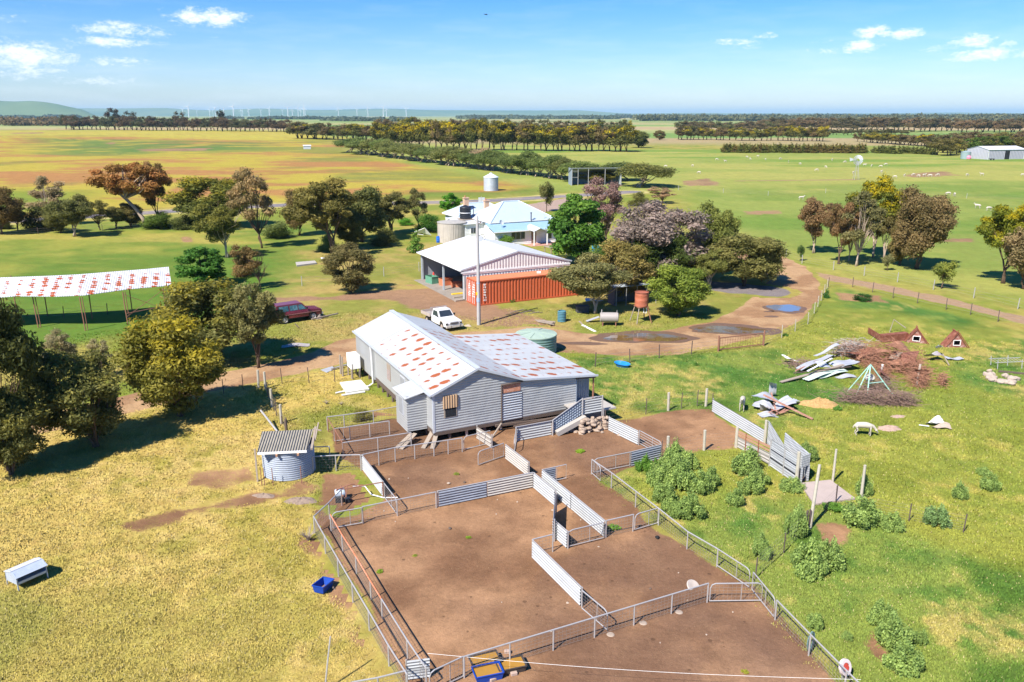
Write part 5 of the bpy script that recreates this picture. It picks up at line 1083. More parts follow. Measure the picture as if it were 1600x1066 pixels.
def gate(lab, a, b, h=FH, mesh=True, round_=(0, 1), mat=M_galv, panel=None, rot=0, group=None, dz=0., bars=0):
    A, B = G(*a, h), G(*b, h); t, L = loc_frame('yard_gate', lab, 'gate', A, B, group); r = .2; z0 = .1
    pts = []
    def corner(x, s):  # rounded top corner
        return [(x, 0, h-r), (x+s*r*.3, 0, h-r*.3), (x+s*r, 0, h)]
    left = corner(.02, 1) if 0 in round_ else [(.02, 0, h)]
    right = corner(L-.02, -1)[::-1] if 1 in round_ else [(L-.02, 0, h)]
    m = MB(); m.tube([(.02, 0, z0)]+left+right+[(L-.02, 0, z0), (.02, 0, z0)], .025, 7, False); m.build('frame', mat, t)
    if mesh:
        m = MB(); meshwire(m, .04, L-.04, z0+.03, h-.04); m.build('wire_mesh', M_wire, t)
    if panel:
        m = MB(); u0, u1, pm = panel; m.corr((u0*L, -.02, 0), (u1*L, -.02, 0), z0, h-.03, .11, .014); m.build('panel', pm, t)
    for k in range(bars):
        m = MB(); z = z0+(h-z0)*(k+1)/(bars+1); m.tube([(.02,0,z),(L-.02,0,z)], .014, 5); m.build('bar', mat, t)
    m = MB(); m.tube([(L*.6, 0, z0), (L*.6, 0, h)], .014, 5); m.build('stay', mat, t)
    return t
def panelfence(lab, a, b, h=FH, mat=None, z0=.04, post=2.4, rail=True, pitch=.11, group=None, worn=None):
    A, B = G(*a, h), G(*b, h); t, L = loc_frame('sheet_fence', lab, 'fence', A, B, group); n = max(1, round(L/post))
    for k in range(n):
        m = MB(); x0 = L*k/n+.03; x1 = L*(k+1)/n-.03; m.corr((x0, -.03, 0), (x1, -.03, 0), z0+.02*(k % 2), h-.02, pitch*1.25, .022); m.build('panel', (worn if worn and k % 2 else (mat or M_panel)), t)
    for k in range(n+1):
        x = L*k/n; m = MB(); m.tube([(x,.03,-.08),(x,.03,h)], .035, 7); m.build('post', M_galv, t)
    if rail: m = MB(); m.tube([(0,0,h),(L,0,h)], .028, 7); m.build('top_rail', M_galv, t)
    return t
# front (south) line
gate('round-cornered mesh gate at the lower left corner of the yards beside the blue troughs', (670,1051), (724,1025.5), round_=(0,))
fence('long pipe-rail mesh fence across the front of the big dirt yard', [(725,1026),(1107,911.5)], posts=6, base=False)
gate('wide mesh gate standing open at the right end of the front fence', (1110,912), (1193,911), round_=(0,1))
# right line
fence('long curving pipe-rail fence along the right side of the yards beside the weeds', [(925,718),(956,739),(994,768),(1030,795),(1075,831),(1122,858)], posts=1)
gate('mesh gate in the right-hand fence between the yard and the green paddock', (1122,858), (1173,891), round_=(1,))
gate('short mesh gate at the corner beyond the wide open gate', (1177,894), (1212,936), round_=(1,))
fence('pipe-rail fence running to the lower right corner with a rope hung on it', [(1214,938),(1267,992),(1323,1048),(1400,1125)], posts=1)
gate('narrow folded gate hanging at the elbow of the right-hand fence', (925,718), (939,730), round_=(1,))
gate('mesh gate between the fence elbow and the dark iron panel', (928,717.5), (985,706.5), round_=(0,))
panelfence('dark patched iron panel with weeds growing against it', (985.5,706.5), (1033,695), mat=M_paneld)
gate('pipe gate joining the dark panel to the pale sheet fence', (999,672.7), (1034,691.5), round_=(1,), mesh=False, bars=4)
panelfence('pale corrugated sheet fence right of the stone heap', (951.5,650.5), (998.5,672.7), post=6, rail=False, h=.95)
# left double line and corner
fence('outermost left pipe-rail fence of the drafting race', [(490,807),(507,837.7),(527.4,872.6),(550,911.5),(575.7,954.4),(606.6,1008),(636,1053.7)], posts=1)
t = fence('inner left fence of the drafting race with an orange-stained top rail', [(516,804),(534,835),(555.6,868.5)], posts=1, rail=M_or)
for q in [(555.6,868.5),(578.4,907.4),(605,950)]: pass
P_ = [G(a, b, FH) for a, b in [(555.6,868.5),(578.4,907.4),(605,950)]]
fence('middle stretch of the inner race fence, rail stained orange', [(555.6,868.5),(578.4,907.4),(596,936)], posts=1, rail=M_or)
fence('lower stretch of the inner race fence with a white rail', [(596,936),(636,1000),(665.6,1044)], posts=1)
fence('short fence closing the top of the race towards the broken pump', [(490,807),(513.5,785.5),(533,765)], posts=1)
gate('rusty mesh gate at the top of the race in the corner of the big yard', (518,801.5), (565,793.4), round_=(0,), mat=M_galv)
fence('mesh fence between the corner gate and the small yard gate', [(566,792),(620,781)], posts=1)
fence('mesh fence from the small yard gate to the corrugated panels', [(620,781),(681,768.8)], posts=1)
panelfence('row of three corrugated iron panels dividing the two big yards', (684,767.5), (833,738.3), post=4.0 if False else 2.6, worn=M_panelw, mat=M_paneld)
fence('low rail fence running right off the bottom of the race to the left paddock', [(550,1066),(590,1059),(634,1048)], posts=1)
fence('dropped pipe rail beside the broken pump in the small left yard', [(533,765),(598,753.5)], posts=1, mesh=False, rail=M_rustpipe)
panelfence('corrugated sheet fence on the left of the small middle yard', (566,711.6), (598,752), post=2.6, worn=None)
gate('tilted mesh gate at the corner of the small left yard', (600,755), (619,779.5), round_=(1,))
fence('barred fence between the round hut and the sheet fence', [(488,713.5),(524,711.5),(563,710.7)], posts=1, h=.95)
fence('short low fence behind the barred fence beside the round hut', [(490,698.5),(514.5,697.6)], posts=1, h=.8)
fence('long pipe fence along the back of the middle yard below the woolshed', [(565,710.7),(617,699.5),(677.7,691),(722,684.5)], posts=2)
gate('bent pipe gate below the underfloor posts of the woolshed', (724,682.8), (766,673), round_=(0,), mesh=False)
fence('uppermost pipe fence left of the woolshed porch', [(510.7,651.6),(537,648.5),(583,642),(624,634.7)], posts=1)
fence('second pipe fence left of the woolshed steps', [(546,666.6),(608,658)], posts=2)
gate('short gate with a square frame at the left end of the second fence', (521,670), (546,667), round_=(), mesh=False)
fence('third pipe fence left of the woolshed steps', [(535,692),(590,684),(642,676)], posts=1)
fence('slanting rusty rail closing the left end of the holding pens', [(512,654),(524,673),(535,692)], posts=1, rail=M_rustpipe, mesh=False)
# centre
panelfence('pale slatted sheet swung across below the woolshed wall', (744.7,664.7), (768,679), mat=M_panelw, post=6, rail=False, pitch=.2)
gate('round-cornered mesh gate standing open in the middle yard', (746.6,706), (787,692.5), round_=(0,))
panelfence('white sheet fence leading from the middle yard to the panel corner', (789.8,694.7), (826,722), mat=M_panelw, post=2.3)
panelfence('corrugated sheet fence running right from the panel corner', (834,738.8), (867.6,766), mat=M_panel, post=2.3)
panelfence('dark shadowed sheet gate standing on edge at the centre of the yards', (868.5,769), (865.5,811), mat=M_paneld, post=6, rail=False, h=1.15)
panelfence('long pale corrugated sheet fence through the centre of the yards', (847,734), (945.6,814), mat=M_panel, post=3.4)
gate('small gate half covered with dark iron at the head of the long sheet fence', (847,734), (885.4,725.7), round_=(), panel=(.0,.55,M_paneld), mesh=False)
gate('narrow gate swung edge-on below the woolshed door prop', (806.6,669.4), (803.5,688), round_=(0,1), mesh=False)
panelfence('short corrugated sheet below the dark sheet gate', (864,811), (887,830.5), mat=M_panel, post=6)
fence('short mesh fence at the head of the right-hand pen', [(832,843),(864,835)], posts=1)
panelfence('corrugated sheet fence dividing the big yard from the right-hand pen', (832,844), (908.7,918), mat=M_panel, post=4.5)
gate('mesh gate between the dividing sheet fence and the front fence', (909.5,922.5), (950,956), round_=(1,))
gate('round-cornered mesh gate behind the end of the long sheet fence', (887.5,829.6), (944,816), round_=(0,))
fence('short mesh fence right of the long sheet fence end', [(947.6,813.5),(990,804)], posts=1)
gate('mesh gate between the long sheet fence and the right-hand pipe fence', (992,804), (1029,793.6), round_=(0,))
# post feet of concrete
for k, (px, py) in enumerate([(954,992),(1005,974),(1061,957)]):
    b = G(px, py); m = MB(); m.lathe([(.001,.04),(.12,.035),(.17,.0)], 12); o = m.build('post_footing', plain('dusty_footing', (.34,.27,.21), .9), loc=b); tag(o, 'pale concrete footing at the base of a front fence post', 'footing', 'concrete post footings of the front fence')
# small white louvred panel at the bottom corner
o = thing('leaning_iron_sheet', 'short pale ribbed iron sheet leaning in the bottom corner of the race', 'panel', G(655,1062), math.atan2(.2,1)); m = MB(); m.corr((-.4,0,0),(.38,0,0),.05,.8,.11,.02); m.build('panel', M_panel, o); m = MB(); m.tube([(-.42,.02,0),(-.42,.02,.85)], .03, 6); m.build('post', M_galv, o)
# old timber and wire fence of the back yard
M_postw = plain('round_timber_post', (.46,.42,.33), .95, 0, .3, 5, (.26,.22,.17), .5, bumps=.4)
M_star = plain('steel_picket', (.13,.095,.085), .8, .2, .2)
def post(lab, px, pb, pt, r=.075, mat=None, lean=(0,0), group=None, name='fence_post'):
    b = G(px, pb); h = ht(px, pb, pt); m = MB(); m.tube([(0,0,-.1),(lean[0]*.5,lean[1]*.5,h*.5),(lean[0],lean[1],h)], [r,r*.95,r*.85], 8); o = m.build(name, mat or M_postw, loc=b, smooth=45); return tag(o, lab, 'post', group)
def wirefence(lab, pts, kinds, wires=(.15,.35,.6,.85,1.05), group=None, netting=False, name='wire_fence', h=1.15, r=.005):
    """pts: base positions; kinds: 'w' timber, 's' steel picket"""
    P = [G(a, b) for a, b in pts]; t, L0 = loc_frame(name, lab, 'fence', P[0], P[-1], group); inv = Matrix.Rotation(-t.rotation_euler.z, 3, 'Z')
    Q = [inv @ (p-Vector(t.location)) for p in P]
    for q, k in zip(Q, kinds):
        m = MB(); hh = h*(1.1 if k == 'w' else 1); m.tube([(q.x,q.y,-.08),(q.x+tr_rng.uniform(-.05,.05),q.y,hh)], .085 if k == 'w' else (.045 if k == 'g' else .028), 7); m.build('post', M_postw if k == 'w' else (M_galv if k == 'g' else M_star), t)
    m = MB()
    for a, b in zip(Q, Q[1:]):
        for z in wires: m.beam((a.x,a.y,z), ((a.x+b.x)/2,(a.y+b.y)/2,z-.015), r); m.beam(((a.x+b.x)/2,(a.y+b.y)/2,z-.015), (b.x,b.y,z), r)
        if netting:
            n = int((b-a).length/.2)
            for k in range(n): q = a+(b-a)*(k/n); m.beam((q.x,q.y,.03),(q.x,q.y,.9), r*.8)
    m.build('wires', M_wire, t); return t
wirefence('wire fence along the rear edge of the back dirt yard', [(945,668),(1009,648),(1044,642),(1064.6,639),(1089,635),(1102.6,635.5),(1113,640)], 'sswsswg'.replace('g','s'), netting=False)
wirefence('wire fence with thick timber posts between the back dirt yard and the weeds', [(1034,718),(1043,714),(1100,704),(1149.5,699)], 'swww', wires=(.2,.4,.6,.8,1.0), netting=False)
panelfence('long corrugated sheet fence slanting along the right of the back dirt yard', (1114,622.8), (1196,671), mat=M_panel, post=9, rail=False, h=.92)
# loading race: tall sheet walls either side of a narrow ramp
rc = thing('loading_race', 'narrow stock loading race with tall corrugated iron walls and timber posts', 'race', G(1149.5,699), 0); O_ = Vector(rc.location)
def rel3(px, py, z=0): p = G(px, py, z)-O_; return Vector((p.x, p.y, 0))
def rwall(a, b, z0, z1, mat, pitch=.11):
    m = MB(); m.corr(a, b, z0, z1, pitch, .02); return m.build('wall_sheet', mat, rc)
a = rel3(1149.5,699); b = rel3(1201,728); c_ = rel3(1243,756)
rwall(a, b, (.05,.1), (.72,.78), M_panelw, .2)
m = MB(); m.beam((a.x,a.y,1.02),(b.x,b.y,1.12),.05,.14); m.beam((a.x,a.y-.02,.84),(b.x,b.y-.02,.9),.04,.1); m.build('timber_rail', plain('orange_timber', (.42,.24,.15), .85), rc)
for u in (.28,.66):
    p = a+(b-a)*u; m = MB(); m.tube([(p.x,p.y-.06,0),(p.x,p.y-.06,1.2)], .03, 6); m.build('red_picket', M_rust, rc)
rwall(b, c_, (.05,.02), (1.62,1.5), M_panel); 
m = MB()
for z in (.55,1.05): m.beam((b.x,b.y-.05,z),(c_.x,c_.y-.05,z-.05),.03,.05)
m.build('dark_rail', M_dark, rc)
for p, hh in ((a,1.3),(c_,1.85)):
    m = MB(); m.tube([(p.x,p.y-.08,-.1),(p.x,p.y-.08,hh)], .095, 8); m.build('post', M_postw, rc)
for u in (0, .52): p = b+(c_-b)*u; m = MB(); m.tube([(p.x,p.y-.06,-.1),(p.x,p.y-.06,1.62)], .04, 6); m.build('post', M_galv, rc)
off = Vector((.62,.62,0)); b2 = b+off; c2 = c_+Vector((.66,.3,0)); a2 = rel3(1196,671,.9)+Vector((.1,-.1,0))
rwall(a2+Vector((0,0,0)), b2+(c2-b2)*.22, (.1,.1), (1.55,1.2), M_panel); rwall(b2+(c2-b2)*.2, c2, (.1,.05), (1.95,1.6), M_panel)
m = MB(); m.tube([(a2.x-.15,a2.y-.1,-.1),(a2.x-.15,a2.y-.1,1.55)], .085, 8); m.build('post', M_postw, rc)
e1 = c_+Vector((.16,-.12,0)); e2 = c2+Vector((.1,-.02,0))
m = MB(); n_ = 12
for k in range(n_): p = e1+(e2-e1)*(k/n_); q = e1+(e2-e1)*((k+1)/n_); s = .02*(-1)**k; m.slab([(p.x,p.y+s,.95),(q.x,q.y-s,.95),(q.x,q.y-s,1.62),(p.x,p.y+s,1.62)], .01)
m.build('header_sheet', M_panel, rc)
for qx, qy in ((e1.x,e1.y),(e2.x-.1,e2.y)): m = MB(); m.bx(qx,qx+.11,qy-.02,qy+.03,0,.97); m.build('jamb', M_panel, rc)
m = MB(); m.prism([(0,0),(0,.12),(1.,.5),(2.2,.55),(2.2,0)], 'x', -.35, .35); rm = m.build('ramp_floor', M_timberd, rc); rm.location = (c_+Vector((.35,.2,0))); rm.rotation_euler = (0,0,math.atan2((b-c_).y,(b-c_).x)-math.pi/2)
# slab and posts beyond the race
S = [G(1249,757), G(1297,752), G(1336,781), G(1272,790)]; o = MB().slab([s+Vector((0,0,.09)) for s in S], .12).build('concrete_slab', plain('pinkish_concrete', (.42,.34,.30), .9, 0, .12, 2, (.4,.33,.28), .4)); tag(o, 'pinkish concrete slab in the grass below the loading race', 'slab')
post('leaning timber post on the slab edge below the race', 1265,826,733,.085,lean=(.35,.5))
post('second post crossed behind the leaning post at the slab', 1259,828,798,.06,M_star)
post('thick timber post in the grass behind the slab', 1301,753,702,.07)
post('tall timber post right of the slab', 1345,781,727,.08)
post('thin steel picket at the front edge of the slab', 1306,786,757,.025,M_star)
wirefence('sagging wire fence from the slab to the open paddock', [(1265,826),(1306,786),(1345,800),(1420,815),(1505,832)], 'sswss'.replace('w','s'), wires=(.12,.25,.38,.52,.68,.85), h=.95)
wirefence('netting fence from the slab corner down to the pipe fence', [(1263,826),(1224,865),(1180,905)], 'sss', netting=True, h=1.0)
# left track fences
wirefence('wire fence beside the track left of the woolshed', [(404,606),(441,600),(483,598.5),(523,596.5),(552,594)], 'wssss', wires=(.2,.45,.7,.95), h=1.2)
wirefence('old netting fence with timber posts running to the round hut', [(415,608),(419,622),(425,636),(432,650),(440,662),(449,680)], 'wswswsw'[:6], netting=True, wires=(.2,.5,.8,1.0))
wirefence('wire fence with a drooping top rail at the left of the track', [(380,608),(350,616),(316,625),(270,640)], 'ssss', wires=(.3,.6,.9), h=1.1)
post('thick dark post behind the round hut', 448,680,655,.1,M_timberd); post('second dark post behind the round hut', 441,664,650,.05,M_star)
o = MB(); o.tube([(0,0,.05),(-1.6,1.75,.95)], .06, 8); ob = o.build('leaning_pole', M_galv, loc=G(437,680)); tag(ob, 'long grey pole leaning up out of the grass behind the round hut', 'pole')
# long wire fences in the mid distance
def longfence(lab, pts, sp, k='s', h=1.15, wires=(.3,.6,.9), r=.012):
    P = [G(a, b) for a, b in pts]; out = []
    for a, b in zip(P, P[1:]):
        n = max(1, round((b-a).length/sp)); out += [a+(b-a)*i/n for i in range(n)]
    out.append(P[-1]); t, _ = loc_frame('wire_fence', lab, 'fence', out[0], out[-1]); inv = Matrix.Rotation(-t.rotation_euler.z, 3, 'Z'); Q = [inv @ (p-Vector(t.location)) for p in out]
    for q in Q: m = MB(); m.tube([(q.x,q.y,0),(q.x+tr_rng.uniform(-.06,.06),q.y,h)], .05 if k == 'g' else .04, 5); m.build('post', M_galv if k == 'g' else (M_postw if k == 'w' else M_star), t)
    m = MB()
    for a, b in zip(Q, Q[1:]):
        for z in wires: m.beam((a.x,a.y,z),(b.x,b.y,z), r)
    m.build('wires', M_wire, t)
longfence('wire fence following the driveway above the green paddock', [(930,573),(984,567),(1030,560),(1080,554),(1122,548)], 3.9)
longfence('wire fence from the paddock gate up to the driveway bend', [(1192,540),(1221,528),(1242,518),(1262,507),(1272,490),(1283,470),(1292,452)], 3.6, 'w')
longfence('rusty picket fence along the near side of the right-hand track', [(1294,449),(1332,449),(1363,457),(1395,466),(1433,474),(1478,484),(1516,492),(1559,503),(1640,520)], 7., 's')
longfence('pale post fence along the far side of the right-hand track', [(1210,390),(1228,402),(1253,412),(1302,422),(1350,431),(1402,441),(1458,453),(1521,466),(1590,483),(1680,505)], 9., 'g')
longfence('fence across the field behind the farmyard trees', [(1060,297),(1130,302),(1200,306),(1290,302),(1400,307),(1510,310),(1640,314)], 14, 'g')
longfence('paddock fence under the roadside row at left', [(-60,372),(60,366),(160,361),(300,352)], 9., 's')
longfence('fence crossing behind the hay shed', [(-60,500),(100,497),(168,492)], 12, 's')
longfence('fence on the lawn above the machinery shed track', [(472,447),(540,440),(600,432),(655,424)], 9, 'g')
gt = thing('mesh_gate', 'wide rusty mesh gate beside the driveway puddles', 'gate', G(1124,549), math.atan2((G(1191,541)-G(1124,549)).y, (G(1191,541)-G(1124,549)).x)); L = (G(1191,541)-G(1124,549)).length
m = MB(); m.tube([(0,0,.15),(0,0,1.15),(L,0,1.15),(L,0,.15),(0,0,.15)], .035, 6, False); m.build('frame', M_rustpipe, gt); m = MB(); meshwire(m, 0, L, .2, 1.1, .25, 5, .012); m.build('wire_mesh', M_rustpipe, gt)
for x in (-.12, L+.12): m = MB(); m.tube([(x,0,-.1),(x,0,1.35)], .07, 7); m.build('post', M_rustpipe, gt)
# ================= vehicles =================
def arc(cx, cz, r, n=10): return [(cx-r*math.cos(math.pi*k/n), cz+r*math.sin(math.pi*k/n)) for k in range(n+1)]
def wheel(t, x, y, r=.35, w=.22, rim=None):
    m = MB(); m.lathe([(r*.62,-w/2),(r*.95,-w/2),(r,-w*.35),(r,w*.35),(r*.95,w/2),(r*.62,w/2)], 24); o = m.build('wheel', M_rubber, t, smooth=40); o.location = (x, y, r); o.rotation_euler = (math.pi/2, 0, 0)
    m = MB(); m.lathe([(.001,-w*.42),(r*.3,-w*.42),(r*.58,-w*.3),(r*.64,-w*.48),(r*.64,w*.48),(r*.58,w*.3),(r*.3,w*.42),(.001,w*.42)], 20); m.build('rim', rim or M_galv, o, smooth=40)
def hull(mb, prof, ys):
    """loft a side profile (x,z) across y: ys = list of (y, inset scale function)"""
    n = len(prof); vs = []
    for (y, dx, dz) in ys: vs += [(x+(dx if x < 0 else -dx), y, z-(dz if z > .8 else 0)) for x, z in prof]
    k = len(ys); fs = [tuple(range(n)), tuple(range(k*n-1, (k-1)*n-1, -1))]
    for s in range(k-1):
        for i in range(n): j = (i+1) % n; fs.append((s*n+i, s*n+j, (s+1)*n+j, (s+1)*n+i))
    mb.add(vs, fs)
# white ute: x forward
M_wcar = plain('white_car_paint', (.66,.66,.65), .25, 0, .04, 1.5, (.5,.45,.38), .2, spec=.6)
pa, pb = G(668,497), G(710,519); 
ut = thing('white_ute', 'white single-cab utility with a flat tray parked behind the woolshed', 'ute', G(690,511)+Vector((0,.6,0)), math.atan2(-.86,.55))
low = [(2.35,.42),(2.38,.72),(2.3,.86),(1.2,.98),(.95,1.02),(-.55,1.02),(-.62,.45),(-.2,.4)]+[(x,z) for x,z in [(.9,.38)]]+arc(1.45,.38,.42)[0:]+[(1.95,.38)]
m = MB(); hull(m, low, [(-.82,.05,.06),(-.78,0,0),(.78,0,0),(.82,.05,.06)]); m.build('body', M_wcar, ut, smooth=35)
m = MB(); vs = [(-.55,-.76,1.0),(1.0,-.76,1.0),(.45,-.64,1.58),(-.48,-.64,1.58),(-.55,.76,1.0),(1.0,.76,1.0),(.45,.64,1.58),(-.48,.64,1.58)]; m.add(vs, [(0,1,2,3),(7,6,5,4),(1,5,6,2),(0,3,7,4),(3,2,6,7),(0,4,5,1)])
m.v = [tuple(v) for v in m.v]; m.build('cab', M_wcar, ut); m = MB(); m.slab([(-.46,-.62,1.625),(.42,-.62,1.625),(.42,.62,1.625),(-.46,.62,1.625)], .06); m.build('roof', M_wcar, ut)
def pane(mb, quad, o=.012):
    q = [Vector(p) for p in quad]; nrm = (q[1]-q[0]).cross(q[3]-q[0]).normalized(); mb.add([p+nrm*o for p in q]+[p for p in q], [(0,1,2,3),(7,6,5,4),(0,4,5,1),(1,5,6,2),(2,6,7,3),(3,7,4,0)])
m = MB(); pane(m, [(.94,-.66,1.06),(.94,.66,1.06),(.50,.57,1.53),(.50,-.57,1.53)]); m.build('windscreen', M_glass, ut)
for s in (-1, 1):
    q = [(-.38,s*.755,1.05),(.72,s*.755,1.05),(.36,s*.66,1.5),(-.36,s*.66,1.5)]; m = MB(); pane(m, q if s < 0 else q[::-1]); m.build('side_window', M_glass, ut)
    m = MB(); m.bx(2.34,2.41,s*.72-.14*1,s*.72+.06,.62,.78); m.build('headlight', M_glass, ut); m = MB(); m.bx(.75,.85,s*.82-.05,s*.82+.12*s,1.08,1.25); m.build('mirror', M_black, ut)
m = MB(); m.bx(2.36,2.41,-.42,.42,.62,.80); m.build('grille', plain('dark_grille', (.10,.10,.11), .5), ut); m = MB(); m.bx(2.38,2.52,-.86,.86,.36,.54); m.build('bumper', plain('pale_bumper', (.55,.53,.48), .5), ut)
m = MB(); m.tube([(2.55,-.45,.4),(2.55,-.45,.9),(2.55,.45,.9),(2.55,.45,.4)], .03, 6); m.build('bull_bar', M_galv, ut)
m = MB(); m.bx(-2.5,-.68,-.9,.9,.80,.86); tr = m.build('tray', plain('tray_deck', (.36,.32,.29), .7, 0, .2, 3), ut)
for y in (-.9,.9): m = MB(); m.bx(-2.5,-.68,y-.02,y+.02,.78,1.08); m.build('side_board', plain('tray_side', (.44,.37,.32), .6), tr)
m = MB(); m.bx(-2.52,-2.48,-.9,.9,.78,1.08); m.build('tail_board', plain('tray_side'), tr) if False else m.build('tail_board', MAT['tray_side'], tr)
m = MB(); m.tube([(-.66,-.85,.85),(-.66,-.85,1.65),(-.66,.85,1.65),(-.66,.85,.85)], .03, 6); m.beam((-.66,-.85,1.3),(-.66,.85,1.3),.03); m.build('headboard', M_galv, ut)
m = MB(); m.bx(-2.4,1.0,-.4,.4,.38,.56); m.build('chassis', M_black, ut)
for x in (1.45,-1.55):
    for y in (-.72,.72): wheel(ut, x, y, .34, .2, plain('dusty_rim', (.42,.34,.28), .6))
# dark red four wheel drive
M_red = plain('maroon_paint', (.14,.018,.028), .3, 0, .15, 2, (.2,.08,.07), .3, spec=.6)
pa, pb = G(437,507), G(489,499); fw_ = thing('red_four_wheel_drive', 'dark red four-wheel drive parked in the grass beside the olive trees', 'car', (G(459,504)+Vector((0,.9,0))), math.atan2((pb-pa).y, (pb-pa).x))
low = [(2.25,.48),(2.3,.8),(2.22,.98),(1.0,1.12),(-2.2,1.12),(-2.3,.9),(-2.28,.5),(-1.9,.48)]+arc(-1.4,.48,.42)+[(.95,.46)]+arc(1.4,.48,.42)+[(1.9,.48)]
m = MB(); hull(m, low, [(-.86,.06,.06),(-.82,0,0),(.82,0,0),(.86,.06,.06)]); m.build('body', M_red, fw_, smooth=35)
m = MB(); vs = [(-2.2,-.8,1.1),(1.0,-.8,1.1),(.42,-.68,1.72),(-2.05,-.68,1.72),(-2.2,.8,1.1),(1.0,.8,1.1),(.42,.68,1.72),(-2.05,.68,1.72)]; m.add(vs, [(0,1,2,3),(7,6,5,4),(1,5,6,2),(0,3,7,4),(3,2,6,7),(0,4,5,1)]); m.build('cabin', M_red, fw_)
m = MB(); m.slab([(-2.0,-.64,1.775),(.36,-.64,1.775),(.36,.64,1.775),(-2.0,.64,1.775)], .06); m.build('roof', plain('faded_maroon_roof', (.17,.06,.10), .35, 0, .1), fw_)
m = MB(); pane(m, [(.95,-.7,1.16),(.95,.7,1.16),(.47,.6,1.67),(.47,-.6,1.67)]); m.build('windscreen', M_glass, fw_); m = MB(); pane(m, [(-2.18,.66,1.2),(-2.18,-.66,1.2),(-2.07,-.6,1.66),(-2.07,.6,1.66)]); m.build('rear_window', M_glass, fw_)
Mt = plain('teal_glass', (.05,.13,.15), .1, 0, .5, 3, (.35,.42,.45), .6, spec=.8)
for s in (-1, 1):
    for x0, x1, xt0, xt1 in ((.02,.78,.02,.36),(-.85,-.08,-.85,-.08),(-1.95,-.98,-1.9,-.98)):
        q = [(x0,s*.80,1.17),(x1,s*.80,1.17),(xt1,s*.705,1.64),(xt0,s*.705,1.64)]; m = MB(); pane(m, q if s < 0 else q[::-1], .015); m.build('side_window', Mt, fw_)
    m = MB(); m.bx(2.24,2.32,s*.66-.12,s*.66+.12,.78,.94); m.build('headlight', M_galv, fw_); m = MB(); m.bx(.72,.84,s*.86-.03,s*.86+.16*s,1.2,1.36); m.build('mirror', M_black, fw_)
    m = MB(); m.beam((-2.1,s*.875,.82),(2.1,s*.875,.82),.015,.03); m.build('side_strip', plain('pink_strip', (.5,.25,.25), .5), fw_)
m = MB(); m.bx(2.28,2.42,-.86,.86,.45,.62); m.build('bumper', M_galv, fw_)
for x in (1.4,-1.4):
    for y in (-.76,.76): wheel(fw_, x, y, .38, .22, M_galv)
cp = copy_tree(ut); cp.location = G(926,366); cp.rotation_euler = (0,0,1.9); tag(cp, 'white vehicle half hidden among the trees right of the farmhouse', 'ute')
for ch in [x for x in bpy.data.objects if x.parent == cp and x.name.split('.')[0] in ('tray', 'headboard')]:
    pass
# blue container half seen
b = thing('blue_cabinet', 'bright blue cabinet glimpsed behind the leafy tree', 'cabinet', G(931,392), .3); m = MB(); m.bx(-.5,.5,-.3,.3,0,1.5); m.build('body', plain('bright_blue', (.02,.30,.62), .5), b); m = MB(); m.bx(-.02,.02,-.32,-.3,.05,1.45); m.build('door_gap', M_dark, b)
# ================= sheep =================
def sheep_mesh(graze=True):
    V = [(-.43,0,.64),(-.2,0,.67),(.12,0,.67),(.34,0,.68)]; E_ = [(0,1),(1,2),(2,3)]; R = [(.13,.15),(.18,.2),(.18,.21),(.12,.15)]
    if graze: V += [(.54,0,.56),(.68,0,.36),(.80,0,.20)]
    else: V += [(.58,0,.84),(.66,0,.98),(.82,0,.92)]
    R += [(.075,.085),(.06,.07),(.035,.04)]; E_ += [(3,4),(4,5),(5,6)]
    def leg(x, y, front):
        b = len(V)
        V.extend([(x,y,.50),(x+(.0 if front else .06),y,.36),(x+(.02 if front else -.05),y,.22),(x,y,.03)]); R.extend([(.055,.06),(.038,.038),(.024,.024),(.028,.028)])
        E_.extend([(3 if front else 0, b),(b,b+1),(b+1,b+2),(b+2,b+3)])
    for y in (-.12,.12): leg(.33, y, True); leg(-.42, y, False)
    b = len(V); V.extend([(-.58,0,.6),(-.62,0,.45)]); R.extend([(.04,.04),(.03,.03)]); E_.extend([(0,b),(b,b+1)])
    h = 5; 
    for y in (-1,1):
        b = len(V); p = V[5]; V.append((p[0]-.03, y*.13, p[2]+.04)); R.append((.025,.03)); E_.append((5,b))
    me = bpy.data.meshes.new('sheep'); me.from_pydata(V, E_, []); o = link('sheep', me); md = o.modifiers.new('s', 'SKIN'); md.use_smooth_shade = True
    for i, r in enumerate(R): me.skin_vertices[0].data[i].radius = r
    me.skin_vertices[0].data[1].use_root = True
    sb = o.modifiers.new('ss', 'SUBSURF'); sb.levels = sb.render_levels = 1
    dg = bpy.context.evaluated_depsgraph_get(); dg.update(); m2 = bpy.data.meshes.new_from_object(o.evaluated_get(dg)); bpy.data.objects.remove(o)
    m2.materials.clear(); m2.materials.append(plain('fleece', (.50,.45,.37), .95, 0, .12, 9, (.5,.42,.32), .3, bumps=.3)); return m2
SM, SM2 = sheep_mesh(True), sheep_mesh(False)
def sheep(lab, px, py, rz, me, group=None, s=1.05):
    o = link('sheep', me); o.location = G(px, py); o.rotation_euler = (0,0,rz); o.scale = (s,s,s); tag(o, lab, 'sheep', group)
sheep('shorn white sheep grazing towards the right beside the bare mound', 1349, 681, -.15, SM)
sheep('white sheep facing the camera beside the crumpled iron heap', 1159, 641, -1.9, SM2)
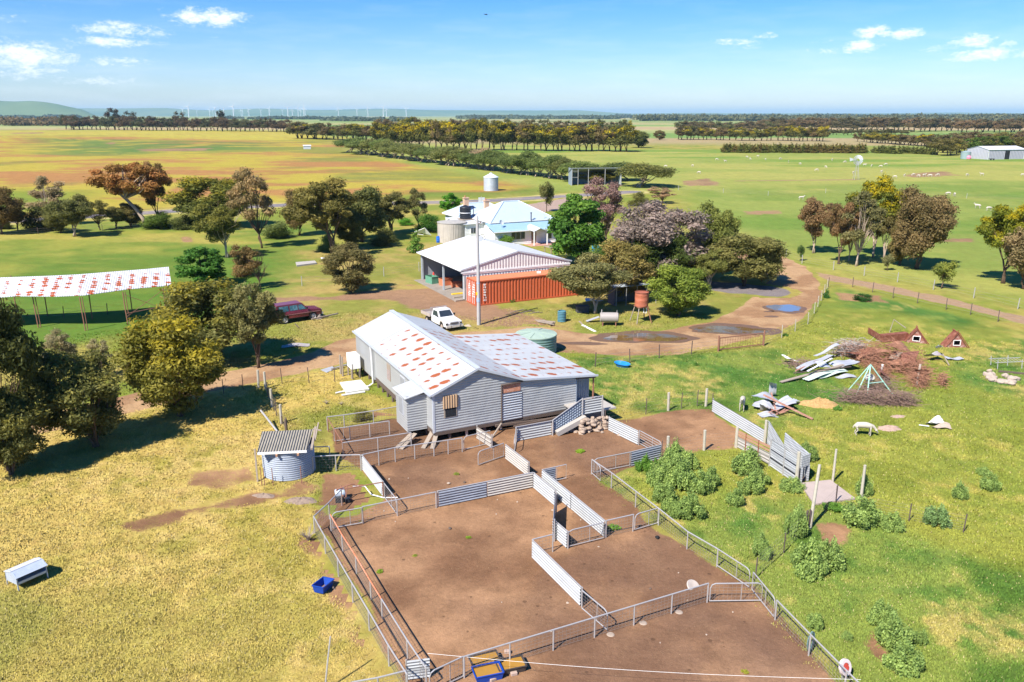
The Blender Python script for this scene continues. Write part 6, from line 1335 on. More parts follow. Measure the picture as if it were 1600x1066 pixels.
for k, (px, py) in enumerate([(1215,226+1),(1092,272),(1040,262),(1184,246),(1172,250),(1196,251),(1133,254),(1219,250),(1276,268),(1252,313),(1362,261),(1376,262),(1351,260),(1384,259),(1333,272),(1377,271),(1398,279),(1427,275.5),(1413,277),(1453,277),(1465,276),(1444,276.5),(1435,277.5),(1511,276),(1534,275),(1481,306),(1491,307),(1527,326),(1545,330),(1598,276),(965,262),(1082,261),(1120,251),(1300,252),(1320,255),(1250,258),(1232,255),(1167,247),(1290,263)]):
    sheep('distant white sheep grazing in the green right-hand fields', px, py, tr_rng.random()*6.28, SM if k % 3 else SM2, 'sheep scattered over the right-hand fields', 1.1)
# ================= scrap heaps =================
M_zs = plain('crumpled_zinc', (.42,.44,.47), .4, .1, .15, 4, (.40,.2,.13), .45, bumps=.2)
M_zr = plain('rust_streaked_zinc', (.38,.36,.36), .6, .1, .2, 3, (.36,.12,.07), .7)
M_wt2 = plain('rust_timber', (.40,.20,.14), .85, 0, .3, 5, (.6,.52,.46), .5)
M_pgreen = plain('pale_green_sheet', (.52,.62,.52), .6, 0, .12, 3)
def bent(lab, px, py, L, W_, rz, tilt, lift, mat, seed, curl=.15, name='iron_sheet', cat='sheet', roll=0.):
    r = random.Random(seed); nx, ny = 12, 5; V = []; ph = r.uniform(0, 6)
    for i in range(nx+1):
        for j in range(ny+1):
            u, v = i/nx-.5, j/ny-.5; V.append((u*L, v*W_, .02*math.sin(j*2.6)+curl*math.sin(u*3+ph)*(.4+v)+.05*math.sin(7*u+ph)))
    Fc = [(i*(ny+1)+j, (i+1)*(ny+1)+j, (i+1)*(ny+1)+j+1, i*(ny+1)+j+1) for i in range(nx) for j in range(ny)]
    n = len(V); m = MB(); m.add(V+[(a, b, c-.012) for a, b, c in V], Fc+[tuple(n+q for q in f[::-1]) for f in Fc]); o = m.build(name, mat, loc=G(px, py)+Vector((0,0,lift))); o.rotation_euler = (roll, tilt, rz); return tag(o, lab, cat)
def plank(lab, a, b, z0, z1, w, t, mat, name='timber_plank', cat='plank'):
    A, B = G(*a, z0), G(*b, z1); m = MB(); m.beam((0,0,0), B-A, w, t); o = m.build(name, mat, loc=A); return tag(o, lab, cat)
bent('big crumpled iron sheet at the top of the near scrap heap',1200,632,1.9,1.3,.5,.35,.45,M_zs,1,.3); bent('white folded iron sheet in the middle of the near scrap heap',1216,640,2.0,1.1,.2,-.25,.35,M_zs,2,.2)
bent('torn iron sheet at the lower left of the near scrap heap',1192,640,1.3,.8,-.5,.2,.22,M_zs,3,.35); bent('iron sheet flat in the grass under the near scrap heap',1200,650,1.2,.7,.1,.05,.08,M_zs,4,.1); bent('small rusted scrap sheet in the near scrap heap',1196,644,.9,.7,1.,.3,.3,M_zr,5,.3); bent('pale iron sheet at the right of the near scrap heap',1231,633,1.5,.6,.4,.1,.3,M_zs,6,.2); bent('upright twisted sheet behind the near scrap heap',1206,622,1.2,.5,1.2,1.0,.7,M_zs,7,.2)
plank('long red-brown timber lying across the near scrap heap',(1193,617),(1270,655),.95,.08,.13,.08,M_wt2); plank('short brown timber under the long one in the near scrap heap',(1205,614),(1213,645),.6,.1,.09,.06,M_wt2); plank('thin timber at the front of the near scrap heap',(1212,648),(1240,638),.1,.35,.07,.05,M_wt2); plank('narrow rusty bar at the left of the near scrap heap',(1188,634),(1212,642),.2,.3,.05,.05,M_rust)
for k in range(8): plank('broken brown lath scattered in the near scrap heap',(1192+k*4,640+(k*7) % 9),(1200+k*4+(k*5) % 9,636+(k*5) % 11),.1,.35,.06,.04,M_wt2)['group'] = 'broken laths in the near scrap heap'
# middle heap of long sheets
plank('long dark-edged plank at the front left of the sheet heap',(1220,597),(1318,570),.12,.55,.28,.05,M_timber); 
bent('pale blue iron sheet at the right of the sheet heap',1318,578,2.0,1.1,.35,-.15,.55,M_zs,11,.12); bent('long zinc sheet slanting over the sheet heap',1272,576,4.0,.5,.62,-.12,.55,M_zs,12,.08); bent('pale green sheet under the zinc sheets of the heap',1283,590,3.8,.55,.6,-.03,.28,M_pgreen,13,.06)
bent('second pale green sheet at the front of the sheet heap',1300,588,3.0,.4,.5,-.05,.2,M_pgreen,14,.08); bent('narrow zinc sheet on top of the sheet heap',1290,563,2.6,.35,.5,-.25,.85,M_zs,15,.05); bent('crumpled zinc sheet in the middle of the sheet heap',1290,582,1.6,.8,.2,.2,.5,M_zs,16,.3); bent('white sheet at the left rear of the sheet heap',1234,568,1.2,.8,.3,.3,.4,M_white,17,.1); bent('flat zinc scrap at the right front of the sheet heap',1322,590,1.6,.5,.2,0,.08,M_zs,18,.1)
plank('rust-brown timber across the sheet heap',(1243,580),(1272,566),.3,.5,.1,.08,M_wt2); plank('dark bar crossing the sheet heap',(1240,583),(1330,573),.5,.6,.06,.06,M_timberd); plank('white length of timber in the sheet heap',(1262,580),(1300,560),.7,1.0,.14,.05,M_white)
def sticks(name, lab, spots, n, L, mat, seed, z=.6, r=.02, cat='brushwood', flat=1., kind='stuff'):
    rg = random.Random(seed); m = MB()
    for k in range(n):
        px, py, sx, sy, zz = spots[rg.randrange(len(spots))]; b = G(px+rg.gauss(0, sx), py+rg.gauss(0, sy)); a = rg.uniform(0, 6.28); e = rg.uniform(-.25, .5)*flat; l = L*rg.uniform(.4, 1.2); zz_ = rg.random()**1.5*zz; q = b+Vector((math.cos(a)*l, math.sin(a)*l, 0))
        m.tube([(b.x, b.y, zz_+.03), ((b.x+q.x)/2+rg.uniform(-.1,.1)*l, (b.y+q.y)/2, max(.03, zz_+e*l*.5+.05)), (q.x, q.y, max(.02, zz_+e*l))], [r, r*.8, r*.4], 4, False)
    o = m.build(name, mat); o['label'] = lab
    if kind: o['kind'] = kind
    else: o['category'] = cat
    return o
M_ru0 = plain('scrap_rust', (.20,.075,.05), .9, 0, .4, 3, (.38,.24,.18), .6); M_brush = plain('dead_brush', (.26,.17,.13), .95, 0, .4, 3, (.14,.09,.07), .6); M_brushg = plain('grey_brush', (.40,.35,.31), .95, 0, .3, 3); M_wiretangle = plain('tangled_rusty_mesh', (.34,.165,.10), .9, 0, .4, 3)
sticks('brushwood', 'heap of dead brown branches and tangled rusty wire in the middle of the scrap area', [(1340,556,22,3,1.1),(1385,562,18,4,1.5),(1405,570,18,5,1.2),(1380,585,10,6,.7),(1425,585,10,5,1.1),(1436,600,7,5,.9),(1360,570,12,4,.9)], 2600, .8, M_wiretangle, 1, r=.014)
sticks('brushwood', 'low grey and brown brush windrow below the swing frame', [(1340,627,20,2,.8),(1375,631,22,2,.8),(1405,632,12,1.5,.8),(1370,612,14,4,.9)], 2000, .8, M_brush, 2, flat=.6, r=.013)
sticks('brushwood', 'pile of greyish sticks left of the rusty trailer frame', [(1328,553,12,2.5,1.0)], 700, .8, M_brushg, 3)
sticks('brushwood', 'brown brush scattered left among the sheet heap', [(1250,574,12,3,.5)], 200, .6, M_brush, 4)
sticks('brushwood', 'tufts of dead stalks right of the scrap area', [(1472,600,3,4,.7),(1440,588,8,6,.6)], 260, .5, M_wiretangle, 5)
for k, (px, py, L_, W__, rz_, ti, li) in enumerate([(1345,560,2.6,.9,.3,.1,.55),(1375,566,2.2,1.0,-.3,-.25,.8),(1402,560,2.6,1.1,.6,.3,.95),(1420,572,2.0,1.0,1.0,-.3,.7),(1388,576,2.2,.8,.1,.2,.6),(1437,596,1.2,.9,1.4,.9,.45),(1380,601,1.5,.9,.9,.5,.6),(1336,568,1.8,.7,.5,-.2,.4),(1410,583,1.4,.8,2.,.6,.5)]):
    bent('rusty mesh sheet crumpled in the brown tangle of the scrap area', px, py, L_, W__, rz_, ti, li, M_wiretangle if k % 3 else M_ru0, 70+k, .35, 'rusty_mesh_sheet', 'sheet', roll=.3*(-1)**k)['group'] = 'rusty mesh sheets in the scrap tangle'
# straw heap
def mound(name, lab, px, py, rx, ry, h, mat, seed, cat='heap', kind=None):
    r = random.Random(seed); n = 18; V = []; 
    for i in range(9):
        for k in range(n):
            u = i/8; a = 2*math.pi*k/n; w = 1+.18*math.sin(2*a+seed)+.1*math.sin(5*a+seed*2)+r.uniform(-.05,.05); V.append((rx*u*w*math.cos(a), ry*u*w*math.sin(a), h*(1-u*u)*(1+.22*math.sin(3*a+i)+r.uniform(-.12,.12))-.02*u))
    Fc = [(i*n+k, i*n+(k+1) % n, (i+1)*n+(k+1) % n, (i+1)*n+k) for i in range(8) for k in range(n)]; m = MB(); m.add(V, Fc); o = m.build(name, mat, loc=G(px, py)); return tag(o, lab, cat)
mound('straw_heap', 'heap of yellow straw below the sheet heap', 1281, 633, 1.35, .75, .42, plain('straw', (.40,.25,.10), .95, 0, .35, 7, (.50,.34,.16), .6, bumps=.8), 3)
MS = plain('dry_earth', (.40,.28,.22), .95, 0, .25, 4, (.25,.17,.13), .5, bumps=.6)
mound('earth_mound', 'bare earth mound beside the grazing sheep', 1389, 670, .95, .4, .18, MS, 5); mound('earth_mound', 'small flat bare earth patch above the mound', 1403, 651, .6, .3, .08, MS, 6)
for k, a in enumerate([(470,783,.75,.5,.16,'dark earth mound in the straw coloured grass below the round hut'),(412,775,.6,.3,.12,'smaller earth mound left of the dark one below the round hut')]): mound('earth_mound', a[5], a[0], a[1], a[2], a[3], a[4], plain('dark_earth', (.25,.185,.14), .95, 0, .3, 5, bumps=.6), 8+k)
# grey wood lengths in the heap
bent('bleached curved board on top of the brown brush',1398,568,1.8,.6,.9,-.1,.7,M_timber,21,.1,'timber_board','board'); plank('bent pale log at the right of the brown brush',(1432,602),(1438,570),.1,1.0,.14,.14,M_timber,'log','log'); plank('short leaning white log by the brown brush',(1376,585),(1379,570),.05,.9,.12,.12,M_white,'log','log'); bent('dark crumpled sheet beyond the brown brush',1458,563,1.5,.7,.4,.2,.5,M_zr,22,.3); bent('shiny scrap on top of the dark sheet',1466,556,.7,.4,.8,.4,.8,M_zs,23,.2)
bent('pale disc-like sheet in the grass right of the scrap area',1490,562,1.3,.7,0,0,.12,M_zs,24,.05); plank('thin pole leaning beside the pale disc',(1483,571),(1473,553),.05,.7,.06,.06,M_timber,'pole','pole')
# swing frame
sw = thing('swing_frame', 'pale green metal swing frame standing in the scrap heap', 'swing frame', G(1360,617), .1); Mg = plain('pale_green_pipe', (.36,.62,.50), .5)
for a, b in (((-1.3,-.35,0),(-.25,.1,2.1)),((-.75,-.9,0),(-.2,.1,2.1)),((1.45,-.5,0),(-.1,.2,2.1)),((-1.2,.9,0),(-.2,.2,2.1))):
    m = MB(); m.tube([a, b], .04, 7); m.build('leg', Mg, sw)
m = MB(); m.tube([(-.55,-.45,1.0),(.75,-.2,1.0)], .03, 6); m.tube([(-.25,.1,2.1),(-.1,.25,2.12)], .05, 6); m.build('cross_bar', Mg, sw)
bkt = MB().lathe([(.001,0),(.3,.02),(.34,.1),(.34,.25),(.31,.27),(.30,.12),(.001,.08)], 20).build('white_basin', plain('dirty_white_enamel', (.5,.46,.40), .5, 0, .1, 4, (.4,.25,.15), .5), loc=G(1355,612)+Vector((0,0,.95))); bkt.rotation_euler = (.5,.1,0); tag(bkt, 'white basin resting on the brush inside the swing frame', 'basin')
# rusty trailer frame
M_ru = plain('flat_rust', (.22,.075,.045), .85, 0, .35, 3, (.40,.24,.18), .6)
P0, P1, P2 = G(1356,522), G(1378,536), G(1418,532)
tf = thing('rusty_hopper', 'long low rusty steel trough frame at the top of the scrap area', 'trough', P1, 0)
a = P0-P1; c2_ = P2-P1
m = MB(); m.beam((0,0,.35), (a.x,a.y,.35), .05, .5); m.beam((0,0,.3), (c2_.x,c2_.y,.3), .06, .7); m.beam((.1,.7,.3), (c2_.x+.1,c2_.y+.7,.3), .05, .6); m.build('side_plate', M_ru, tf); m = MB(); m.beam((0,.35,.62),(c2_.x,c2_.y+.35,.62),.5,.04); m.build('lid', M_ru, tf)
m = MB(); m.tube([(a.x+2.2,a.y+.6,0),(a.x+2.4,a.y+.5,1.2),(a.x+3.4,a.y+.2,.5)], .05, 6); m.build('bent_pipe', M_timber, tf)
# two roof-shaped rusty frames
def gablebox(lab, px, py, rz, s=1., lean=0.):
    t = thing('gable_hutch', lab, 'hutch', G(px, py), rz); w, h = .95*s, 1.25*s
    m = MB(); t_ = .04
    o_ = [(-w,0),(0,h),(w,0)]; i_ = [(-.26*s,.25*s),(-.26*s,.62*s),(.26*s,.62*s),(.26*s,.25*s)]
    vs = [(x, 0, z) for x, z in [(-w,0),(w,0),(0,h)]+[(-.26*s,.22*s),(.26*s,.22*s),(.26*s,.6*s),(-.26*s,.6*s)]]; vs += [(x, .04, z) for x, _, z in vs]
    f = [(0,1,4,3),(1,2,5,4),(2,6,5),(2,0,3,6)]; m.add(vs, f+[tuple(i+7 for i in q[::-1]) for q in f]+[(3,4,11,10),(4,5,12,11),(5,6,13,12),(6,3,10,13)]); m.build('front', plain('peeling_white_board', (.28,.11,.08), .85, 0, .3, 4, (.62,.55,.50), 1.), t)
    m = MB()
    for a_, b_ in (((-.3*s,-.01,.19*s),(.3*s,-.01,.19*s)),((-.3*s,-.01,.63*s),(.3*s,-.01,.63*s)),((-.29*s,-.01,.19*s),(-.29*s,-.01,.63*s)),((.29*s,-.01,.19*s),(.29*s,-.01,.63*s))): m.beam(a_, b_, .06, .05)
    m.build('window_frame', M_white, t)
    for sgn in (-1, 1): MB().slab([(sgn*w,-.08,0),(0,-.08,h+.03),(0,.95*s,h+.03),(sgn*w,.95*s,0)], .04).build('roof_slope', M_ru, t)
    m = MB(); m.beam((0,-.1,h+.03),(.0,1.0*s,h+.1),.08); m.beam((-.3,-.1,h*.8),(-.05,-.1,h+.3),.05); m.beam((w*1.1,-.12,0),(0,-.12,h+.1),.06); m.build('frame', M_rust, t)
    m = MB(); m.bx(-.5*s,.5*s,.5,.55,.1,.7*s); m.build('dark_inside', M_dark, t)
gablebox('gable-shaped rusty hutch with a white window beside the long rusty trough', 1431, 536, -.35, .95); gablebox('gable-shaped rusty hutch with a white base standing alone in the grass', 1494, 543, -.05, .98)
# white scrap/rubble heaps
M_pale = plain('pale_sandstone', (.42,.34,.27), .95, 0, .25, 3, (.4,.26,.2), .5, bumps=.4)
rg2 = np.random.default_rng(9)
for k in range(22):
    px, py = ((1553, 590) if k < 12 else (1578, 598)); px += rg2.normal()*8; py += rg2.normal()*4; m = MB(); rock(m, (0,0,.12), .17+.14*rg2.random(), rg2); o = m.build('quarry_stone', M_pale, loc=G(px, py)); tag(o, 'pale block in the loose stone heap at the right of the paddock', 'stone', 'loose stone heap at the right of the paddock')
bent('torn white sack lying in the paddock right of the earth mound',1461,664,1.0,.6,.2,.1,.25,M_white,31,.3,'torn_sack','sack'); bent('stained cloth under the torn white sack',1470,669,1.1,.5,-.2,0,.12,M_pale,32,.2,'stained_cloth','cloth'); plank('white stick left of the torn white sack',(1436,664),(1452,666),.05,.1,.06,.04,M_white)
bed = thing('bed_frame', 'grey wire bed frame tipped over at the right edge', 'bed frame', G(1572,574), .1)
for a, b in (((-1.,-.4,.0),(-1.,-.3,.7)),((1.,-.4,0),(1.,-.3,.7)),((-1.,.4,.1),(-1.,.5,.8)),((.4,.4,0),(.4,.5,.8))):
    m = MB(); m.tube([a,b], .03, 5); m.build('leg', M_galv, bed)
m = MB(); m.tube([(-1.2,-.35,.5),(1.4,-.35,.55)], .03, 5); m.tube([(-1.2,.45,.6),(1.4,.45,.6)], .03, 5)
for k in range(9): m.tube([(-1.1+k*.27,-.35,.5),(-1.1+k*.27,.45,.6)], .012, 4)
m.build('frame', M_galv, bed)
plank('dark log lying at the right edge below the bed frame',(1560,580),(1602,584),.08,.08,.12,.12,M_timberd,'log','log')
# ================= small things =================
def tray_box(name, lab, cat, p, rz, L, Wd_, H_, mat, fill=None, taper=.82, tilt=(0,0), z=0, fillz=.6, n=1):
    t = thing(name, lab, cat, p+Vector((0,0,z)), rz); t.rotation_euler = (tilt[0], tilt[1], rz); l, w = L/2, Wd_/2; k = taper; th = .025
    vs = [(-l*k,-w*k,0),(l*k,-w*k,0),(l*k,w*k,0),(-l*k,w*k,0),(-l,-w,H_),(l,-w,H_),(l,w,H_),(-l,w,H_)]
    vi = [(-l*k+th,-w*k+th,th),(l*k-th,-w*k+th,th),(l*k-th,w*k-th,th),(-l*k+th,w*k-th,th),(-l+th,-w+th,H_),(l-th,-w+th,H_),(l-th,w-th,H_),(-l+th,w-th,H_)]
    f = [(0,3,2,1),(0,1,5,4),(1,2,6,5),(2,3,7,6),(3,0,4,7)]; fi = [tuple(8+i for i in q[::-1]) for q in f]; rimf = [(4,5,13,12),(5,6,14,13),(6,7,15,14),(7,4,12,15)]
    m = MB(); m.add(vs+vi, f+fi+rimf); m.build('tub', mat, t)
    m = MB()
    for a, b in ((4,5),(5,6),(6,7),(7,4)): m.beam(vs[a], vs[b], .04, .03)
    m.build('rim', mat, t)
    if fill:
        q = .5*(1+k)-.02 if fillz > .4 else k; q = k+(1-k)*fillz; m = MB(); m.slab([(-l*q+th,-w*q+th,H_*fillz),(l*q-th,-w*q+th,H_*fillz),(l*q-th,w*q-th,H_*fillz),(-l*q+th,w*q-th,H_*fillz)], .02); m.build('contents', fill, t)
    return t
M_blue = plain('royal_blue_plastic', (.012,.06,.34), .4, 0, .1, 3); M_blued = plain('dull_blue_plastic', (.04,.16,.30), .5, 0, .2)
t = NT('brown_trough_water'); t.bsdf(t.mix(t.noise(t.coord(), 2), lin(150,110,40), lin(176,132,56)), .12, 0, None, .5); M_bw = t.m
M_darkbrown = plain('dark_brown_plastic', (.06,.05,.045), .6, 0, .3, 4)
tray_box('feed_tub', 'blue plastic tub lying in the left paddock with feed scraps inside', 'tub', G(505,922), 1.25, .86, .52, .32, M_blue, plain('feed_scraps', (.25,.16,.13), .9), .78, (0,.12), .02, .15)
bent('small pink stone-like scrap beside the blue tub in the left paddock',521,921,.15,.1,0,0,.05,M_stone,41,.02,'stone','stone')
tray_box('water_trough', 'blue trough of brown water in front of the two dark troughs', 'trough', G(762,1058), .30, 1.0, .62, .3, M_blue, M_bw, .86, fillz=.85)
tray_box('water_trough', 'dark brown trough of muddy water behind the blue trough', 'trough', G(758,1040), .36, 1.05, .66, .28, M_darkbrown, M_bw, .86, fillz=.85)
tray_box('water_trough', 'dark trough of muddy water right of the blue trough', 'trough', G(798,1046), .3, 1.0, .62, .26, M_darkbrown, M_bw, .86, fillz=.85)
M_sb = plain('salt_block', (.42,.31,.25), .9, 0, .15, 6)
for k, (px, py, l) in enumerate([(793,1021,'pale lick block behind the dark troughs'),(803,1055,'pale lick block below the right dark trough'),(770,1064,'pale lick block at the foot of the blue trough')]):
    m = MB(); m.box((0,0,.07), (.24,.15,.13)); o = m.build('lick_block', M_sb, loc=G(px, py)); o.rotation_euler = (0,0,.3*k); mod = o.modifiers.new('b','BEVEL'); mod.width = .02; tag(o, l, 'block')
bp = thing('blue_bathtub', 'bright blue plastic bath lying in the green paddock beside the wire fence', 'bath', G(972,573), -.5)
m = MB(); n = 24; vs = []
for (r1, r2, z) in ((.48,.26,0),(.62,.36,.28),(.66,.39,.3),(.58,.33,.28),(.45,.24,.05)): vs += [(r1*math.cos(2*math.pi*k/n), r2*math.sin(2*math.pi*k/n), z) for k in range(n)]
fs = [(i*n+k, i*n+(k+1) % n, (i+1)*n+(k+1) % n, (i+1)*n+k) for i in range(4) for k in range(n)]+[tuple(4*n+k for k in range(n)), tuple(n-1-k for k in range(n))]; m.add(vs, fs); m.build('shell', plain('sky_blue_plastic', (.02,.22,.62), .35, 0, .08), bp, smooth=50); bp.rotation_euler = (.12,.05,-.5)
# creep feeder at the left edge
fd = thing('sheep_feeder', 'galvanised sheep feeder with a folded lid and open front at the left edge', 'feeder', G(29,924), math.atan2(30.45-29.3, -19.75+20.2)); Lf = 1.22; Mf = plain('feeder_zinc', (.46,.52,.62), .35, .2, .12, 3, (.6,.6,.62), .4)
fd.rotation_euler = (0,0, .98)
D_ = .95
for y in (0, D_-0.05): pass
m = MB(); m.prism([(0,.28),(0,.62),(.18,.72),(.5,.80),(.95,.62),(.95,.2)], 'x', 0, .02); ob = m.build('end_panel', Mf, fd); 
m = MB(); m.prism([(0,.28),(0,.62),(.18,.72),(.5,.80),(.95,.62),(.95,.2)], 'x', Lf-.02, Lf); m.build('end_panel', Mf, fd)
MB().slab([(-.03,-.05,.60),(Lf+.03,-.05,.60),(Lf+.03,.34,.77),(-.03,.34,.77)], .015).build('front_lid', Mf, fd); MB().slab([(-.03,.35,.79),(Lf+.03,.35,.79),(Lf+.03,1.0,.60),(-.03,1.0,.60)], .015).build('rear_lid', plain('bright_feeder_lid', (.66,.68,.74), .3, .15, .1, 2), fd)
m = MB(); m.bx(.02,Lf-.02,.02,.9,.26,.30); m.bx(.02,Lf-.02,.0,.03,.3,.38); m.bx(.02,Lf-.02,.9,.95,.25,.6); m.build('tray', Mf, fd)
for x in (0.02, Lf-.02):
    for y in (.02,.93): m = MB(); m.beam((x,y,0),(x,y,.62),.04); m.build('leg', Mf, fd)
# white slabs near the woolshed
S = [G(531,600), G(564,596), G(577,610), G(541,616)]; o = MB().slab([s+Vector((0,0,.13)) for s in S], .14).build('white_slab', M_white_slab); tag(o, 'square white slab in the grass left of the woolshed', 'slab')
S = [G(501,579), G(519,573.5), G(525,577), G(511,583)]; o = MB().slab([s+Vector((0,0,.06)) for s in S], .05).build('zinc_sheet', M_zs); tag(o, 'flat zinc sheet on the ground by the track left of the woolshed', 'sheet')
plank('grey pipe lying from the zinc sheet to the woolshed stand', (517,577),(546,569),.12,.2,.12,.1,M_galv,'pipe','pipe')
plank('white gutter length along the front of the white slab', (534,617.5),(570,612),.08,.08,.12,.08,M_white,'gutter_length','gutter')
S = [G(462,412), G(492,409.5), G(495,413), G(464,417)]; o = MB().slab([s+Vector((0,0,.2)) for s in S], .2).build('concrete_slab', M_conc); tag(o, 'pale concrete slab in the bright green paddock', 'slab')
o = MB().slab([G(501,402.5,.06), G(507,402,.06), G(508,404,.06), G(502,404.5,.06)], .05).build('white_scrap', M_white); tag(o, 'tiny white scrap in the bright green paddock', 'scrap')
bent('grey iron sheet lying flat in the grass beside the track',462,541,2.3,.8,.2,0,.08,M_zr,51,.05)
plank('long fallen branch in front of the red vehicle', (487,499),(528,490),.2,.25,.12,.12,M_timber,'fallen_branch','branch'); mound('stump', 'grey tree stump beside the fallen branch by the red vehicle', 499,498,.35,.3,.5,M_timber,12,'stump')
plank('dark stick leaning in the grass below the red vehicle', (461,506),(467,512),.3,.02,.07,.07,M_timberd,'stick','stick')
for k in range(9): plank('weathered board in the low timber stack beside the blue drum',(836+k*2,500+k % 3*1.2),(868-k,503+(k*2) % 5),.05+.04*(k % 3),.05+.05*(k % 4),.16,.05,M_timber,'timber_board','board')['group'] = 'low timber stack beside the blue drum'
for k in range(7): plank('dark branch lying in the grass above the timber stack',(790+k*7,492-(k*3) % 7),(812+k*6,488-(k*5) % 6),.04,.12,.05,.05,M_timber if k % 2 else M_timberd,'fallen_branch','branch')['group'] = 'branches lying in the grass below the container'
plank('pale plank beside the cream fuel tank', (910,508),(930,518),.05,.05,.22,.06,M_white); plank('grey sheet of iron behind the cream fuel tank', (916,502),(936,495),.1,.5,.5,.03,M_zs,'iron_sheet','sheet'); plank('second plank beside the cream fuel tank', (905,502),(915,512),.05,.05,.15,.05,M_timber)
mound('concrete_lump', 'pale yellow lump of concrete by the foot of the power pole', 731, 510, .35, .25, .18, M_pale, 15, 'lump')
o = thing('storage_chest', 'dark wire crate under the spreading gum beside the drum', 'crate', G(910,488), .2); m = MB(); m.bx(-.6,.6,-.3,.3,0,.6); m.build('body', plain('dark_crate', (.08,.08,.085), .8, 0, .4, 4), o)
m = MB(); m.bx(-.66,.66,-.36,.36,.6,.66); m.build('lid', plain('dark_crate'), o) if False else m.build('lid', MAT['dark_crate'], o)
bent('pale blue tarpaulin under the spreading gum',928,475,1.8,.7,.1,0,.4,plain('blue_tarp', (.30,.46,.56), .6, 0, .2),61,.15,'tarpaulin','tarpaulin')
wh = thing('shade_frame', 'white cloth stretched over a low frame on the lawn beside the farmhouse', 'frame', G(661,371), .2)
m = MB(); vs = [(-1.3,0,.9),(.3,-.1,1.5),(1.3,.2,.3),(.2,1.3,.2),(-.9,1.2,.4)]; 
for a, b in ((0,1),(1,2),(2,3),(3,4),(4,0)): m.tube([vs[a], vs[b]], .05, 5)
m.build('frame', M_white, wh); m = MB(); m.add([vs[0],vs[1],vs[2],vs[3],vs[4],(0,.5,.6)], [(0,1,5),(1,2,5),(2,3,5),(4,0,5)]); sd_ = m.build('cloth', M_white, wh); mo = sd_.modifiers.new('t','SOLIDIFY'); mo.thickness = .02
hs_ = thing('rotary_clothesline', 'thin clothes hoist behind the farmhouse', 'hoist', G(752,321), 0); m = MB(); m.tube([(0,0,0),(0,0,2.0)], .05, 6); m.build('post', M_galv, hs_)
rb = thing('road_sign', 'white board on posts by the highway behind the farmhouse', 'sign', G(752,321)+Vector((0,2,0)), .1); m = MB(); m.bx(-.7,.7,-.03,.03,.5,1.5); m.build('board', M_trim, rb)
for x in (-.55,.55): m = MB(); m.bx(x-.05,x+.05,.03,.13,0,1.5); m.build('post', M_galv, rb)
# broken pump and pipes in the small left yard
pm = thing('water_pump', 'broken grey pump with a rusty pipe frame in the small left yard', 'pump', G(540,782), .2)
v = MB().lathe([(.001,0),(.22,.02),(.24,.1),(.24,.4),(.2,.5),(.001,.52)], 16).build('motor', plain('pump_grey', (.45,.52,.60), .45, .1, .2, 5), pm); v.rotation_euler = (0,1.4,0); v.location = (-.5,.2,.3)
m = MB(); m.tube([(-.5,0,.05),(-.4,.1,.6),(.3,.25,.75),(.5,.3,.7)], .035, 6); m.tube([(.0,-.2,0),(.1,.2,.7)], .03, 6); m.tube([(-.2,.3,.7),(-.1,-.1,.2),(.35,-.2,.1)], .04, 6); m.build('pipe_frame', M_rustpipe, pm)
m = MB(); m.tube([(.4,.3,.6),(1.0,.5,.45),(1.3,.1,.15),(1.9,-.2,.06),(2.6,-.3,.05)], .03, 7); m.build('white_hose', M_white, pm); m = MB(); m.box((-.3,-.1,.15),(.4,.3,.25)); m.box((.1,-.2,.12),(.25,.3,.2)); m.build('housing', M_black, pm)
# rope on the fence, red wheel, odds and ends
rp_ = thing('hanging_rope', 'coil of blue-green rope hung over the lower right fence', 'rope', G(1267,1018), .6)
for k in range(7):
    m = MB(); a = .06*k; m.tube([(math.cos(t_)*(.10+.02*k)+.02*k*math.sin(k), .05*math.sin(k)+.03, .44+.42*math.sin(t_)*(.75+.03*k)) for t_ in np.linspace(0, 6.28, 18)], .012, 5, False); m.build('loop', plain('teal_rope', (.16,.26,.25), .85, 0, .3, 8), rp_)
rw = thing('hose_reel', 'white hose reel with a red centre on the fence at the bottom edge', 'reel', G(1318,1062)+Vector((0,0,.05)), .6)
v = MB().lathe([(.16,-.05),(.28,-.05),(.28,.05),(.16,.05)], 24).build('rim', plain('pinkish_white', (.75,.62,.60), .5), rw); v.rotation_euler = (1.2,0,0); v.location = (0,0,.45); v = MB().lathe([(.001,-.04),(.15,-.04),(.15,.04),(.001,.04)], 20).build('hub', plain('bright_red', (.60,.07,.05), .5), rw); v.rotation_euler = (1.2,0,0); v.location = (0,0,.45)
m = MB(); m.beam((0,.05,0),(0,.05,.6),.06); m.build('bracket', M_galv, rw)
v = MB().lathe([(.001,.02),(.26,.0),(.30,.06),(.27,.1),(.001,.07)], 24).build('bucket_lid', plain('dusty_white_plastic', (.44,.38,.33), .6, 0, .12), loc=G(1082,917)); v.rotation_euler = (.5,.4,0); tag(v, 'dusty white plastic lid lying behind the front fence', 'lid')
for px, py, r, l, mt in ((1027,842,.11,'dark rubber ball in the right-hand pen',M_rubber),(703,827,.07,'small dark clod in the big dirt yard',M_timberd),(1016,921,.05,'tiny dark clod in the right-hand pen',M_timberd),(701,757,.09,'pale stone in the middle yard',M_pale),(726,755,.07,'dark lump beside the pale stone in the middle yard',M_timberd)):
    m = MB(); rock(m, (0,0,r*.7), r, rg2); o = m.build('ball' if 'ball' in l else 'clod', mt, loc=G(px, py)); tag(o, l, 'ball' if 'ball' in l else 'clod')
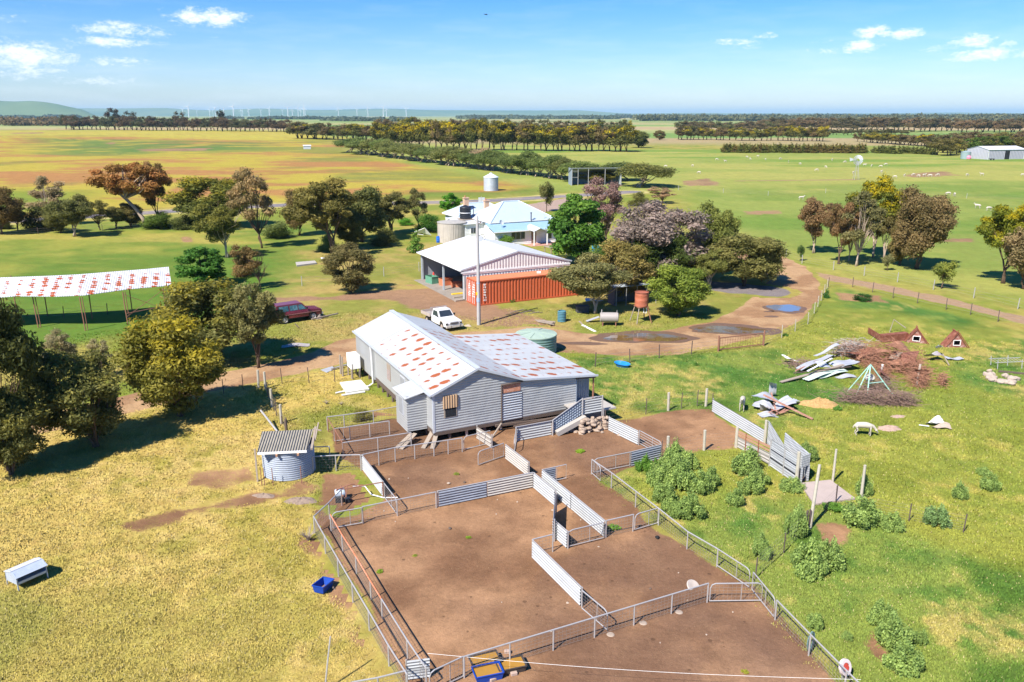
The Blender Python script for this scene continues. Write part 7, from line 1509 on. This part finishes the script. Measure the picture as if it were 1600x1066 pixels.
for k in range(26):
    px, py = 560+rg2.random()*640, 720+rg2.random()*330; b = G(px, py)
    if sdist(np.array([b.x]), np.array([b.y]), yard)[0] < .5: continue
    m = MB(); rock(m, (0,0,.02), .025+.03*rg2.random(), rg2); o = m.build('pebble', M_pale, loc=b); tag(o, 'small pale pebble scattered on the yard dirt', 'pebble', 'pebbles scattered over the sheep yard')
post('slim grey pipe stake with a blue cap in the left paddock', 507, 1080, 1003, .03, M_galv, (.25,.3), None, 'pipe_stake')
def bare(lab, px, py, h, seed, r=.02):
    rg = random.Random(seed); m = MB()
    for k in range(26): a = rg.uniform(0,6.28); l = h*rg.uniform(.5,1); m.tube([(0,0,0),(math.cos(a)*l*.3,math.sin(a)*l*.3,l*.5),(math.cos(a)*l*.6+rg.uniform(-.1,.1),math.sin(a)*l*.6,l*.85)], [r,r*.7,r*.3], 4, False)
    o = m.build('bare_bush', M_timber, loc=G(px, py)); tag(o, lab, 'bush')
bare('dry leafless bush at the top of the outer race fence', 482, 845, .75, 3); bare('dry twiggy plant in the grass left of the holding pens', 510, 632, .4, 4, .015); bare('second dry twiggy plant left of the holding pens', 533, 633, .3, 5, .012); bare('dry bush beside the woolshed porch step', 572, 652, .5, 6, .015)
# electric tape across the bottom
A_, B_ = G(668,1021,.9), G(1345,1062,.75); pts = [A_.lerp(B_, u)-Vector((0,0,.18*math.sin(math.pi*u))) for u in np.linspace(0,1,16)]; m = MB(); m.tube([p-A_ for p in pts], .006, 4); o = m.build('electric_wire', M_white, loc=A_); tag(o, 'thin white electric wire strung low across the front yard', 'wire')
# ================= power pole =================
pp = thing('power_pole', 'tall grey timber power pole standing between the white ute and the orange container', 'pole', G(748,508), 0); Mp = plain('grey_pole', (.44,.42,.41), .85, 0, .2, 2, (.25,.23,.22), .5, bumps=.2)
m = MB(); m.tube([(0,0,-.2),(0,0,5),(-.03,0,9.6),(-.03,0,9.95),(-.03,0,10.15)], [.17,.15,.115,.10,.02], 12); m.build('shaft', Mp, pp, smooth=40)
m = MB(); m.tube([(.17,.0,0),(.15,0,2.9)], .035, 6); m.build('conduit', M_galv, pp); m = MB(); m.lathe([(.162,0),(.168,.06),(.162,.12)], 12, (0,0,3.9)); m.lathe([(.175,0),(.18,.2),(.172,.4)], 12, (0,0,2.2)); m.build('band', plain('blue_grey_band', (.35,.45,.6), .5), pp)
m = MB(); m.box((-.13,-.12,3.0),(.2,.03,.28)); m.build('yellow_plate', plain('yellow_plate', (.85,.50,.02), .5), pp)
m = MB(); m.box((.28,-.02,8.05),(.28,.22,.5)); m.build('meter_box', M_trim, pp); m = MB(); m.tube([(.1,0,8.3),(.5,-.1,8.5),(.75,-.1,8.1),(.55,-.15,7.9)], .02, 5); m.tube([(.4,0,8.1),(.8,0,8.4)], .02, 5); m.build('cable_loop', M_black, pp)
m = MB(); m.beam((-.03,0,9.4),(.25,-.05,9.45),.05); m.lathe([(.001,0),(.05,0),(.06,.06),(.02,.12),(.001,.14)], 8, (.25,-.05,9.47)); m.build('insulator', plain('insulator_brown', (.2,.12,.09), .3), pp)
# windmill
wm = thing('windmill', 'small farm windmill with a round bladed head in the right-hand field', 'windmill', G(1337,281), 0)
for x, y in ((-.7,-.7),(.7,-.7),(.7,.7),(-.7,.7)):
    m = MB(); m.beam((x,y,0),(x*.12,y*.12,5.6),.08); m.build('leg', M_galv, wm)
m = MB(); [m.beam((-.7*k,-.7*k,z),(.7*k,-.7*k,z),.05) or m.beam((-.7*k,.7*k,z),(.7*k,.7*k,z),.05) for k, z in ((.78,1.4),(.56,2.8),(.34,4.2))]; m.build('brace', M_galv, wm)
m = MB()
for k in range(18):
    a = 2*math.pi*k/18; c, s = math.cos(a), math.sin(a); c2b, s2b = math.cos(a+.22), math.sin(a+.22); m.slab([(.5*c,-.25,5.8+.5*s),(1.5*c,-.25,5.8+1.5*s),(1.5*c2b,-.1,5.8+1.5*s2b),(.5*c2b,-.18,5.8+.5*s2b)], .02)
m.build('fan', M_trim, wm); m = MB(); m.slab([(-2.2,.3,5.4),(-1.3,.3,5.7),(-1.3,.3,6.2),(-2.4,.3,6.5)], .03); m.beam((0,0,5.8),(-1.4,.3,5.9),.05); m.build('tail', M_trim, wm)
# wind turbines along the horizon
Mwt = plain('turbine_white', (.66,.67,.70), .5)
tb = thing('wind_turbine', 'distant white wind turbine on the horizon', 'wind turbine', (0,0,0), 0, 'wind turbines along the horizon')
m = MB(); m.tube([(0,0,0),(0,0,78)], [3.2,2.0], 10); m.build('tower', Mwt, tb); m = MB(); m.bx(-2,2,-3,6,76.5,80.5); m.build('nacelle', Mwt, tb)
rot_ = m = MB(); m.lathe([(.001,-1.5),(1.5,-1),(1.8,1)], 10); hub = m.build('rotor', Mwt, tb); hub.location = (0,-4,78.5); hub.rotation_euler = (0,0,0)
for k in range(3):
    m = MB(); a = 2*math.pi*k/3+.4; c, s = math.cos(a), math.sin(a); m.prism([(0,0),(0,1)],'y',0,1) if False else m.slab([(1.9*-s,0,1.9*c),(38*c-.4*s,0,38*s+.4*c),(38*c+.4*s,0,38*s-.4*c),(1.9*s,0,-1.9*c)], 1.0); m.build('blade', Mwt, hub)
TB = [(286,184,16),(295,183,24),(308,182,13),(328,182,17),(333,181,14),(337,182,20),(350,181,20),(365,184,24),(377,182,14),(379,181,12),(389,182,16),(408,182,14),(421,183,19),(442,181,14),(450,184,22),(457,182,15),(466,183,20),(470,182,14),(475,184,21),(477,183,18),(529,183,18),(558,182,15),(575,183,19),(599,183,23),(604,182,16),(635,183,18)]
for k, (px, py, hp) in enumerate(TB):
    o = tb if k == 0 else copy_tree(tb)
    D = 116*1368/hp*.95; ax_ = (px-800)/math.hypot(F, 353); o.location = (ax_*D, D, 0); o.rotation_euler = (0,0,tr_rng.uniform(-.5,.5)); tilt = tr_rng.uniform(0,2.1)
    for ch in o.children: 
        if ch.name.startswith('rotor'): ch.rotation_euler = (0, tilt, 0)
# aeroplane/bird speck
bd_ = thing('bird', 'tiny dark bird high in the blue sky', 'bird', Vector((ray(760,23)[0], ray(760,23)[1], ray(760,23)[2]))*90+Vector((0,0,CAMH)), .4)
m = MB(); m.add([(0,0,0),(.35,.1,.08),(.75,.0,.0),(.35,-.08,.06),(-.35,.1,.08),(-.75,0,0),(-.35,-.08,.06),(0,.3,0),(0,-.25,0)], [(0,7,1),(1,2,3),(0,1,3,8),(0,4,7),(4,6,5),(0,8,6,4)]); m.build('wings', M_dark, bd_); m = MB(); m.tube([(0,-.3,0),(0,0,.02),(0,.28,.03)], [.02,.07,.02], 6); m.build('body', M_dark, bd_)
# ---- grass tufts standing in the near paddocks ----
def grass_mat():
    t = NT('grass_blades'); g = t.attr('tint'); df = t.n('ShaderNodeBsdfDiffuse'); t.put(df.inputs['Color'], g)
    cb = t.n('ShaderNodeCombineXYZ'); cb.inputs[2].default_value = 1; ge = t.n('ShaderNodeNewGeometry'); va = t.n('ShaderNodeVectorMath', operation='ADD')
    t.l(cb.outputs[0], va.inputs[0]); t.l(t.vmul(ge.outputs['Normal'], (.5, .5, .5)), va.inputs[1]); nm = t.n('ShaderNodeVectorMath', operation='NORMALIZE'); t.l(va.outputs[0], nm.inputs[0]); t.l(nm.outputs[0], df.inputs['Normal'])
    t.l(df.outputs[0], t.out.inputs[0]); return t.m
GB = grass_mat()
def grass(N=230000):
    rg = np.random.default_rng(77); D = 18*np.exp(rg.random(N)*math.log(80/18.)); a = rg.uniform(-38, 38, N)*math.pi/180
    x = D*np.sin(a); y = D*np.cos(a); keep = sdist(x, y, yard) < -.25+.8*rg.random(N)**4
    tr_ = [(*G(p, q).xy, w) for p, q, w in [(-200,700,1.8),(195,632,1.7),(345,596,2.0),(520,558,2.2),(560,540,2.4),(830,523,2.8),(960,540,3.0),(1100,525,3.0),(1205,488,3.6),(1240,438,3.6),(1190,402,3.0)]]
    keep &= pdist(x, y, tr_) < -.1
    O = NV*5.5+DV*8+G(678,692); dx = x-G(678,692).x; dy = y-G(678,692).y; lx = dx*NV.x+dy*NV.y; ly = dx*DV.x+dy*DV.y
    keep &= ~((lx > -.3) & (lx < 11.4) & (ly > -.3) & (ly < 16.3))
    c2 = G(725,470); dx = x-c2.x; dy = y-c2.y; lx = dx*NV.x+dy*NV.y; ly = dx*DV.x+dy*DV.y; keep &= ~((lx > -1.5) & (lx < 13) & (ly > -.3) & (ly < 13))
    for q in dirtpatches: keep &= (sdist(x, y, q)+(rg.random(N)-.5)*.8 < -.1)
    x, y, D = x[keep], y[keep], D[keep]; n = len(x); nb = 4
    hgt = (.025+.05*fbm(x, y, 1.6, 301)+.03*rg.random(n))*(1-.35*(D < 26)); tv = tint(x, y)
    V = np.zeros((n, nb, 3, 3)); colr = np.zeros((n, nb, 3, 3))
    for k in range(nb):
        t = rg.random(n)*6.28; lean = hgt*(.2+.7*rg.random(n)); w = .006+.008*rg.random(n)+D*.00028; bx_ = x+rg.normal(size=n)*.06; by_ = y+rg.normal(size=n)*.06; h = hgt*(.6+.7*rg.random(n))
        c, s = np.cos(t), np.sin(t)
        V[:, k, 0] = np.stack([bx_-s*w, by_+c*w, np.zeros(n)], 1); V[:, k, 1] = np.stack([bx_+s*w, by_-c*w, np.zeros(n)], 1); V[:, k, 2] = np.stack([bx_+c*lean, by_+s*lean, h], 1)
        cc = tv*(1.05+.42*rg.random(n))[:, None]; st = rg.random(n) < np.where(tv[:,0] > tv[:,1]*.98, .10, .04); cc[st] = C(224,206,146)*(.8+.3*rg.random(st.sum()))[:, None]
        colr[:, k] = cc[:, None, :]
    V = V.reshape(-1, 3); Fq = np.arange(len(V)).reshape(-1, 3)
    o = link('grass', fastmesh('grass', V, Fq, dict(tint=('FLOAT_COLOR', colr.reshape(-1, 3))), [GB])); o['kind'] = 'stuff'; o['label'] = 'rough green and straw coloured paddock grass'
grass()
# ---- sun, sky, clouds, air ----
SUN_EL, SUN_AZ = 48., 39.      # the light comes from behind and left of the viewer
sd = Vector((-math.sin(R_(SUN_AZ))*math.cos(R_(SUN_EL)), -math.cos(R_(SUN_AZ))*math.cos(R_(SUN_EL)), math.sin(R_(SUN_EL))))
L = bpy.data.lights.new('sun', 'SUN'); L.energy = 4.8; L.angle = R_(.55); L.color = (1, .94, .855)
so = bpy.data.objects.new('sun', L); COL.objects.link(so); so.rotation_euler = sd.to_track_quat('Z', 'Y').to_euler(); so.location = (-40, -40, 80)
W = SC.world; W.use_nodes = True; nt = W.node_tree; nt.nodes.clear()
class WT(NT):
    def __init__(s, tree): s.t = tree
w = WT(nt); out = w.n('ShaderNodeOutputWorld'); bg = w.n('ShaderNodeBackground'); bg.inputs[1].default_value = .08
sky = w.n('ShaderNodeTexSky'); sky.sky_type = 'NISHITA'; sky.sun_disc = False; sky.sun_elevation = R_(SUN_EL); sky.sun_rotation = math.atan2(sd.x, sd.y) % (2*math.pi)
sky.altitude = 100; sky.air_density = SKY_AIR; sky.dust_density = SKY_DUST; sky.ozone_density = SKY_OZ
inc = w.n('ShaderNodeNewGeometry').outputs['Incoming']; d = w.vmul(inc, (-1, -1, -1))
# clouds: (azimuth deg from +Y to the right, elevation deg, half width, half height)
def skyang(px, py):
    r = ray(px, py); return math.degrees(math.atan2(r[0], r[1])), math.degrees(math.atan2(r[2], math.hypot(r[0], r[1])))
CL = [(322,28,62,14,1),(190,48,58,12,.9),(180,66,55,8,.9),(30,86,75,20,1.),(25,110,80,14,.75),(188,97,55,9,.65),(160,127,60,9,.6),(110,98,30,9,.6),(418,40,30,6,.35),(345,56,22,7,.35),(15,30,30,8,.4),(70,10,20,5,.3),(1368,50,30,10,1),(1418,52,28,9,1),(1343,73,30,9,1),(1526,64,30,11,1),(1572,67,14,6,.7),(1540,84,42,9,1),(1465,77,28,6,.6),(1150,66,40,7,.8),(1196,56,20,7,.8),(1165,73,30,5,.6),(1280,80,40,5,.6),(1285,66,30,4,.4),(1510,92,26,5,.8),(1598,84,18,8,.8),(520,106,18,4,.2),(110,98,24,8,.3)]
X = w.xyz(d); az = w.math('MULTIPLY', w.math('ARCTAN2', X[0], X[1]), 57.2958); el = w.math('MULTIPLY', w.math('ARCSINE', X[2]), 57.2958)
cb = w.n('ShaderNodeCombineXYZ'); w.l(az, cb.inputs[0]); w.l(w.math('MULTIPLY', el, 2.2), cb.inputs[1]); P2 = cb.outputs[0]
nz = w.noise(P2, .8, 7, .65, .6); nf = w.noise(P2, 2.6, 5, .65); mask = None
for (px, py, rx, ry, amp) in CL:
    a, e = skyang(px, py); ax_ = rx/21.8; ey_ = ry/22.
    u = w.math('DIVIDE', w.math('SUBTRACT', az, a), ax_); v = w.math('DIVIDE', w.math('SUBTRACT', el, e), ey_)
    q = w.math('SQRT', w.math('ADD', w.math('MULTIPLY', u, u), w.math('MULTIPLY', v, v)))
    m = w.math('MULTIPLY', w.math('SUBTRACT', 1.35, q, clamp=True), amp); mask = m if mask is None else w.math('MAXIMUM', mask, m)
den = w.mr(w.math('ADD', w.math('MULTIPLY', mask, 1.05), w.math('MULTIPLY', w.math('SUBTRACT', w.math('ADD', w.math('MULTIPLY', nz, .65), w.math('MULTIPLY', nf, .35)), .5), 3.4)), .30, 1.45, 0, 1, True)
den = w.math('MULTIPLY', den, w.mr(mask, 0.02, .3, 0, 1))
thin = w.math('MULTIPLY', w.mr(w.noise(w.vmul(P2, (.5, 1.6, 1)), .35, 5, .6), .46, .8, 0, .26), w.mr(el, 0, 9, 1, .12))
den = w.math('MAXIMUM', den, thin)
sat = w.n('ShaderNodeHueSaturation'); w.put(sat.inputs['Color'], sky.outputs[0]); sat.inputs['Saturation'].default_value = 1.48; w.put(sat.inputs['Value'], w.mr(el, 0, 14, .96, 1.0)); sk2 = w.mix(1., sat.outputs[0], (.86,.88,1.10), 'MULTIPLY'); skc = w.mix(den, sk2, CLOUD_COL)
w.l(skc, bg.inputs[0]); w.l(bg.outputs[0], out.inputs[0])
hm = bpy.data.materials.new('air'); hm.use_nodes = True; hn = hm.node_tree; hn.nodes.clear(); ho = hn.nodes.new('ShaderNodeOutputMaterial'); hv = hn.nodes.new('ShaderNodeVolumePrincipled')
hv.inputs['Color'].default_value = (.50, .80, 1, 1); hv.inputs['Density'].default_value = HAZE; hv.inputs['Anisotropy'].default_value = .0; hn.links.new(hv.outputs[0], ho.inputs['Volume'])
if HAZE > 0:
    b = MB(); b.bx(-43000, 43000, -43000, 43000, -4, 250); o = b.build('haze', hm); o['kind'] = 'stuff'; o['label'] = 'thin haze over the plain'
# ---- camera ----
cam = bpy.data.cameras.new('camera'); cam.sensor_fit = 'HORIZONTAL'; cam.sensor_width = 36; cam.lens = F/1600*36; cam.clip_start = .5; cam.clip_end = 90000
co = bpy.data.objects.new('camera', cam); COL.objects.link(co); co.location = (0, 0, CAMH); co.rotation_euler = (math.pi/2-PITCH, 0, 0); SC.camera = co
SC.render.resolution_x = 1024; SC.render.resolution_y = 682
SC.view_settings.view_transform = 'Standard'; SC.view_settings.look = 'None'; SC.view_settings.gamma = 1; SC.view_settings.exposure = EXPO; SC.view_settings.use_curve_mapping = False
SC.render.engine = 'CYCLES'; SC.cycles.max_bounces = 8; SC.cycles.diffuse_bounces = 3; SC.cycles.glossy_bounces = 3; SC.cycles.transmission_bounces = 3; SC.cycles.volume_bounces = 0; SC.cycles.transparent_max_bounces = 8
for m in bpy.data.meshes:
    if m.users == 0: bpy.data.meshes.remove(m)
